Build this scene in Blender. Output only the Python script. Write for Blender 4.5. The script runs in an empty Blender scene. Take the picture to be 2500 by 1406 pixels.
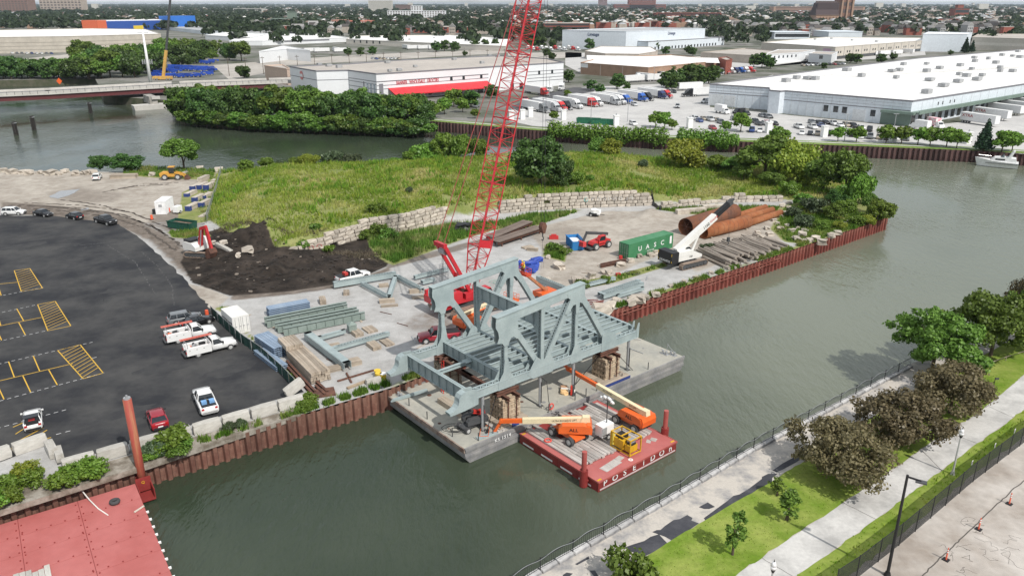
import bpy,math,random
import numpy as np
from mathutils import Vector,Matrix
R_=math.radians
rnd=random.Random(7)
nrs=np.random.RandomState(5)
scene=bpy.context.scene
CAM_H=44.0;FPX=1900.0;PITCH=math.atan(695.0/FPX)
cam=bpy.data.cameras.new('camera');cam.sensor_width=36.0;cam.lens=36.0*FPX/2500.0
cam.clip_start=0.5;cam.clip_end=60000.0
camo=bpy.data.objects.new('camera',cam);scene.collection.objects.link(camo)
camo.location=(0,0,CAM_H);camo.rotation_euler=(math.pi/2-PITCH,0,0)
scene.camera=camo
SUN_DIR=Vector((-0.60,0.72,-1.02)).normalized()
SUN_EL=math.asin(-SUN_DIR.z);SUN_AZ=math.atan2(-SUN_DIR.x,-SUN_DIR.y)
world=bpy.data.worlds.new('World');scene.world=world;world.use_nodes=True
wn=world.node_tree;wn.nodes.clear()
def wnode(t,**k):
 n=wn.nodes.new(t)
 for a,b in k.items():setattr(n,a,b)
 return n
sky=wnode('ShaderNodeTexSky',sky_type='NISHITA',sun_disc=False,sun_elevation=SUN_EL,sun_rotation=SUN_AZ)
sky.air_density=1.0;sky.dust_density=0.6;sky.ozone_density=1.0
tc=wnode('ShaderNodeTexCoord');mp=wnode('ShaderNodeMapping');mp.inputs['Scale'].default_value=(1.6,1.6,4.5)
cn=wnode('ShaderNodeTexNoise');cn.inputs['Scale'].default_value=1.7;cn.inputs['Detail'].default_value=7;cn.inputs['Roughness'].default_value=0.58
cr=wnode('ShaderNodeValToRGB');cr.color_ramp.elements[0].position=0.36;cr.color_ramp.elements[1].position=0.62
cr.color_ramp.elements[0].color=(0.25,0.25,0.25,1);cr.color_ramp.elements[1].color=(1,1,1,1)
cm=wnode('ShaderNodeMixRGB');cm.inputs[2].default_value=(13.5,14.2,14.8,1)
bg=wnode('ShaderNodeBackground');bg.inputs[1].default_value=0.062;wo=wnode('ShaderNodeOutputWorld')
wl=wn.links.new
wl(tc.outputs['Generated'],mp.inputs[0]);wl(mp.outputs[0],cn.inputs['Vector']);wl(cn.outputs['Fac'],cr.inputs[0])
wl(cr.outputs[0],cm.inputs[0]);wl(sky.outputs[0],cm.inputs[1]);wl(cm.outputs[0],bg.inputs[0]);wl(bg.outputs[0],wo.inputs[0])
sun=bpy.data.lights.new('sun','SUN');sun.energy=3.6;sun.angle=R_(0.8);sun.color=(1.0,0.955,0.89)
suno=bpy.data.objects.new('sun',sun);scene.collection.objects.link(suno)
suno.rotation_euler=SUN_DIR.to_track_quat('-Z','Y').to_euler();suno.location=(60,-60,120)
scene.view_settings.view_transform='Standard';scene.view_settings.look='None'
scene.view_settings.exposure=0.12;scene.view_settings.gamma=1.0
scene.render.engine='CYCLES'
scene.cycles.max_bounces=6;scene.cycles.diffuse_bounces=2;scene.cycles.glossy_bounces=3
scene.cycles.transmission_bounces=4;scene.cycles.transparent_max_bounces=6
scene.cycles.caustics_reflective=False;scene.cycles.caustics_refractive=False
def P(u,v,z=0.0):
 """the point on the level z that the photograph shows at pixel (u, v)"""
 dx=(u-1250)/FPX;dy=(v-703)/FPX
 c,s=math.cos(PITCH),math.sin(PITCH)
 d=Vector((dx,c-dy*s,-s-dy*c));t=(z-CAM_H)/d.z
 return Vector((d.x*t,d.y*t,z))
def ang(a,b):return math.atan2(b[1]-a[1],b[0]-a[0])
MATS={}
def M(name,col,rough=0.75,metal=0.0,var=0.14,scale=1.2,col2=None,amt=0.5,bump=0.0,bscale=8.0,spec=0.4,coat=0.0,stretch=None,rand=0.0,fine=0.06):
 """procedural paint / stone / wood: two scales of noise, optional second colour in patches, optional relief"""
 if name in MATS:return MATS[name]
 m=bpy.data.materials.new(name);m.use_nodes=True;MATS[name]=m
 nt=m.node_tree;N=nt.nodes;L=nt.links.new;b=N['Principled BSDF']
 t=N.new('ShaderNodeTexCoord');mpn=N.new('ShaderNodeMapping');L(t.outputs['Object'],mpn.inputs[0])
 if stretch:mpn.inputs['Scale'].default_value=stretch
 n1=N.new('ShaderNodeTexNoise');n1.inputs['Scale'].default_value=scale;n1.inputs['Detail'].default_value=6;n1.inputs['Roughness'].default_value=0.62
 L(mpn.outputs[0],n1.inputs['Vector'])
 r=N.new('ShaderNodeValToRGB');e=r.color_ramp.elements
 c2=col2 if col2 else tuple(min(1,c*(1+var)) for c in col);c1=col if col2 else tuple(c*(1-var) for c in col)
 e[0].color=(*c1,1);e[1].color=(*c2,1)
 if col2:e[0].position=max(0,0.5-0.12-(amt-0.5)*0.5);e[1].position=min(1,0.5+0.12-(amt-0.5)*0.5)
 else :e[0].position=0.3;e[1].position=0.7
 L(n1.outputs['Fac'],r.inputs[0])
 n2=N.new('ShaderNodeTexNoise');n2.inputs['Scale'].default_value=scale*9;n2.inputs['Detail'].default_value=4
 L(mpn.outputs[0],n2.inputs['Vector'])
 hv=N.new('ShaderNodeHueSaturation');L(r.outputs[0],hv.inputs['Color'])
 mr=N.new('ShaderNodeMapRange');mr.inputs['To Min'].default_value=1-fine*3;mr.inputs['To Max'].default_value=1+fine*3
 L(n2.outputs['Fac'],mr.inputs['Value']);src=mr.outputs[0]
 if rand:
  oi=N.new('ShaderNodeObjectInfo');m2=N.new('ShaderNodeMapRange');m2.inputs['To Min'].default_value=1-rand;m2.inputs['To Max'].default_value=1+rand
  L(oi.outputs['Random'],m2.inputs['Value']);mu=N.new('ShaderNodeMath');mu.operation='MULTIPLY'
  L(src,mu.inputs[0]);L(m2.outputs[0],mu.inputs[1]);src=mu.outputs[0]
 L(src,hv.inputs['Value']);L(hv.outputs[0],b.inputs['Base Color'])
 b.inputs['Roughness'].default_value=rough;b.inputs['Metallic'].default_value=metal;b.inputs['Specular IOR Level'].default_value=spec
 b.inputs['Coat Weight'].default_value=coat
 if bump:
  n3=N.new('ShaderNodeTexNoise');n3.inputs['Scale'].default_value=bscale;n3.inputs['Detail'].default_value=5;L(mpn.outputs[0],n3.inputs['Vector'])
  bp=N.new('ShaderNodeBump');bp.inputs['Strength'].default_value=min(1,bump);bp.inputs['Distance'].default_value=0.05
  L(n3.outputs['Fac'],bp.inputs['Height']);L(bp.outputs[0],b.inputs['Normal'])
 return m
COL=scene.collection
def link(name,me,parent=None,loc=None,rz=0.0):
 o=bpy.data.objects.new(name,me);COL.objects.link(o)
 if parent is not None:o.parent=parent
 if loc is not None:o.location=loc
 if rz:o.rotation_euler=(0,0,rz)
 return o
def tag(o,label=None,cat=None,group=None,kind=None):
 if label:o['label']=label
 if cat:o['category']=cat
 if group:o['group']=group
 if kind:o['kind']=kind
 return o
def thing(name,label,cat,loc=(0,0,0),rz=0.0,group=None):
 o=bpy.data.objects.new(name,None);o.empty_display_size=0.2;COL.objects.link(o);o.location=loc;o.rotation_euler=(0,0,rz)
 return tag(o,label,cat,group)
def copy_tree(o,loc=None,rz=None,parent=None,label=None,scale=None):
 c=o.copy();COL.objects.link(c);c.parent=parent
 if loc is not None:c.location=loc
 if rz is not None:c.rotation_euler=(0,0,rz)
 if scale is not None:c.scale=scale if hasattr(scale,'__len__') else (scale,)*3
 if label:c['label']=label
 for ch in list(o.children):copy_tree(ch,parent=c)
 return c
class MB:
 """collects shapes and links them as one mesh"""
 def __init__(s):s.v=[];s.f=[];s.m=[];s.k=0
 def mat(s,k):s.k=k;return s
 def add(s,vs,fs):
  n=len(s.v);s.v+=[tuple(x) for x in vs]
  for f in fs:s.f.append(tuple(i+n for i in f));s.m.append(s.k)
  return s
 def box(s,c,d,rz=0.0,taper=1.0):
  hx,hy,hz=d[0]/2,d[1]/2,d[2]/2;cs,sn=math.cos(rz),math.sin(rz);V=[]
  for z,q in ((-hz,1.0),(hz,taper)):
   for x,y in ((-hx,-hy),(hx,-hy),(hx,hy),(-hx,hy)):
    x*=q;y*=q;V.append((c[0]+x*cs-y*sn,c[1]+x*sn+y*cs,c[2]+z))
  return s.add(V,BOXF)
 def bb(s,x0,x1,y0,y1,z0,z1):return s.box(((x0+x1)/2,(y0+y1)/2,(z0+z1)/2),(x1-x0,y1-y0,z1-z0))
 def frame(s,p0,p1,up=(0,0,1)):
  a=Vector(p0);d=Vector(p1)-a;L=d.length;d.normalize();u=Vector(up)
  if abs(d.dot(u))>0.98:u=Vector((1,0,0))
  r=d.cross(u).normalized();u=r.cross(d).normalized();return a,d,r,u,L
 def beam(s,p0,p1,w,h,up=(0,0,1)):
  a,d,r,u,L=s.frame(p0,p1,up);V=[]
  for q in (a,a+d*L):
   for i,j in ((-1,-1),(1,-1),(1,1),(-1,1)):V.append(q+r*(i*w/2)+u*(j*h/2))
  return s.add(V,BOXF)
 def ibeam(s,p0,p1,w,h,t=0.05,up=(0,0,1)):
  a,d,r,u,L=s.frame(p0,p1,up);b=a+d*L;o=u*(h/2-t/2)
  s.beam(a+o,b+o,w,t,u);s.beam(a-o,b-o,w,t,u);s.beam(a,b,t*0.8,h-2*t,u);return s
 def tube(s,p0,p1,r0,r1=None,n=8,cap=True):
  r1=r0 if r1 is None else r1;a,d,r,u,L=s.frame(p0,p1);V=[]
  for q,rr in ((a,r0),(a+d*L,r1)):
   for i in range(n):
    t=2*math.pi*i/n;V.append(q+(r*math.cos(t)+u*math.sin(t))*rr)
  F=[(i,(i+1)%n,n+(i+1)%n,n+i) for i in range(n)]
  if cap:F+=[tuple(range(n-1,-1,-1)),tuple(range(n,2*n))]
  return s.add(V,F)
 def pipe(s,p0,p1,r,wall,n=24):
  a,d,rr,u,L=s.frame(p0,p1);V=[]
  for q,q2 in ((a,r),(a+d*L,r),(a+d*L,r-wall),(a,r-wall)):
   for i in range(n):
    t=2*math.pi*i/n;V.append(q+(rr*math.cos(t)+u*math.sin(t))*q2)
  F=[]
  for k in range(4):
   for i in range(n):F.append((k*n+i,k*n+(i+1)%n,((k+1)%4)*n+(i+1)%n,((k+1)%4)*n+i))
  return s.add(V,F)
 def path(s,pts,r,n=5):
  for a,b in zip(pts,pts[1:]):s.tube(a,b,r,n=n,cap=True)
  return s
 def prism(s,poly,z0,z1):
  n=len(poly);A=sum(poly[i][0]*poly[(i+1)%n][1]-poly[(i+1)%n][0]*poly[i][1] for i in range(n))
  if A<0:poly=poly[::-1]
  V=[(p[0],p[1],z0) for p in poly]+[(p[0],p[1],z1) for p in poly]
  return s.add(V,[(i,(i+1)%n,n+(i+1)%n,n+i) for i in range(n)]+[tuple(range(n-1,-1,-1)),tuple(range(n,2*n))])
 def side(s,prof,y0,y1):
  """profile in x,z pushed from y0 to y1"""
  n=len(prof);A=sum(prof[i][0]*prof[(i+1)%n][1]-prof[(i+1)%n][0]*prof[i][1] for i in range(n))
  if A<0:prof=prof[::-1]
  V=[(p[0],y0,p[1]) for p in prof]+[(p[0],y1,p[1]) for p in prof]
  return s.add(V,[(i,(i+1)%n,n+(i+1)%n,n+i) for i in range(n)]+[tuple(range(n-1,-1,-1)),tuple(range(n,2*n))])
 def loft(s,rings,cap=True):
  n=len(rings[0]);V=[p for r in rings for p in r];F=[]
  for k in range(len(rings)-1):
   for i in range(n):F.append((k*n+i,k*n+(i+1)%n,(k+1)*n+(i+1)%n,(k+1)*n+i))
  if cap:F+=[tuple(range(n-1,-1,-1)),tuple(range((len(rings)-1)*n,len(rings)*n))]
  return s.add(V,F)
 def mesh(s,name,mats,smooth=False):
  me=bpy.data.meshes.new(name);me.from_pydata(s.v,[],s.f)
  if not isinstance(mats,(list,tuple)):mats=[mats]
  for m in mats:me.materials.append(m)
  if len(mats)>1:me.polygons.foreach_set('material_index',s.m)
  if smooth:me.polygons.foreach_set('use_smooth',[True]*len(me.polygons))
  me.update();return me
 def build(s,name,mats,parent=None,smooth=False,loc=None,rz=0.0):
  return link(name,s.mesh(name,mats,smooth),parent,loc,rz)
BOXF=[(3,2,1,0),(4,5,6,7),(0,1,5,4),(1,2,6,5),(2,3,7,6),(3,0,4,7)]
def npmesh(name,verts,quads,mat,parent=None,smooth=False,uvcol=None):
 """fast mesh of quads from arrays"""
 me=bpy.data.meshes.new(name);nq=len(quads);k=quads.shape[1]
 me.vertices.add(len(verts));me.vertices.foreach_set('co',np.asarray(verts,np.float32).ravel())
 me.loops.add(nq*k);me.loops.foreach_set('vertex_index',np.asarray(quads,np.int32).ravel())
 me.polygons.add(nq);me.polygons.foreach_set('loop_start',np.arange(0,nq*k,k,dtype=np.int32))
 me.materials.append(mat);me.update(calc_edges=True);me.validate()
 if smooth:me.polygons.foreach_set('use_smooth',np.ones(nq,bool))
 return me
def text(body,size,mat,parent,loc,rot,ext=0.01,align='CENTER',sx=1.0,name='lettering',space=1.0):
 c=bpy.data.curves.new(name,'FONT');c.body=body;c.size=size;c.extrude=ext;c.align_x=align;c.align_y='CENTER';c.space_character=space
 c.offset=size*0.012;c.materials.append(mat);c.resolution_u=3
 t_=bpy.data.objects.new('t',c);me=bpy.data.meshes.new_from_object(t_);bpy.data.objects.remove(t_);bpy.data.curves.remove(c)
 o=link(name,me,parent);o.location=loc;o.rotation_euler=rot;o.scale=(sx,1,1);return o
def sheet(name,pts,z,mat,parent=None,kind='structure',label=None):
 """a flat polygon on the level z; pts are pixels or world points"""
 w=[(p[0],p[1]) for p in pts];n=len(w)
 A=sum(w[i][0]*w[(i+1)%n][1]-w[(i+1)%n][0]*w[i][1] for i in range(n))
 if A<0:w=w[::-1]
 me=bpy.data.meshes.new(name);me.from_pydata([(x,y,z) for x,y in w],[],[tuple(range(n))]);me.materials.append(mat);me.update()
 o=link(name,me,parent)
 if parent is None:tag(o,label,None,None,kind)
 return o
def px(L,z=0.0):return [P(u,v,z) for u,v in L]
SA=R_(39.5);E1=Vector((math.cos(SA),math.sin(SA),0));E2=Vector((-math.sin(SA),math.cos(SA),0))
WATER=-2.8;FARZ=0.8
def sdist(poly,X,Y):
 """signed distance to a polygon (positive inside), on arrays"""
 X=np.asarray(X,float);Y=np.asarray(Y,float);d=np.full(X.shape,1e9);ins=np.zeros(X.shape,bool);n=len(poly)
 for i in range(n):
  ax,ay=poly[i][0],poly[i][1];bx,by=poly[(i+1)%n][0],poly[(i+1)%n][1]
  ex,ey=bx-ax,by-ay;t=np.clip(((X-ax)*ex+(Y-ay)*ey)/(ex*ex+ey*ey+1e-12),0,1)
  d=np.minimum(d,np.hypot(X-ax-t*ex,Y-ay-t*ey))
  c=((ay>Y)!=(by>Y))&(X<(bx-ax)*(Y-ay)/(by-ay+1e-12)+ax);ins^=c
 return np.where(ins,d,-d)
def ldist(line,X,Y):
 d=np.full(np.shape(X),1e9)
 for a,b in zip(line,line[1:]):
  ex,ey=b[0]-a[0],b[1]-a[1];t=np.clip(((X-a[0])*ex+(Y-a[1])*ey)/(ex*ex+ey*ey+1e-12),0,1)
  d=np.minimum(d,np.hypot(X-a[0]-t*ex,Y-a[1]-t*ey))
 return d
def sstep(a,b,x):t=np.clip((x-a)/(b-a),0,1);return t*t*(3-2*t)
def vnoise(X,Y,s,seed=0):
 """cheap value noise on arrays"""
 x=np.asarray(X)/s;y=np.asarray(Y)/s;xi=np.floor(x).astype(int);yi=np.floor(y).astype(int);fx=x-xi;fy=y-yi
 fx=fx*fx*(3-2*fx);fy=fy*fy*(3-2*fy)
 def h(i,j):
  k=(i*374761393+j*668265263+seed*974711)&0x7fffffff;k=((k^(k>>13))*1274126177)&0x7fffffff;return ((k^(k>>16))&0xffff)/65535.0
 return (h(xi,yi)*(1-fx)+h(xi+1,yi)*fx)*(1-fy)+(h(xi,yi+1)*(1-fx)+h(xi+1,yi+1)*fx)*fy
NEAR=[Vector((-95,27.2,0)),Vector((-37.3,68.8,0))]+px([(740,1010),(960,945),(1030,918),(1510,752),(1900,622),(2165,530)])
BACK=px([(2172,512),(2125,472),(2045,428),(1900,398),(1700,388),(1450,386),(1200,392),(1000,408),(800,415),(540,418),(330,420),(0,417),(-800,417)])
PEN=NEAR+BACK+[Vector((-260,60,0))]
PLAT=px([(528,424),(508,540),(560,572),(650,590),(682,626),(790,605),(900,575),(1000,560),(1090,535),(1150,532),(1215,520),(1300,512),(1450,505),(1580,500),(1640,499),(1750,492),(1905,490),(1990,500)])+BACK[1:10]
FENCEL=px([(528,424),(508,540),(560,572),(640,590)])
DIRT=px([(480,605),(510,580),(570,568),(650,585),(690,630),(790,620),(880,618),(925,648),(850,680),(700,700),(570,710),(480,685)])
def ground_h(X,Y):
 d=sdist(PLAT,X,Y);db=ldist(BACK,X,Y);dl=ldist(FENCEL,X,Y)
 w3=sstep(26,44,X)
 top=(3.25-2.2*w3)*sstep(0.0,9.0,db)*(0.25+0.75*sstep(0,16,dl))
 z=top*sstep(-0.2,0.8,d)+0.35*(vnoise(X,Y,7,3)-0.5)*sstep(0,4,d)
 dm=sstep(0,2.5,sdist(DIRT,X,Y));z=z+dm*(1.5*vnoise(X,Y,3.2,21)**2+.6*vnoise(X,Y,1.3,22)-.3)
 for u,v,h,r in ((645,592,4.2,4.8),(600,598,3.0,3.6),(575,610,1.6,3.0),(690,622,1.5,4.0),(740,632,1.2,4.5),(820,640,1.0,4.0),(530,600,0.8,3.0),(1592,524,1.2,2.6),(1578,531,.7,2.2)):
  c=P(u,v);z=np.maximum(z,h*np.exp(-((X-c.x)**2+(Y-c.y)**2)/(r*r))*(0.75+0.5*vnoise(X,Y,1.3,9)))
 return z
def gz(p):return float(ground_h(np.array([p[0]]),np.array([p[1]]))[0])
step=0.75
xs=np.arange(-262,96,step);ys=np.arange(26,245,step);GX,GY=np.meshgrid(xs,ys)
SD=sdist(PEN,GX,GY);keep=SD>-step*1.45
idx=-np.ones(GX.shape,int);idx[keep]=np.arange(keep.sum());X=GX[keep].copy();Y=GY[keep].copy();D=SD[keep]
g=0.05
out=D<0.0
for _ in range(3):
 dd=sdist(PEN,X[out],Y[out]);gx=(sdist(PEN,X[out]+g,Y[out])-dd)/g;gy=(sdist(PEN,X[out],Y[out]+g)-dd)/g
 X[out]-=gx*dd*0.98;Y[out]-=gy*dd*0.98
Z=ground_h(X,Y);Z[D<0.3]=np.minimum(Z[D<0.3],0.0)
a=idx[:-1,:-1];b=idx[:-1,1:];c=idx[1:,1:];d=idx[1:,:-1];ok=(a>=0)&(b>=0)&(c>=0)&(d>=0)
quads=np.stack([a[ok],b[ok],c[ok],d[ok]],1)
def pmask(poly,soft=1.5):return sstep(-soft,soft,sdist(px(poly),X,Y))
m_grass=np.maximum.reduce([sstep(-0.6,0.8,sdist(PLAT,X,Y)),pmask([(895,580),(1090,545),(1215,540),(1290,520),(1420,512),(1330,545),(1285,560),(1205,562),(1130,585),(960,648),(915,625)]),pmask([(1590,512),(1750,502),(1905,505),(1960,490),(2040,420),(2130,470),(2185,515),(2165,534),(2100,556),(1960,596),(1915,590),(1880,560),(1905,520),(1700,524)]),pmask([(1330,600),(1385,600),(1380,640),(1325,625)],1),pmask([(300,400),(530,412),(520,440),(400,436),(300,428)],1),pmask([(408,566),(500,560),(515,578),(470,584),(420,580)],.8),pmask([(500,445),(530,430),(515,540),(455,548),(430,560),(445,470)],.8),pmask([(1400,690),(1500,672),(1620,640),(1630,650),(1500,690),(1390,712)],.6),sstep(1.7,0.4,ldist(NEAR[3:],X,Y))*(0.35+0.5*vnoise(X,Y,5,11)),pmask([(515,752),(560,770),(610,830),(720,945),(740,935),(640,835),(590,800),(560,745)],.5)*.8])
m_dirt=pmask([(470,600),(500,568),(560,552),(650,566),(684,612),(790,596),(895,572),(960,600),(945,650),(860,688),(700,712),(560,722),(470,690),(440,640)],1.0)
m_mud=np.maximum.reduce([pmask([(0,492),(120,500),(250,515),(345,540),(440,590),(480,640),(470,690),(430,655),(365,590),(290,556),(150,532),(0,522)],2.5)*.85,pmask([(370,500),(520,490),(510,570),(480,610),(420,590),(340,550)],3)*.55,pmask([(90,470),(200,452),(330,470),(300,500),(120,500)],4)*.5,pmask([(560,715),(720,705),(860,685),(950,650),(960,660),(860,700),(700,722),(560,735)],1)*.7,pmask([(1280,560),(1400,548),(1470,570),(1450,590),(1330,600),(1260,590)],2.5)*.45,pmask([(1010,760),(1120,745),(1130,800),(1050,830),(960,800)],2)*.5,pmask([(930,645),(1140,590),(1260,565),(1260,575),(1100,620),(940,660)],1)*.6])
m_sand=np.maximum.reduce([pmask([(-400,405),(420,425),(520,440),(500,540),(330,545),(0,505),(-400,500)],3),pmask([(1290,560),(1480,515),(1650,520),(1900,520),(1980,560),(1700,665),(1640,610),(1500,670),(1390,715),(1310,680),(1330,620)],2.0),pmask([(440,690),(500,700),(560,725),(520,760),(470,725)],1)])
def attr_mat():
 m=bpy.data.materials.new('yard_ground');m.use_nodes=True;nt=m.node_tree;N=nt.nodes;L=nt.links.new;bs=N['Principled BSDF']
 t=N.new('ShaderNodeTexCoord')
 def noise(s,det=6,rough=.6):
  n=N.new('ShaderNodeTexNoise');n.inputs['Scale'].default_value=s;n.inputs['Detail'].default_value=det;n.inputs['Roughness'].default_value=rough;L(t.outputs['Object'],n.inputs['Vector']);return n.outputs['Fac']
 def ramp(src,c1,c2,a=.35,b=.65):
  r=N.new('ShaderNodeValToRGB');e=r.color_ramp.elements;e[0].color=(*c1,1);e[1].color=(*c2,1);e[0].position=a;e[1].position=b;L(src,r.inputs[0]);return r.outputs[0]
 nb=noise(.09,5);nm=noise(.55,7,.65);nf=noise(5,5,.7)
 def mask(name,k=.7):
  at=N.new('ShaderNodeAttribute');at.attribute_name=name
  a1=N.new('ShaderNodeMath');a1.operation='MULTIPLY_ADD';L(nm,a1.inputs[0]);a1.inputs[1].default_value=k;L(at.outputs['Fac'],a1.inputs[2])
  mr=N.new('ShaderNodeMapRange');mr.interpolation_type='SMOOTHSTEP';mr.inputs['From Min'].default_value=.32+k*.5;mr.inputs['From Max'].default_value=.66+k*.5;L(a1.outputs[0],mr.inputs['Value']);return mr.outputs[0]
 def mix(f,c1,c2,blend='MIX'):
  x=N.new('ShaderNodeMixRGB');x.blend_type=blend
  if isinstance(f,float):x.inputs[0].default_value=f
  else :L(f,x.inputs[0])
  L(c1,x.inputs[1]);L(c2,x.inputs[2]);return x.outputs[0]
 gravel=mix(.35,ramp(nm,(.36,.355,.345),(.50,.495,.485)),ramp(noise(.16,9,.72),(.22,.205,.19),(.56,.555,.545)))
 sand=mix(.4,ramp(nm,(.31,.265,.22),(.48,.44,.385)),ramp(noise(.13,8,.7),(.19,.16,.135),(.56,.52,.46)))
 mud=ramp(nm,(.105,.085,.07),(.24,.205,.175));dirt=mix(.5,ramp(nm,(.013,.011,.010),(.065,.051,.042),.3,.7),ramp(noise(.22,8,.7),(.008,.007,.006),(.10,.08,.066),.42,.72));grass=mix(.5,ramp(nm,(.14,.19,.045),(.26,.29,.09)),ramp(noise(.2,7,.7),(.14,.18,.05),(.36,.32,.17)))
 col=mix(mask('m_sand'),gravel,sand);col=mix(mask('m_mud'),col,mud);col=mix(mask('m_dirt',.5),col,dirt);col=mix(mask('m_grass',.5),col,grass)
 hv=N.new('ShaderNodeHueSaturation');L(col,hv.inputs['Color']);mr=N.new('ShaderNodeMapRange');mr.inputs['To Min'].default_value=.72;mr.inputs['To Max'].default_value=1.22;L(nf,mr.inputs['Value']);L(mr.outputs[0],hv.inputs['Value'])
 L(hv.outputs[0],bs.inputs['Base Color']);bs.inputs['Roughness'].default_value=.95;bs.inputs['Specular IOR Level'].default_value=.15
 bp=N.new('ShaderNodeBump');bp.inputs['Strength'].default_value=.6;bp.inputs['Distance'].default_value=.12;L(noise(1.6,8,.7),bp.inputs['Height']);L(bp.outputs[0],bs.inputs['Normal']);return m
gm=npmesh('peninsula_ground',np.stack([X,Y,Z],1),quads,attr_mat(),smooth=True)
for nme,arr in (('m_grass',m_grass),('m_dirt',m_dirt),('m_mud',m_mud),('m_sand',m_sand)):
 at=gm.attributes.new(nme,'FLOAT','POINT');at.data.foreach_set('value',np.asarray(arr,np.float32))
tag(link('ground',gm),kind='structure')
def water_mat():
 m=bpy.data.materials.new('river_water');m.use_nodes=True;nt=m.node_tree;N=nt.nodes;L=nt.links.new;bs=N['Principled BSDF']
 t=N.new('ShaderNodeTexCoord')
 def noise(s,sc,rz=0,det=4,rough=.55):
  mpn=N.new('ShaderNodeMapping');mpn.inputs['Scale'].default_value=sc;mpn.inputs['Rotation'].default_value=(0,0,rz);L(t.outputs['Object'],mpn.inputs[0])
  n=N.new('ShaderNodeTexNoise');n.inputs['Scale'].default_value=s;n.inputs['Detail'].default_value=det;n.inputs['Roughness'].default_value=rough;L(mpn.outputs[0],n.inputs['Vector']);return n.outputs['Fac']
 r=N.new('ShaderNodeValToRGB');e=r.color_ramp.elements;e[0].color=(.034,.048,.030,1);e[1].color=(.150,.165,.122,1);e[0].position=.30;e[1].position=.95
 sx=N.new('ShaderNodeSeparateXYZ');L(t.outputs['Object'],sx.inputs[0]);m1=N.new('ShaderNodeMapRange');m1.interpolation_type='SMOOTHSTEP';m1.inputs['From Min'].default_value=-12;m1.inputs['From Max'].default_value=75;L(sx.outputs['X'],m1.inputs['Value'])  # base colour lightens to the right: sun against cloud shade painted in, with silt
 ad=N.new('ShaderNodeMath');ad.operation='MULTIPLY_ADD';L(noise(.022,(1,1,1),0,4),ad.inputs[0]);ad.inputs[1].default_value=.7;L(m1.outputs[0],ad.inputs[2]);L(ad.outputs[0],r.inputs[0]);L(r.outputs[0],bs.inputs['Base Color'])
 bs.inputs['Roughness'].default_value=.035;bs.inputs['IOR'].default_value=1.38;bs.inputs['Specular IOR Level'].default_value=.5
 a=N.new('ShaderNodeMath');a.operation='MULTIPLY_ADD';L(noise(1.05,(1,.34,1),R_(24),3),a.inputs[0]);a.inputs[1].default_value=1.0
 b2=N.new('ShaderNodeMath');b2.operation='MULTIPLY_ADD';L(noise(2.6,(1,.6,1),R_(-30),3),b2.inputs[0]);b2.inputs[1].default_value=.32;L(noise(.12,(1,1,1),0,2),b2.inputs[2])
 L(b2.outputs[0],a.inputs[2])
 bp=N.new('ShaderNodeBump');bp.inputs['Distance'].default_value=.30;L(a.outputs[0],bp.inputs['Height']);wr=N.new('ShaderNodeMapRange');wr.inputs['From Min'].default_value=.38;wr.inputs['From Max'].default_value=.62;wr.inputs['To Min'].default_value=.14;wr.inputs['To Max'].default_value=.8;L(noise(.035,(1,.6,1),R_(40),3),wr.inputs['Value']);L(wr.outputs[0],bp.inputs['Strength']);L(bp.outputs[0],bs.inputs['Normal'])
 return m
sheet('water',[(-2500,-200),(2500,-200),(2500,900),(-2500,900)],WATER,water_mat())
FSHORE=px([(-900,212),(0,197),(232,192),(252,232),(330,240),(432,246),(440,281),(640,296),(1035,309)],FARZ)
FWALL=px([(1035,295),(1300,318),(1600,338),(1900,350),(2370,368),(2560,379),(3300,435)],FARZ)
far_mat=M('city_ground',(.065,.078,.045),.95,var=.3,scale=.03,col2=(.23,.22,.205),amt=.5,fine=.08)
sheet('far_ground',FSHORE+FWALL+[(900,200),(24000,200),(24000,30000),(-24000,30000),(-24000,500)],FARZ,far_mat)
def ragged(L,amp,n=6,seed=1):
 r=random.Random(seed);o=[]
 for a,b in zip(L,L[1:]):
  for i in range(n):
   t=i/n;q=a.lerp(b,t);o.append(Vector((q.x+r.uniform(-amp,amp),q.y+r.uniform(-amp,amp),0)))
 return o+[L[-1]]
asph=M('asphalt',(.026,.027,.031),.88,scale=.14,col2=(.066,.065,.064),amt=.5,bump=.25,bscale=25,fine=.05,spec=.25)
edge=ragged(px([(-500,512),(0,527),(140,528),(290,548),(340,580),(400,632),(450,682),(500,735),(522,762),(560,800),(640,872),(742,957)]),.22,7,4)
sheet('asphalt_lot',edge+px([(640,985),(400,1058),(140,1135),(125,1080),(0,1128)])+[Vector((-75,52,0)),Vector((-255,62,0))],0.04,asph)
BW=px([(1230,1440),(1310,1390),(1600,1230),(1830,1095),(2215,893),(2500,760),(2900,590)])
L1=px([(1420,1440),(1555,1371),(1721,1269),(1880,1177),(1980,1114),(2110,1030),(2270,935),(2500,815),(2900,640)])
L2=px([(1740,1440),(1860,1360),(2075,1216),(2195,1136),(2321,1046),(2372,1020),(2474,938),(2500,915),(2900,690)])
L3=px([(1885,1440),(1955,1400),(2139,1269),(2259,1178),(2387,1082),(2500,1000),(2900,760)])
L4=px([(2020,1440),(2072,1406),(2177,1325),(2359,1171),(2500,1065),(2900,790)])
def strip(A,B):return list(A)+list(reversed(B))
walk_mat=M('old_concrete_walk',(.50,.46,.41),.9,scale=.5,col2=(.22,.22,.23),amt=.35,bump=.3,bscale=14)
lawn_mat=M('lawn',(.14,.225,.025),.95,scale=.25,col2=(.27,.32,.075),amt=.5,bump=.6,bscale=20,spec=.1,fine=.1)
path_mat=M('pale_concrete_path',(.38,.37,.355),.9,scale=.3,col2=(.57,.555,.53),amt=.6,bump=.2,bscale=18)
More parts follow.
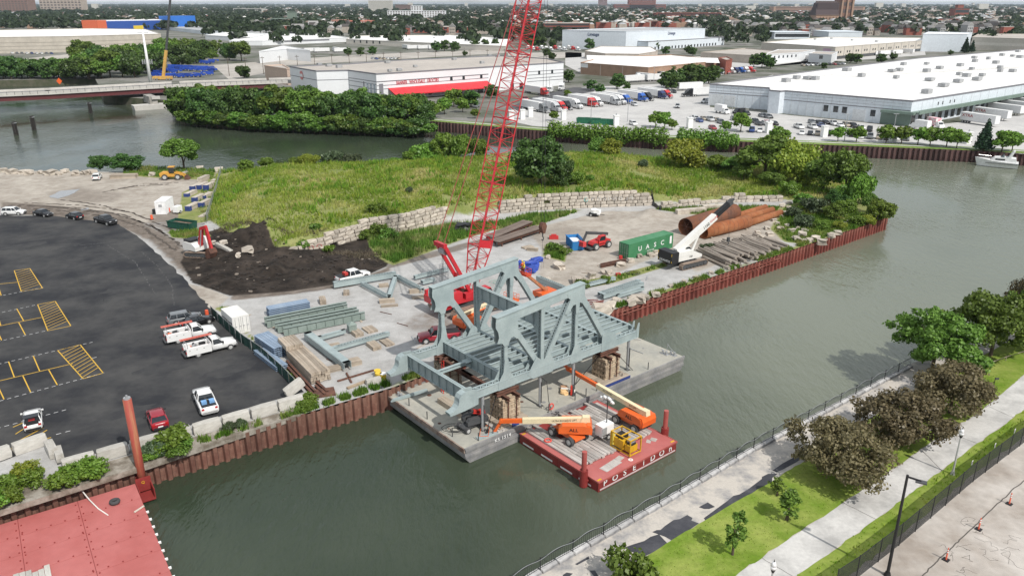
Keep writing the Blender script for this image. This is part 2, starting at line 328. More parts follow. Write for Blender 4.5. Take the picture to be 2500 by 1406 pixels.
lot_mat=M('worn_concrete_lot',(.31,.265,.225),.9,scale=.13,col2=(.50,.46,.42),amt=.55,bump=.35,bscale=10,fine=.08)
sheet('riverside_ground',BW+[Vector((160,20,0)),Vector((160,-30,0)),Vector((-20,-30,0)),Vector((-12,40,0))],0.0,lot_mat)
sheet('riverside_walk',strip(BW,L1),0.006,walk_mat)
sheet('lawn',strip(ragged(L1,.07,10,3),ragged(L2,.1,12,5)),0.03,lawn_mat)
sheet('path',strip(L2,ragged(L3,.12,12,6)),0.02,path_mat)
sheet('lawn',strip(ragged(L3,.1,12,8),ragged(L4,.12,12,9)),0.032,lawn_mat)
bk=MB()
for a_,b_ in zip(BW,BW[1:]):bk.add([(a_.x,a_.y,0),(b_.x,b_.y,0),(b_.x,b_.y,-3.4),(a_.x,a_.y,-3.4)],[(0,1,2,3)])
tag(bk.build('bank_wall',M('stained_bank',(.10,.10,.095),.9,scale=.6,col2=(.2,.19,.17),amt=.4)),kind='structure')
def jitter_block(seed,sx=1.0,sy=1.0,sz=1.0,j=0.08,sub=2):
 r=random.Random(seed);b=MB();n=sub;pts={};V=[];F=[]
 def vid(i,j_,k):
  if (i,j_,k) not in pts:
   x,y,z=i/n-.5,j_/n-.5,k/n-.5;e=sum(abs(abs(q)-.5)<1e-6 for q in (x,y,z));f=1-.05*max(0,e-1)
   V.append(((x*f+r.uniform(-j,j)*.6)*sx,(y*f+r.uniform(-j,j))*sy,(z*f+r.uniform(-j,j)*.5)*sz));pts[(i,j_,k)]=len(V)-1
  return pts[(i,j_,k)]
 for a_ in range(n):
  for c_ in range(n):
   F+=[(vid(a_,c_,0),vid(a_,c_+1,0),vid(a_+1,c_+1,0),vid(a_+1,c_,0)),(vid(a_,c_,n),vid(a_+1,c_,n),vid(a_+1,c_+1,n),vid(a_,c_+1,n)),(vid(a_,0,c_),vid(a_+1,0,c_),vid(a_+1,0,c_+1),vid(a_,0,c_+1)),(vid(a_,n,c_),vid(a_,n,c_+1),vid(a_+1,n,c_+1),vid(a_+1,n,c_)),(vid(0,a_,c_),vid(0,a_,c_+1),vid(0,a_+1,c_+1),vid(0,a_+1,c_)),(vid(n,a_,c_),vid(n,a_+1,c_),vid(n,a_+1,c_+1),vid(n,a_,c_+1))]
 return b.add(V,F)
stone_mat=M('pale_limestone',(.35,.30,.25),.92,scale=.9,col2=(.50,.45,.385),amt=.55,bump=.5,bscale=5,rand=.22,fine=.07)
conc_block=M('weathered_concrete_block',(.34,.32,.28),.92,scale=.8,col2=(.52,.50,.46),amt=.6,bump=.4,bscale=7,rand=.12,fine=.07)
BLK=[jitter_block(i,j=.05).mesh('stone_block',stone_mat) for i in range(7)]
CBL=[jitter_block(40+i,j=.018).mesh('concrete_block',conc_block) for i in range(4)]
ROCK=[jitter_block(80+i,j=.22).mesh('rock',stone_mat) for i in range(6)]
rust=M('rusty_sheet_piling',(.135,.058,.042),.85,scale=.55,col2=(.23,.13,.095),amt=.45,bump=.3,bscale=9,rand=.3,fine=.1)
rustred=M('red_rusted_piling',(.20,.055,.042),.85,scale=.55,col2=(.28,.12,.09),amt=.4,bump=.3,bscale=9,rand=.25,fine=.1)
farrust=M('dark_far_piling',(.075,.040,.038),.85,scale=.3,col2=(.13,.075,.068),amt=.4,rand=.35)
def pile_mesh(p,dep,z0,z1,mat):
 t=.035;q=[(0,0),(.2*p,0),(.33*p,dep),(.67*p,dep),(.8*p,0),(p,0)]
 return MB().prism(q+[(x,y+t) for x,y in reversed(q)],z0,z1).mesh('sheet_pile',mat)
def sheet_wall(name,label,line,pitch,dep,z0,z1,mats,cap_mat=None,cap=(.5,.22),split=None):
 root=thing(name,label,'wall');ms=[pile_mesh(pitch,dep,z0,z1,m) for m in mats];n=0
 for k,(A,B) in enumerate(zip(line,line[1:])):
  L=(B-A).length;c=max(1,round(L/pitch));an=ang(A,B)
  for i in range(c):
   q=A.lerp(B,i/c);o=link('sheet_pile',ms[split(k,i/c) if split else 0],root,(q.x,q.y,0),an)
   o.scale=(L/c/pitch,1,1);o.location.z=rnd.uniform(-.04,.02);n+=1
  if cap_mat:MB().box(((A.x+B.x)/2,(A.y+B.y)/2,z1+.02),(L,cap[0],cap[1]),an).build('cap_rail',cap_mat,root)
 return root
nearw=[v.copy() for v in NEAR]
wall_near=sheet_wall('sheet_pile_wall','rusty brown sheet pile wall along the car park and steel yard',[nearw[0].lerp(nearw[1],.45)]+nearw[1:5],1.15,-.36,-4.2,-.02,[rust])
wall_red=sheet_wall('sheet_pile_wall','red rusted sheet pile wall with rails beside the log stack',nearw[4:],1.15,-.36,-4.2,-.02,[rustred])
wl_=MB()
for z in (-.55,-1.1):wl_.beam(nearw[5]-E2*.45+Vector((0,0,z)),nearw[6]-E2*.45+Vector((0,0,z)),.07,.12)
wl_.build('waler',rustred,wall_red)
for k in range(38):
 q=nearw[5].lerp(nearw[6],rnd.random())-E2*.48;a_=rnd.uniform(.6,1.8)
 MB().beam(Vector((q.x,q.y,-.2)),Vector((q.x+E1.x*a_,q.y+E1.y*a_,-1.6)),.06,.06).build('brace',rustred,wall_red)
tipw=sheet_wall('sheet_pile_wall','short end of rusted sheet piling at the tip of the point',[NEAR[-1],BACK[0],BACK[1]],1.15,.36,-4.2,-.05,[rustred])
fw=sheet_wall('sheet_pile_wall','long dark brown sheet pile wall on the far river bank',FWALL[:6],1.5,-.5,-4.5,FARZ+.12,[farrust])
cbw=thing('concrete_block_wall','row of big pale concrete blocks edging the asphalt car park','wall')
def block_row(root,A,B,L0,h,d,z0,meshes,name,r,gap=.06,lean=.02):
 L=(B-A).length;n=max(1,round(L/L0));an=ang(A,B)
 for i in range(n):
  q=A.lerp(B,(i+.5)/n);o=link(name,r.choice(meshes),root,(q.x,q.y,z0+h/2+r.uniform(-.04,.05)),an+r.uniform(-lean,lean));o.scale=(L/n-gap,d*r.uniform(.92,1.06),h*r.uniform(.95,1.05))
rr=random.Random(3)
A0,A1=P(-260,1215),P(118,1080)
block_row(cbw,A0,A1,3.2,1.25,1.0,0,CBL,'concrete_block',rr)
B0,B1=P(152,1150),P(742,985)
block_row(cbw,B0,B1,3.0,1.2,1.0,0,CBL,'concrete_block',rr)
q=P(128,1108);o=link('concrete_block',CBL[0],cbw,(q.x,q.y,.6),R_(-50));o.scale=(2.6,.9,1.2)
q=P(146,1118);o=link('concrete_block',CBL[1],cbw,(q.x,q.y,.5),R_(-55));o.scale=(2.2,.8,1.0)
q=P(720,966);o=link('concrete_block',CBL[2],cbw,(q.x,q.y,1.15),R_(39));o.scale=(2.6,.95,1.1);o.rotation_euler=(0,R_(-24),R_(39))
MB().prism([P(-260,1330),P(360,1135),P(735,1012),P(742,992),P(150,1160),P(-260,1245)],-.5,.09).build('ledge',M('dirty_ledge',(.16,.135,.105),.95,scale=.7,col2=(.36,.33,.285),amt=.45,bump=.6,bscale=4),cbw)
def stone_wall(label,base,courses,seed,h0=.72,L0=1.75,batter=.12):
 root=thing('stone_wall',label,'wall');r=random.Random(seed);segs=[];tot=0
 for a_,b_ in zip(base,base[1:]):l=(b_-a_).length;segs.append((a_,b_,tot,l));tot+=l
 def at(s):
  for a_,b_,t0,l in segs:
   if s<=t0+l or (a_,b_,t0,l)==segs[-1]:return a_.lerp(b_,min(1.0,max(0,(s-t0)/l))),ang(a_,b_)
 for c in range(max(courses)):
  s=r.uniform(0,.6)
  while s<tot-.4:
   l=r.uniform(.55,1.35)*L0;k=min(len(courses)-1,int((s+l/2)/tot*len(courses)))
   if c<courses[k] and r.random()>.02:
    q,an=at(min(tot,s+l/2));nrm=Vector((-math.sin(an),math.cos(an),0));q=q+nrm*(batter*c+r.uniform(-.07,.07))
    o=link('stone_block',r.choice(BLK),root,(q.x,q.y,c*h0+h0/2-.1),an+r.uniform(-.03,.03));o.scale=(l-.05,r.uniform(1.0,1.2),h0*r.uniform(.94,1.02));o.rotation_euler[1]=r.uniform(-.015,.015)
   s+=l
 return root
W1=px([(682,627),(790,606),(900,576),(1000,561),(1090,536)]);W2=px([(1215,521),(1300,513),(1450,506),(1585,501)]);W3=px([(1610,508),(1750,494),(1910,491)])
stone_wall('long wall of pale stone blocks with graffiti left of the red boom',W1,[2,2,3,3,4,4,4,5,5,5,5,5,5,5,5,4],5)
stone_wall('tall wall of pale stone blocks behind the gravel heap',W2,[4,4,5,5,5,5,5,5,5,5,5,4],6)
stone_wall('low crooked wall of stone blocks behind the rust pipes',W3,[2,1,2,2,1,2,2,3,2,2,2],7)
def graffiti(A,B,z,h,n,mats,label,off):
 an=ang(A,B);nrm=Vector((math.sin(an),-math.cos(an),0));root=thing('graffiti',label,'graffiti',(0,0,0));r=random.Random(n)
 for i in range(n):
  c=A.lerp(B,(i+.5)/n)+nrm*off;m=MB();u=Vector((math.cos(an),math.sin(an),0));w=(B-A).length/n*.36
  for k in range(5):
   t0,t1=r.uniform(0,6.28),r.uniform(1.2,2.6)
   P_=[c+u*(math.cos(t0+t1*j/4)*w*r.uniform(.6,1))+Vector((0,0,z+math.sin(t0+t1*j/4)*h/2)) for j in range(5)]
   for p_,q_ in zip(P_,P_[1:]):m.beam(p_,q_,.09,.012,nrm)
  m.build('paint_stroke',mats[i%len(mats)],root)
graffiti(P(1440,506),P(1545,503),2.0,.8,8,[M('graffiti_grey',(.30,.31,.33)),M('graffiti_white',(.66,.66,.64))],'grey and white graffiti tags across the tall stone wall',.56)
graffiti(P(1422,507),P(1436,506.5),2.0,1.0,1,[M('graffiti_teal',(.22,.55,.52))],'small teal graffiti tag on the tall stone wall',.56)
graffiti(P(748,614),P(786,606),.75,.7,2,[M('graffiti_red',(.50,.14,.13))],'red graffiti on the low end of the long stone wall',.62)
def rocks(spots,label,group,s0=.9):
 for u,v,s in spots:
  q=P(u,v);o=link('rock',rr.choice(ROCK),None,(q.x,q.y,gz(q)+s*s0*.25),rr.uniform(0,3.1));o.scale=(s*s0*rr.uniform(.9,1.6),s*s0*rr.uniform(.8,1.1),s*s0*rr.uniform(.55,.85));tag(o,label,'rock',group)
rocks([(1905,560,1.2),(1922,553,1),(1933,566,1.3),(1948,560,1),(1958,577,1.5),(1944,586,1.4),(1965,565,1),(1975,590,1.4),(1990,586,1.6),(2006,595,1.6),(2030,578,1.3),(2045,572,1.5),(1898,548,1),(1890,540,.9),(1905,530,1),(1918,522,1.2),(1926,510,1.2),(1910,505,1.3),(1925,498,1.1),(2062,548,.9),(2075,545,1)],'pale broken stone in the scatter at the point beyond the log stack','broken stones at the tip of the point')
rocks([(1880,575,1.2),(1860,582,1.4),(1838,590,1.5),(1815,596,1.2),(1790,603,1.3),(1770,611,1),(1745,615,1.1),(1850,570,.9),(1872,560,1)],'pale stone lying between the rust pipes and the logs','stones between pipes and logs')
rocks([(1540,742,1.5),(1555,735,1.7),(1573,730,1.4),(1600,722,1.1),(1640,700,.8),(1670,690,.8),(1700,680,.9),(1735,668,.8),(1775,656,.9),(1800,645,.8),(1840,634,1),(1880,618,.9),(1490,752,2.0),(1468,762,2.2),(1505,738,1.2),(1960,590,1)],'pale rubble stone on the yard edge above the red piling','rubble along the red piling')
rocks([(1390,712,1.3),(1408,690,1.8),(1445,678,1.6),(1480,668,1.6),(1365,655,1.6),(1330,690,1.4),(1355,612,1.1),(1382,608,1),(1338,630,.9),(1560,628,1.2),(1590,625,1.3),(1540,640,1.2),(1515,650,1.3),(1600,618,1)],'squared stone block lying along the old slab edge','blocks along the slab edge')
rocks([(100,424,1.3),(30,424,2.1),(55,424,1.8),(72,426,1.9),(145,427,1.8),(160,421,1.6),(185,427,2),(208,426,1.8),(10,420,1.8),(125,426,2.4),(225,424,2)],'pale quarry stone in the row along the river behind the dirt lot','stones along the river by the dirt lot')
rocks([(488,412,1.3),(372,430,1.6),(535,420,2.2),(740,421,2.2)],'pale stone block at the river edge of the grass','stones by the grassy shore')
rocks([(548,610,1.6),(606,622,1.9),(583,634,1.2),(522,604,1.1)],'broken concrete lump in the black soil by the red excavator','concrete lumps in the soil')
o=link('concrete_beam',CBL[3],None,tuple(P(548,617)+Vector((0,0,.9))));o.scale=(5.2,.75,.8);o.rotation_euler=(0,R_(8),R_(-38));tag(o,'long grey concrete beam lying in black soil by the excavator','concrete beam')
rail_m=M('railing_black',(.03,.032,.034),.5,metal=.3,scale=3);rail_w=M('railing_grey_paint',(.26,.27,.28),.5,scale=3)
kerb_m=M('pale_kerb',(.52,.51,.50),.9,scale=.7,col2=(.17,.17,.18),amt=.42,rand=.2)
RL=[v-Vector((-.636,.772,0))*.45 for v in BW]
rail=thing('railing','black iron railing with wavy top bar along the riverside walk','railing');kerb=thing('kerb_wall','low stained concrete kerb under the riverside railing','kerb')
def panel(L,wave):
 m=MB();m.beam((0,0,.18),(L,0,.18),.035,.035);m.beam((0,0,1.12),(L,0,1.12),.035,.04)
 for i in range(1,15):m.beam((L*i/15,0,.18),(L*i/15,0,1.1),.016,.016)
 return m.mesh('railing_panel',rail_m)
def wave(L):m=MB();return m.path([(L*i/12,-.03,1.0+.26*math.sin(math.pi*i/12)**1.5) for i in range(13)],.022,5).mesh('wave_bar',rail_w)
pm=panel(3.3,0);wm=wave(3.3);km=[jitter_block(300+i,j=.02).mesh('kerb_stone',kerb_m) for i in range(3)];post=MB().bb(-.035,.035,-.035,.035,0,1.25).mesh('post',rail_m)
for A,B in zip(RL[:5],RL[1:5]):
 L=(B-A).length;n=max(1,round(L/3.3));an=ang(A,B)
 for i in range(n):
  q=A.lerp(B,i/n);e=(q.x,q.y,.3);f=L/n/3.3
  o=link('railing_panel',pm,rail,e,an);o.scale=(f,1,1);o=link('wave_bar',wm,rail,e,an);o.scale=(f,1,1);link('post',post,rail,e,an)
  for j in range(2):
   q2=A.lerp(B,(i+(j+.5)/2)/n);o=link('kerb_stone',rr.choice(km),kerb,(q2.x,q2.y,.16),an);o.scale=(L/n/2-.04,.62,.34)
tar=M('tar_patch',(.045,.046,.055),.8,scale=.5,col2=(.085,.085,.095),amt=.35)
def zp(L,ox,oy,k=3.906):return [P(ox+x/k,oy+y/k) for x,y in L]
for L in ([(1115,1130),(1150,1165),(1200,1180),(1178,1205),(1232,1252),(1380,1180),(1520,1090),(1490,1060),(1440,1005),(1360,1030),(1300,1070),(1200,1100)],[(1375,985),(1420,965),(1455,965),(1500,925),(1580,870),(1640,860),(1710,822),(1760,850),(1750,875),(1822,902),(1700,985),(1560,1065),(1500,1030)],[(1820,748),(1860,725),(1905,702),(1975,745),(1920,765),(1870,765)],[(1868,852),(1960,785),(2060,712),(2090,690),(2150,640),(2210,625),(2300,570),(2420,480),(2520,420),(2520,510),(2300,640),(2150,715),(1980,820),(1885,880)],[(520,1395),(560,1370),(620,1380),(590,1406),(540,1420)],[(780,1352),(830,1350),(865,1406),(830,1420)],[(640,1290),(770,1215),(780,1235),(660,1300)]):
 sheet('asphalt_patch',zp(L,1240,1046),.012,tar)
for L in ([(0,460),(60,430),(150,430),(60,500),(0,540)],[(100,400),(200,330),(330,260),(420,250),(330,320),(200,390),(140,415)]):sheet('asphalt_patch',zp(L,1860,1046),.017+len(L)*.0005,tar)
crack=M('dark_joint',(.10,.09,.08),.95)
def crackline(pts,w,z,name='crack'):
 m=MB()
 for a_,b_ in zip(pts,pts[1:]):m.beam(Vector((a_.x,a_.y,z)),Vector((b_.x,b_.y,z)),w,.004)
 o=m.build(name,crack);tag(o,None,None,None,'structure')
for a_,b_ in (((1860,1362),(1935,1406)),((2060,1228),(2140,1268)),((2250,1098),(2300,1150)),((2313,1055),(2385,1082)),((2398,985),(2475,1020))):crackline(ragged([P(*a_),P(*b_)],.03,6,2),.05,.026,'path_joint')
crackline(ragged(zp([(1530,1406),(1640,1290),(1720,1210),(1820,1130),(1900,1040),(2010,950),(2130,820),(2280,690),(2380,590),(2520,480)],1860,1046),.05,5,3),.1,.006,'lot_joint')
for k in range(16):
 r2=random.Random(k);p0=P(r2.uniform(2300,2560),r2.uniform(1250,1420));L=[p0]
 for i in range(6):L.append(L[-1]+Vector((r2.uniform(-.7,.9),r2.uniform(-.5,.9),0)))
 crackline(ragged(L,.06,3,k),.025,.005,'lot_crack')
SB=Vector((-5.05,72.40,0))
def S(s,t,z=0.0):return SB+E1*s+E2*t+Vector((0,0,z))
steel=M('blue_grey_bridge_paint',(.285,.345,.35),.5,scale=.5,col2=(.355,.42,.42),amt=.5,fine=.05,spec=.4)
steel_d=M('dark_lacing_paint',(.20,.25,.26),.6)
rustb=M('rust_brown_steel',(.085,.042,.032),.85,scale=1.5,col2=(.16,.075,.05),amt=.5,fine=.1)
timber=M('weathered_timber',(.30,.245,.19),.9,scale=1.2,col2=(.42,.36,.29),amt=.5,bump=.3,bscale=12,stretch=(.25,2,2),rand=.25,fine=.09)
timber_l=M('fresh_crib_timber',(.36,.27,.185),.85,scale=1.2,col2=(.50,.41,.30),amt=.5,bump=.2,bscale=12,stretch=(.25,2,2),rand=.2,fine=.08)
plank_g=M('grey_deck_timber',(.33,.30,.275),.9,scale=1.0,col2=(.46,.435,.41),amt=.5,bump=.4,bscale=10,stretch=(1.5,.2,1),rand=.22,fine=.1)
bluep=M('blue_paint',(.035,.06,.22),.6,scale=2,rand=.1)
barge_deck=M('grey_barge_deck',(.33,.325,.29),.85,scale=.22,col2=(.42,.40,.34),amt=.5,bump=.15,fine=.06)
barge_hull=M('grey_barge_hull',(.20,.20,.205),.75,scale=.5,col2=(.31,.30,.29),amt=.45,fine=.08)
redp=M('red_barge_paint',(.36,.075,.065),.6,scale=.25,col2=(.43,.115,.10),amt=.5,fine=.03)
redd=M('dark_red_hull',(.24,.035,.032),.5,scale=.5)
redfade=M('faded_red_deck',(.41,.115,.105),.65,scale=.18,col2=(.47,.15,.14),amt=.5,fine=.03)
white=M('white_paint',(.80,.80,.79),.5,scale=1,var=.04,fine=.02);black=M('black_paint',(.018,.018,.02),.5,scale=1);yellow=M('yellow_paint',(.62,.36,.02),.5,scale=1)
orange=M('orange_machine_paint',(.72,.13,.025),.42,scale=1,var=.07,coat=.2);cream=M('cream_boom_paint',(.74,.64,.42),.5,scale=1,var=.06);tyre_m=M('tyre_rubber',(.06,.06,.062),.9,scale=4);rim_m=M('grey_rim',(.45,.45,.44),.5,scale=3)
glass=M('dark_glass',(.02,.025,.03),.08,scale=1,spec=.8);rope_m=M('steel_rope',(.05,.05,.055),.6);dgrey=M('dark_grey_metal',(.07,.072,.075),.6,scale=2);mgrey=M('galvanised_grey',(.38,.39,.40),.5,metal=.3,scale=2)
bg_=thing('barge','long grey flat deck barge carrying the steel bridge section','barge',tuple(S(0,0)),SA)
LB,WB,DZ=36.7,15.9,-.9
m=MB();prof=[(1.2,-1.35),(0,-.0),(0,.0)]
hull=MB().side([(0,DZ-.06),(0,DZ-1.15),(1.6,-4),(LB-1.6,-4),(LB,DZ-1.15),(LB,DZ-.06)],0,WB);hull.build('hull',barge_hull,bg_)
MB().bb(0,LB,0,WB,DZ-.06,DZ).build('deck',barge_deck,bg_)
for z,d in ((DZ-.22,.14),(DZ-1.05,.12)):MB().bb(.05,LB-.05,-d,0,z-.16,z+.16).build('rub_rail',barge_hull,bg_)
for y0,y1 in ((-.14,.06),(WB-.06,WB+.1)):MB().bb(-.05,LB+.05,y0,y1,DZ-.05,DZ+.13).build('edge_beam',barge_hull,bg_)
MB().bb(-.12,.05,0,WB,DZ-.5,DZ+.02).build('end_beam',M('rusty_barge_end',(.30,.24,.20),.9,scale=1,col2=(.16,.08,.06),amt=.35),bg_)
text('KS 1514',.55,white,bg_,(5.1,-.16,DZ-.42),(R_(90),0,0),.004,sx=1.1,space=1.15)
for x,y in ((2.2,.5),(4.3,.6),(12.5,.45),(16.8,.5),(18.6,.45),(20.5,.5),(25.0,.5),(30,.5),(.5,3.0),(.5,8),(.6,12)):MB().tube((x,y,DZ),(x,y,DZ+1.0),.06,n=6).build('stanchion',dgrey,bg_)
for x,y in ((LB-.8,1.0),(LB-1.4,1.9),(LB-.8,12),(1.0,14.4)):
 b=MB();b.tube((x,y,DZ),(x,y,DZ+.5),.16,n=8);b.tube((x,y+.6,DZ),(x,y+.6,DZ+.5),.16,n=8);b.bb(x-.25,x+.25,y-.3,y+.9,DZ,DZ+.06);b.build('bollard',mgrey,bg_)
rl=MB();rl.path([(LB-.4,.8,DZ),(LB-1.0,1.6,DZ+1.0),(LB-.4,2.6,DZ+1.1),(LB-.4,2.6,DZ)],.04);rl.path([(LB-.3,7.4,DZ),(LB-.9,7.8,DZ+.2),(LB-.3,8.6,DZ+1.2),(LB-.3,9.8,DZ+1.2),(LB-.3,9.8,DZ)],.04);rl.build('hand_rail',mgrey,bg_)
for i in range(26):
 x,y=rnd.uniform(1,LB-1),rnd.uniform(1,WB-1);MB().tube((x,y,DZ),(x,y,DZ+.025),rnd.uniform(.12,.3),n=10).build('hatch',barge_hull if i%2 else rustb,bg_)
TO=S(12.6,2.15);br=thing('bridge_section','blue grey steel truss bridge section standing on timber cribs','bridge',tuple(TO),SA)
TW=12.2;N0,N1,N2,N3,NE=-5.4,0.0,5.4,11.0,16.5;ZB0,ZB1=3.5,4.45
def topz(s):return 12.2+(s+6.7)*.075
def zigzag(m,p0,p1,w,n,up,th=.09):
 """single lacing between two edges of a member"""
 a_,d,r,u,L=m.frame(p0,p1,up)
 for i in range(n):
  q0=a_+d*(L*i/n)+r*(w/2 if i%2 else -w/2);q1=a_+d*(L*(i+1)/n)+r*(-w/2 if i%2 else w/2)
  m.beam(q0,q1,th,.025,u)
def cross_lace(m,p0,p1,w,n,up,th=.07):
 a_,d,r,u,L=m.frame(p0,p1,up)
 for i in range(n):
  for sg in (-1,1):m.beam(a_+d*(L*i/n)+r*(sg*w/2),a_+d*(L*(i+1)/n)-r*(sg*w/2),th,.025,u)
def laced(name,s0,z0,s1,z1,t,wid,lace_side,gap=.62):
 """two plates held apart by lacing"""
 m=MB();a_,b_=Vector((s0,t,z0)),Vector((s1,t,z1))
 for g in (-1,1):m.beam(a_+Vector((0,g*gap/2,0)),b_+Vector((0,g*gap/2,0)),.05,wid,(0,0,1) if abs(s1-s0)>.1 else (1,0,0))
 d=(b_-a_).normalized();nrm=Vector((-d.z,0,d.x))
 for g in (-1,1):
  for q in (-1,1):m.beam(a_+nrm*(q*wid/2)+Vector((0,g*(gap/2-.06),0)),b_+nrm*(q*wid/2)+Vector((0,g*(gap/2-.06),0)),.14,.03,nrm)
 o=m.build(name,steel,br)
 for q in (-1,1):
  l=MB();L=(b_-a_).length;cross_lace(l,a_+nrm*(q*wid/2)+d*.6,b_+nrm*(q*wid/2)-d*.6,gap-.16,int(L/.42),nrm);l.build('lacing',steel,o)
 return o
def plate(poly,t,th=.05,name='gusset_plate'):
 return MB().side(poly,t-th/2,t+th/2).build(name,steel,br)
def arc(cx,cz,r,a0,a1,n=6):return [(cx+r*math.cos(R_(a0+(a1-a0)*i/n)),cz+r*math.sin(R_(a0+(a1-a0)*i/n))) for i in range(n+1)]
for t in (0.0,TW):
 bc=MB()
 for g in (-1,1):bc.bb(-9.6,NE,t+g*.36-.03,t+g*.36+.03,ZB0,ZB1)
 bc.bb(-9.6,NE,t-.33,t+.33,ZB0-.0,ZB0+.05)
 for g in (-1,1):
  for z in (ZB0+.02,ZB1-.02):bc.bb(-9.6,NE,t+g*.36-.1,t+g*.36+.1,z-.03,z+.03)
 o=bc.build('bottom_chord',steel,br)
 l=MB();zigzag(l,(-9.4,t,ZB1-.02),(NE-.2,t,ZB1-.02),.62,62,(0,0,1),.12);l.build('lacing',steel,o)
 tcd=MB();A=Vector((-6.8,t,topz(-6.8)));B=Vector((6.5,t,topz(6.5)));dn=Vector((0,0,-.55))
 for g in (-.36,.36):tcd.beam(A+dn+Vector((0,g,0)),B+dn+Vector((0,g,0)),.06,1.0)
 tcd.beam(A-Vector((0,0,.03)),B-Vector((0,0,.03)),1.0,.07);tcd.beam(A+Vector((.5,0,-1.05)),B+Vector((-.5,0,-1.05)),.78,.05)
 o=tcd.build('top_chord',steel,br);MB().beam(A+Vector((.6,0,.035)),B+Vector((0,0,.035)),.86,.04).build('cover_plate',steel,o)
 for s in (N0,N1,N2):laced('vertical_post',s,ZB1,s,topz(s)-1.0,t,.46,0)
 laced('diagonal',N0+.9,topz(N0)-1.6,N1-.45,ZB1+.3,t,.62,0);laced('diagonal',N2-.8,topz(N2)-1.5,N1+.45,ZB1+.3,t,.62,0);laced('diagonal',N2+.8,topz(N2)-1.5,N3-.4,ZB1+.3,t,.62,0)
 for g in (-.41,.41):
  zt=topz(N0)-.55
  plate([(-6.9,zt),(-6.9,zt-.7)]+[(-6.55,zt-1.3),(-6.45,zt-2.0),(-6.7,zt-2.6),(-6.0,zt-2.75),(-5.68,zt-3.2),(-5.12,zt-3.2)]+[(-5.0,zt-2.8),(-4.75,zt-2.4),(-4.35,zt-2.35),(-3.9,zt-2.75),(-3.45,zt-2.45),(-3.75,zt-1.7),(-3.8,zt-.2),(-3.75,zt+.1)],t+g)
  zt=topz(N2)-.55
  plate([(3.7,zt-.15),(6.5,zt+.1),(6.5,zt-1.0),(7.35,zt-2.5),(6.85,zt-2.75),(6.1,zt-1.75),(5.7,zt-1.6),(5.65,zt-2.9),(5.15,zt-2.9),(5.1,zt-1.7),(4.65,zt-1.7),(3.75,zt-2.75),(3.3,zt-2.45),(4.2,zt-.9),(3.8,zt-.6)],t+g)
  plate([(-6.6,3.4),(-6.6,4.3),(-5.85,5.4),(-5.66,6.9),(-5.14,6.9),(-4.9,5.3),(-4.2,4.3),(-4.2,3.4)],t+g)
  plate([(-2.3,4.0),(-1.0,5.9),(-.5,5.6),(-.28,5.3),(.28,5.3),(.5,5.6),(1.0,5.9),(2.2,4.0),(1.5,3.3),(-1.5,3.3)],t+g)
  plate([(4.3,4.0),(5.1,5.6),(5.66,5.6),(6.6,4.2),(6.4,3.3),(4.6,3.3)],t+g)
  plate([(9.7,3.35),(9.8,5.7),(10.3,5.9),(12.2,5.3),(12.4,3.9),(12.2,3.35)],t+g)
  plate([(NE-.35,3.5),(NE-.45,4.6),(NE-.15,5.5),(NE+.12,5.5),(NE+.05,3.5)],t+g,name='end_plate')
  plate([(-9.4,2.75),(-9.4,4.3),(-9.8,4.7),(-11.1,4.8),(-11.7,4.6),(-11.95,4.2),(-11.98,3.8),(-12.1,3.45),(-12.35,3.15),(-12.7,2.95),(-13.25,2.85),(-13.15,2.5),(-11.2,2.55)],t+g,.07,'heel_plate')
 rim=[(-11.1,4.8),(-11.7,4.6),(-11.95,4.2),(-11.98,3.8),(-12.1,3.45),(-12.35,3.15),(-12.7,2.95),(-13.25,2.85),(-13.15,2.5)];hr=MB()
 for (a0,c0),(a1,c1) in zip(rim,rim[1:]):hr.add([(a0+.03,t-.36,c0),(a0+.03,t+.36,c0),(a1+.03,t+.36,c1),(a1+.03,t-.36,c1)],[(0,1,2,3)])
 hr.build('heel_rim',steel,br)
def girder(s,z0,z1,name,w=.42,n=9,t0=.42,t1=TW-.42):
 m=MB();m.bb(s-.02,s+.02,t0,t1,z0,z1);m.bb(s-w/2,s+w/2,t0,t1,z1-.05,z1);m.bb(s-w/2,s+w/2,t0,t1,z0,z0+.05);o=m.build(name,steel,br);st=MB().bb(s-w/2+.05,s+w/2-.05,-.02,.02,z0+.06,z1-.06).mesh('stiffener',steel)
 for i in range(n):link('stiffener',st,o,(0,t0+(t1-t0)*(i+.5)/n,0))
 return o
for s in (N0,N1,N2,N3,NE-.25):girder(s,3.45,4.92,'floor_beam')
girder(-10.5,3.0,4.62,'heel_girder',.5,8);girder(N1,9.25,10.95,'portal_girder',.5,7)
for t,g in ((.45,1),(TW-.45,-1)):
 for zk in (9.25,):MB().side([(0,0),(0,-1.6),(.15,-1.5),(.5,-.6),(1.2,-.05),(1.2,0)],-.03,.03).build('knee_plate',steel,br,loc=(0,t,zk),rz=R_(90) if g>0 else R_(-90))
sm=MB().ibeam((N0+.05,0,4.62),(NE-.25,0,4.62),.24,.62,.04).mesh('stringer',steel)
for i in range(11):link('stringer',sm,br,(0,1.0+i*(TW-2)/10,.02*(i%2)))
MB().ibeam((-10.4,TW*.52,4.2),(N0,TW*.52,4.25),.4,.45,.05).build('strut',steel,br);MB().box((N0-.5,TW*.52,4.42),(1.0,1.0,.06)).build('strut_plate',steel,br)
for t in (3.0,9.2):
 l=MB();l.beam((N0,t,3.75),(NE,t,3.75),.12,.12);l.build('bottom_lateral',steel,br)
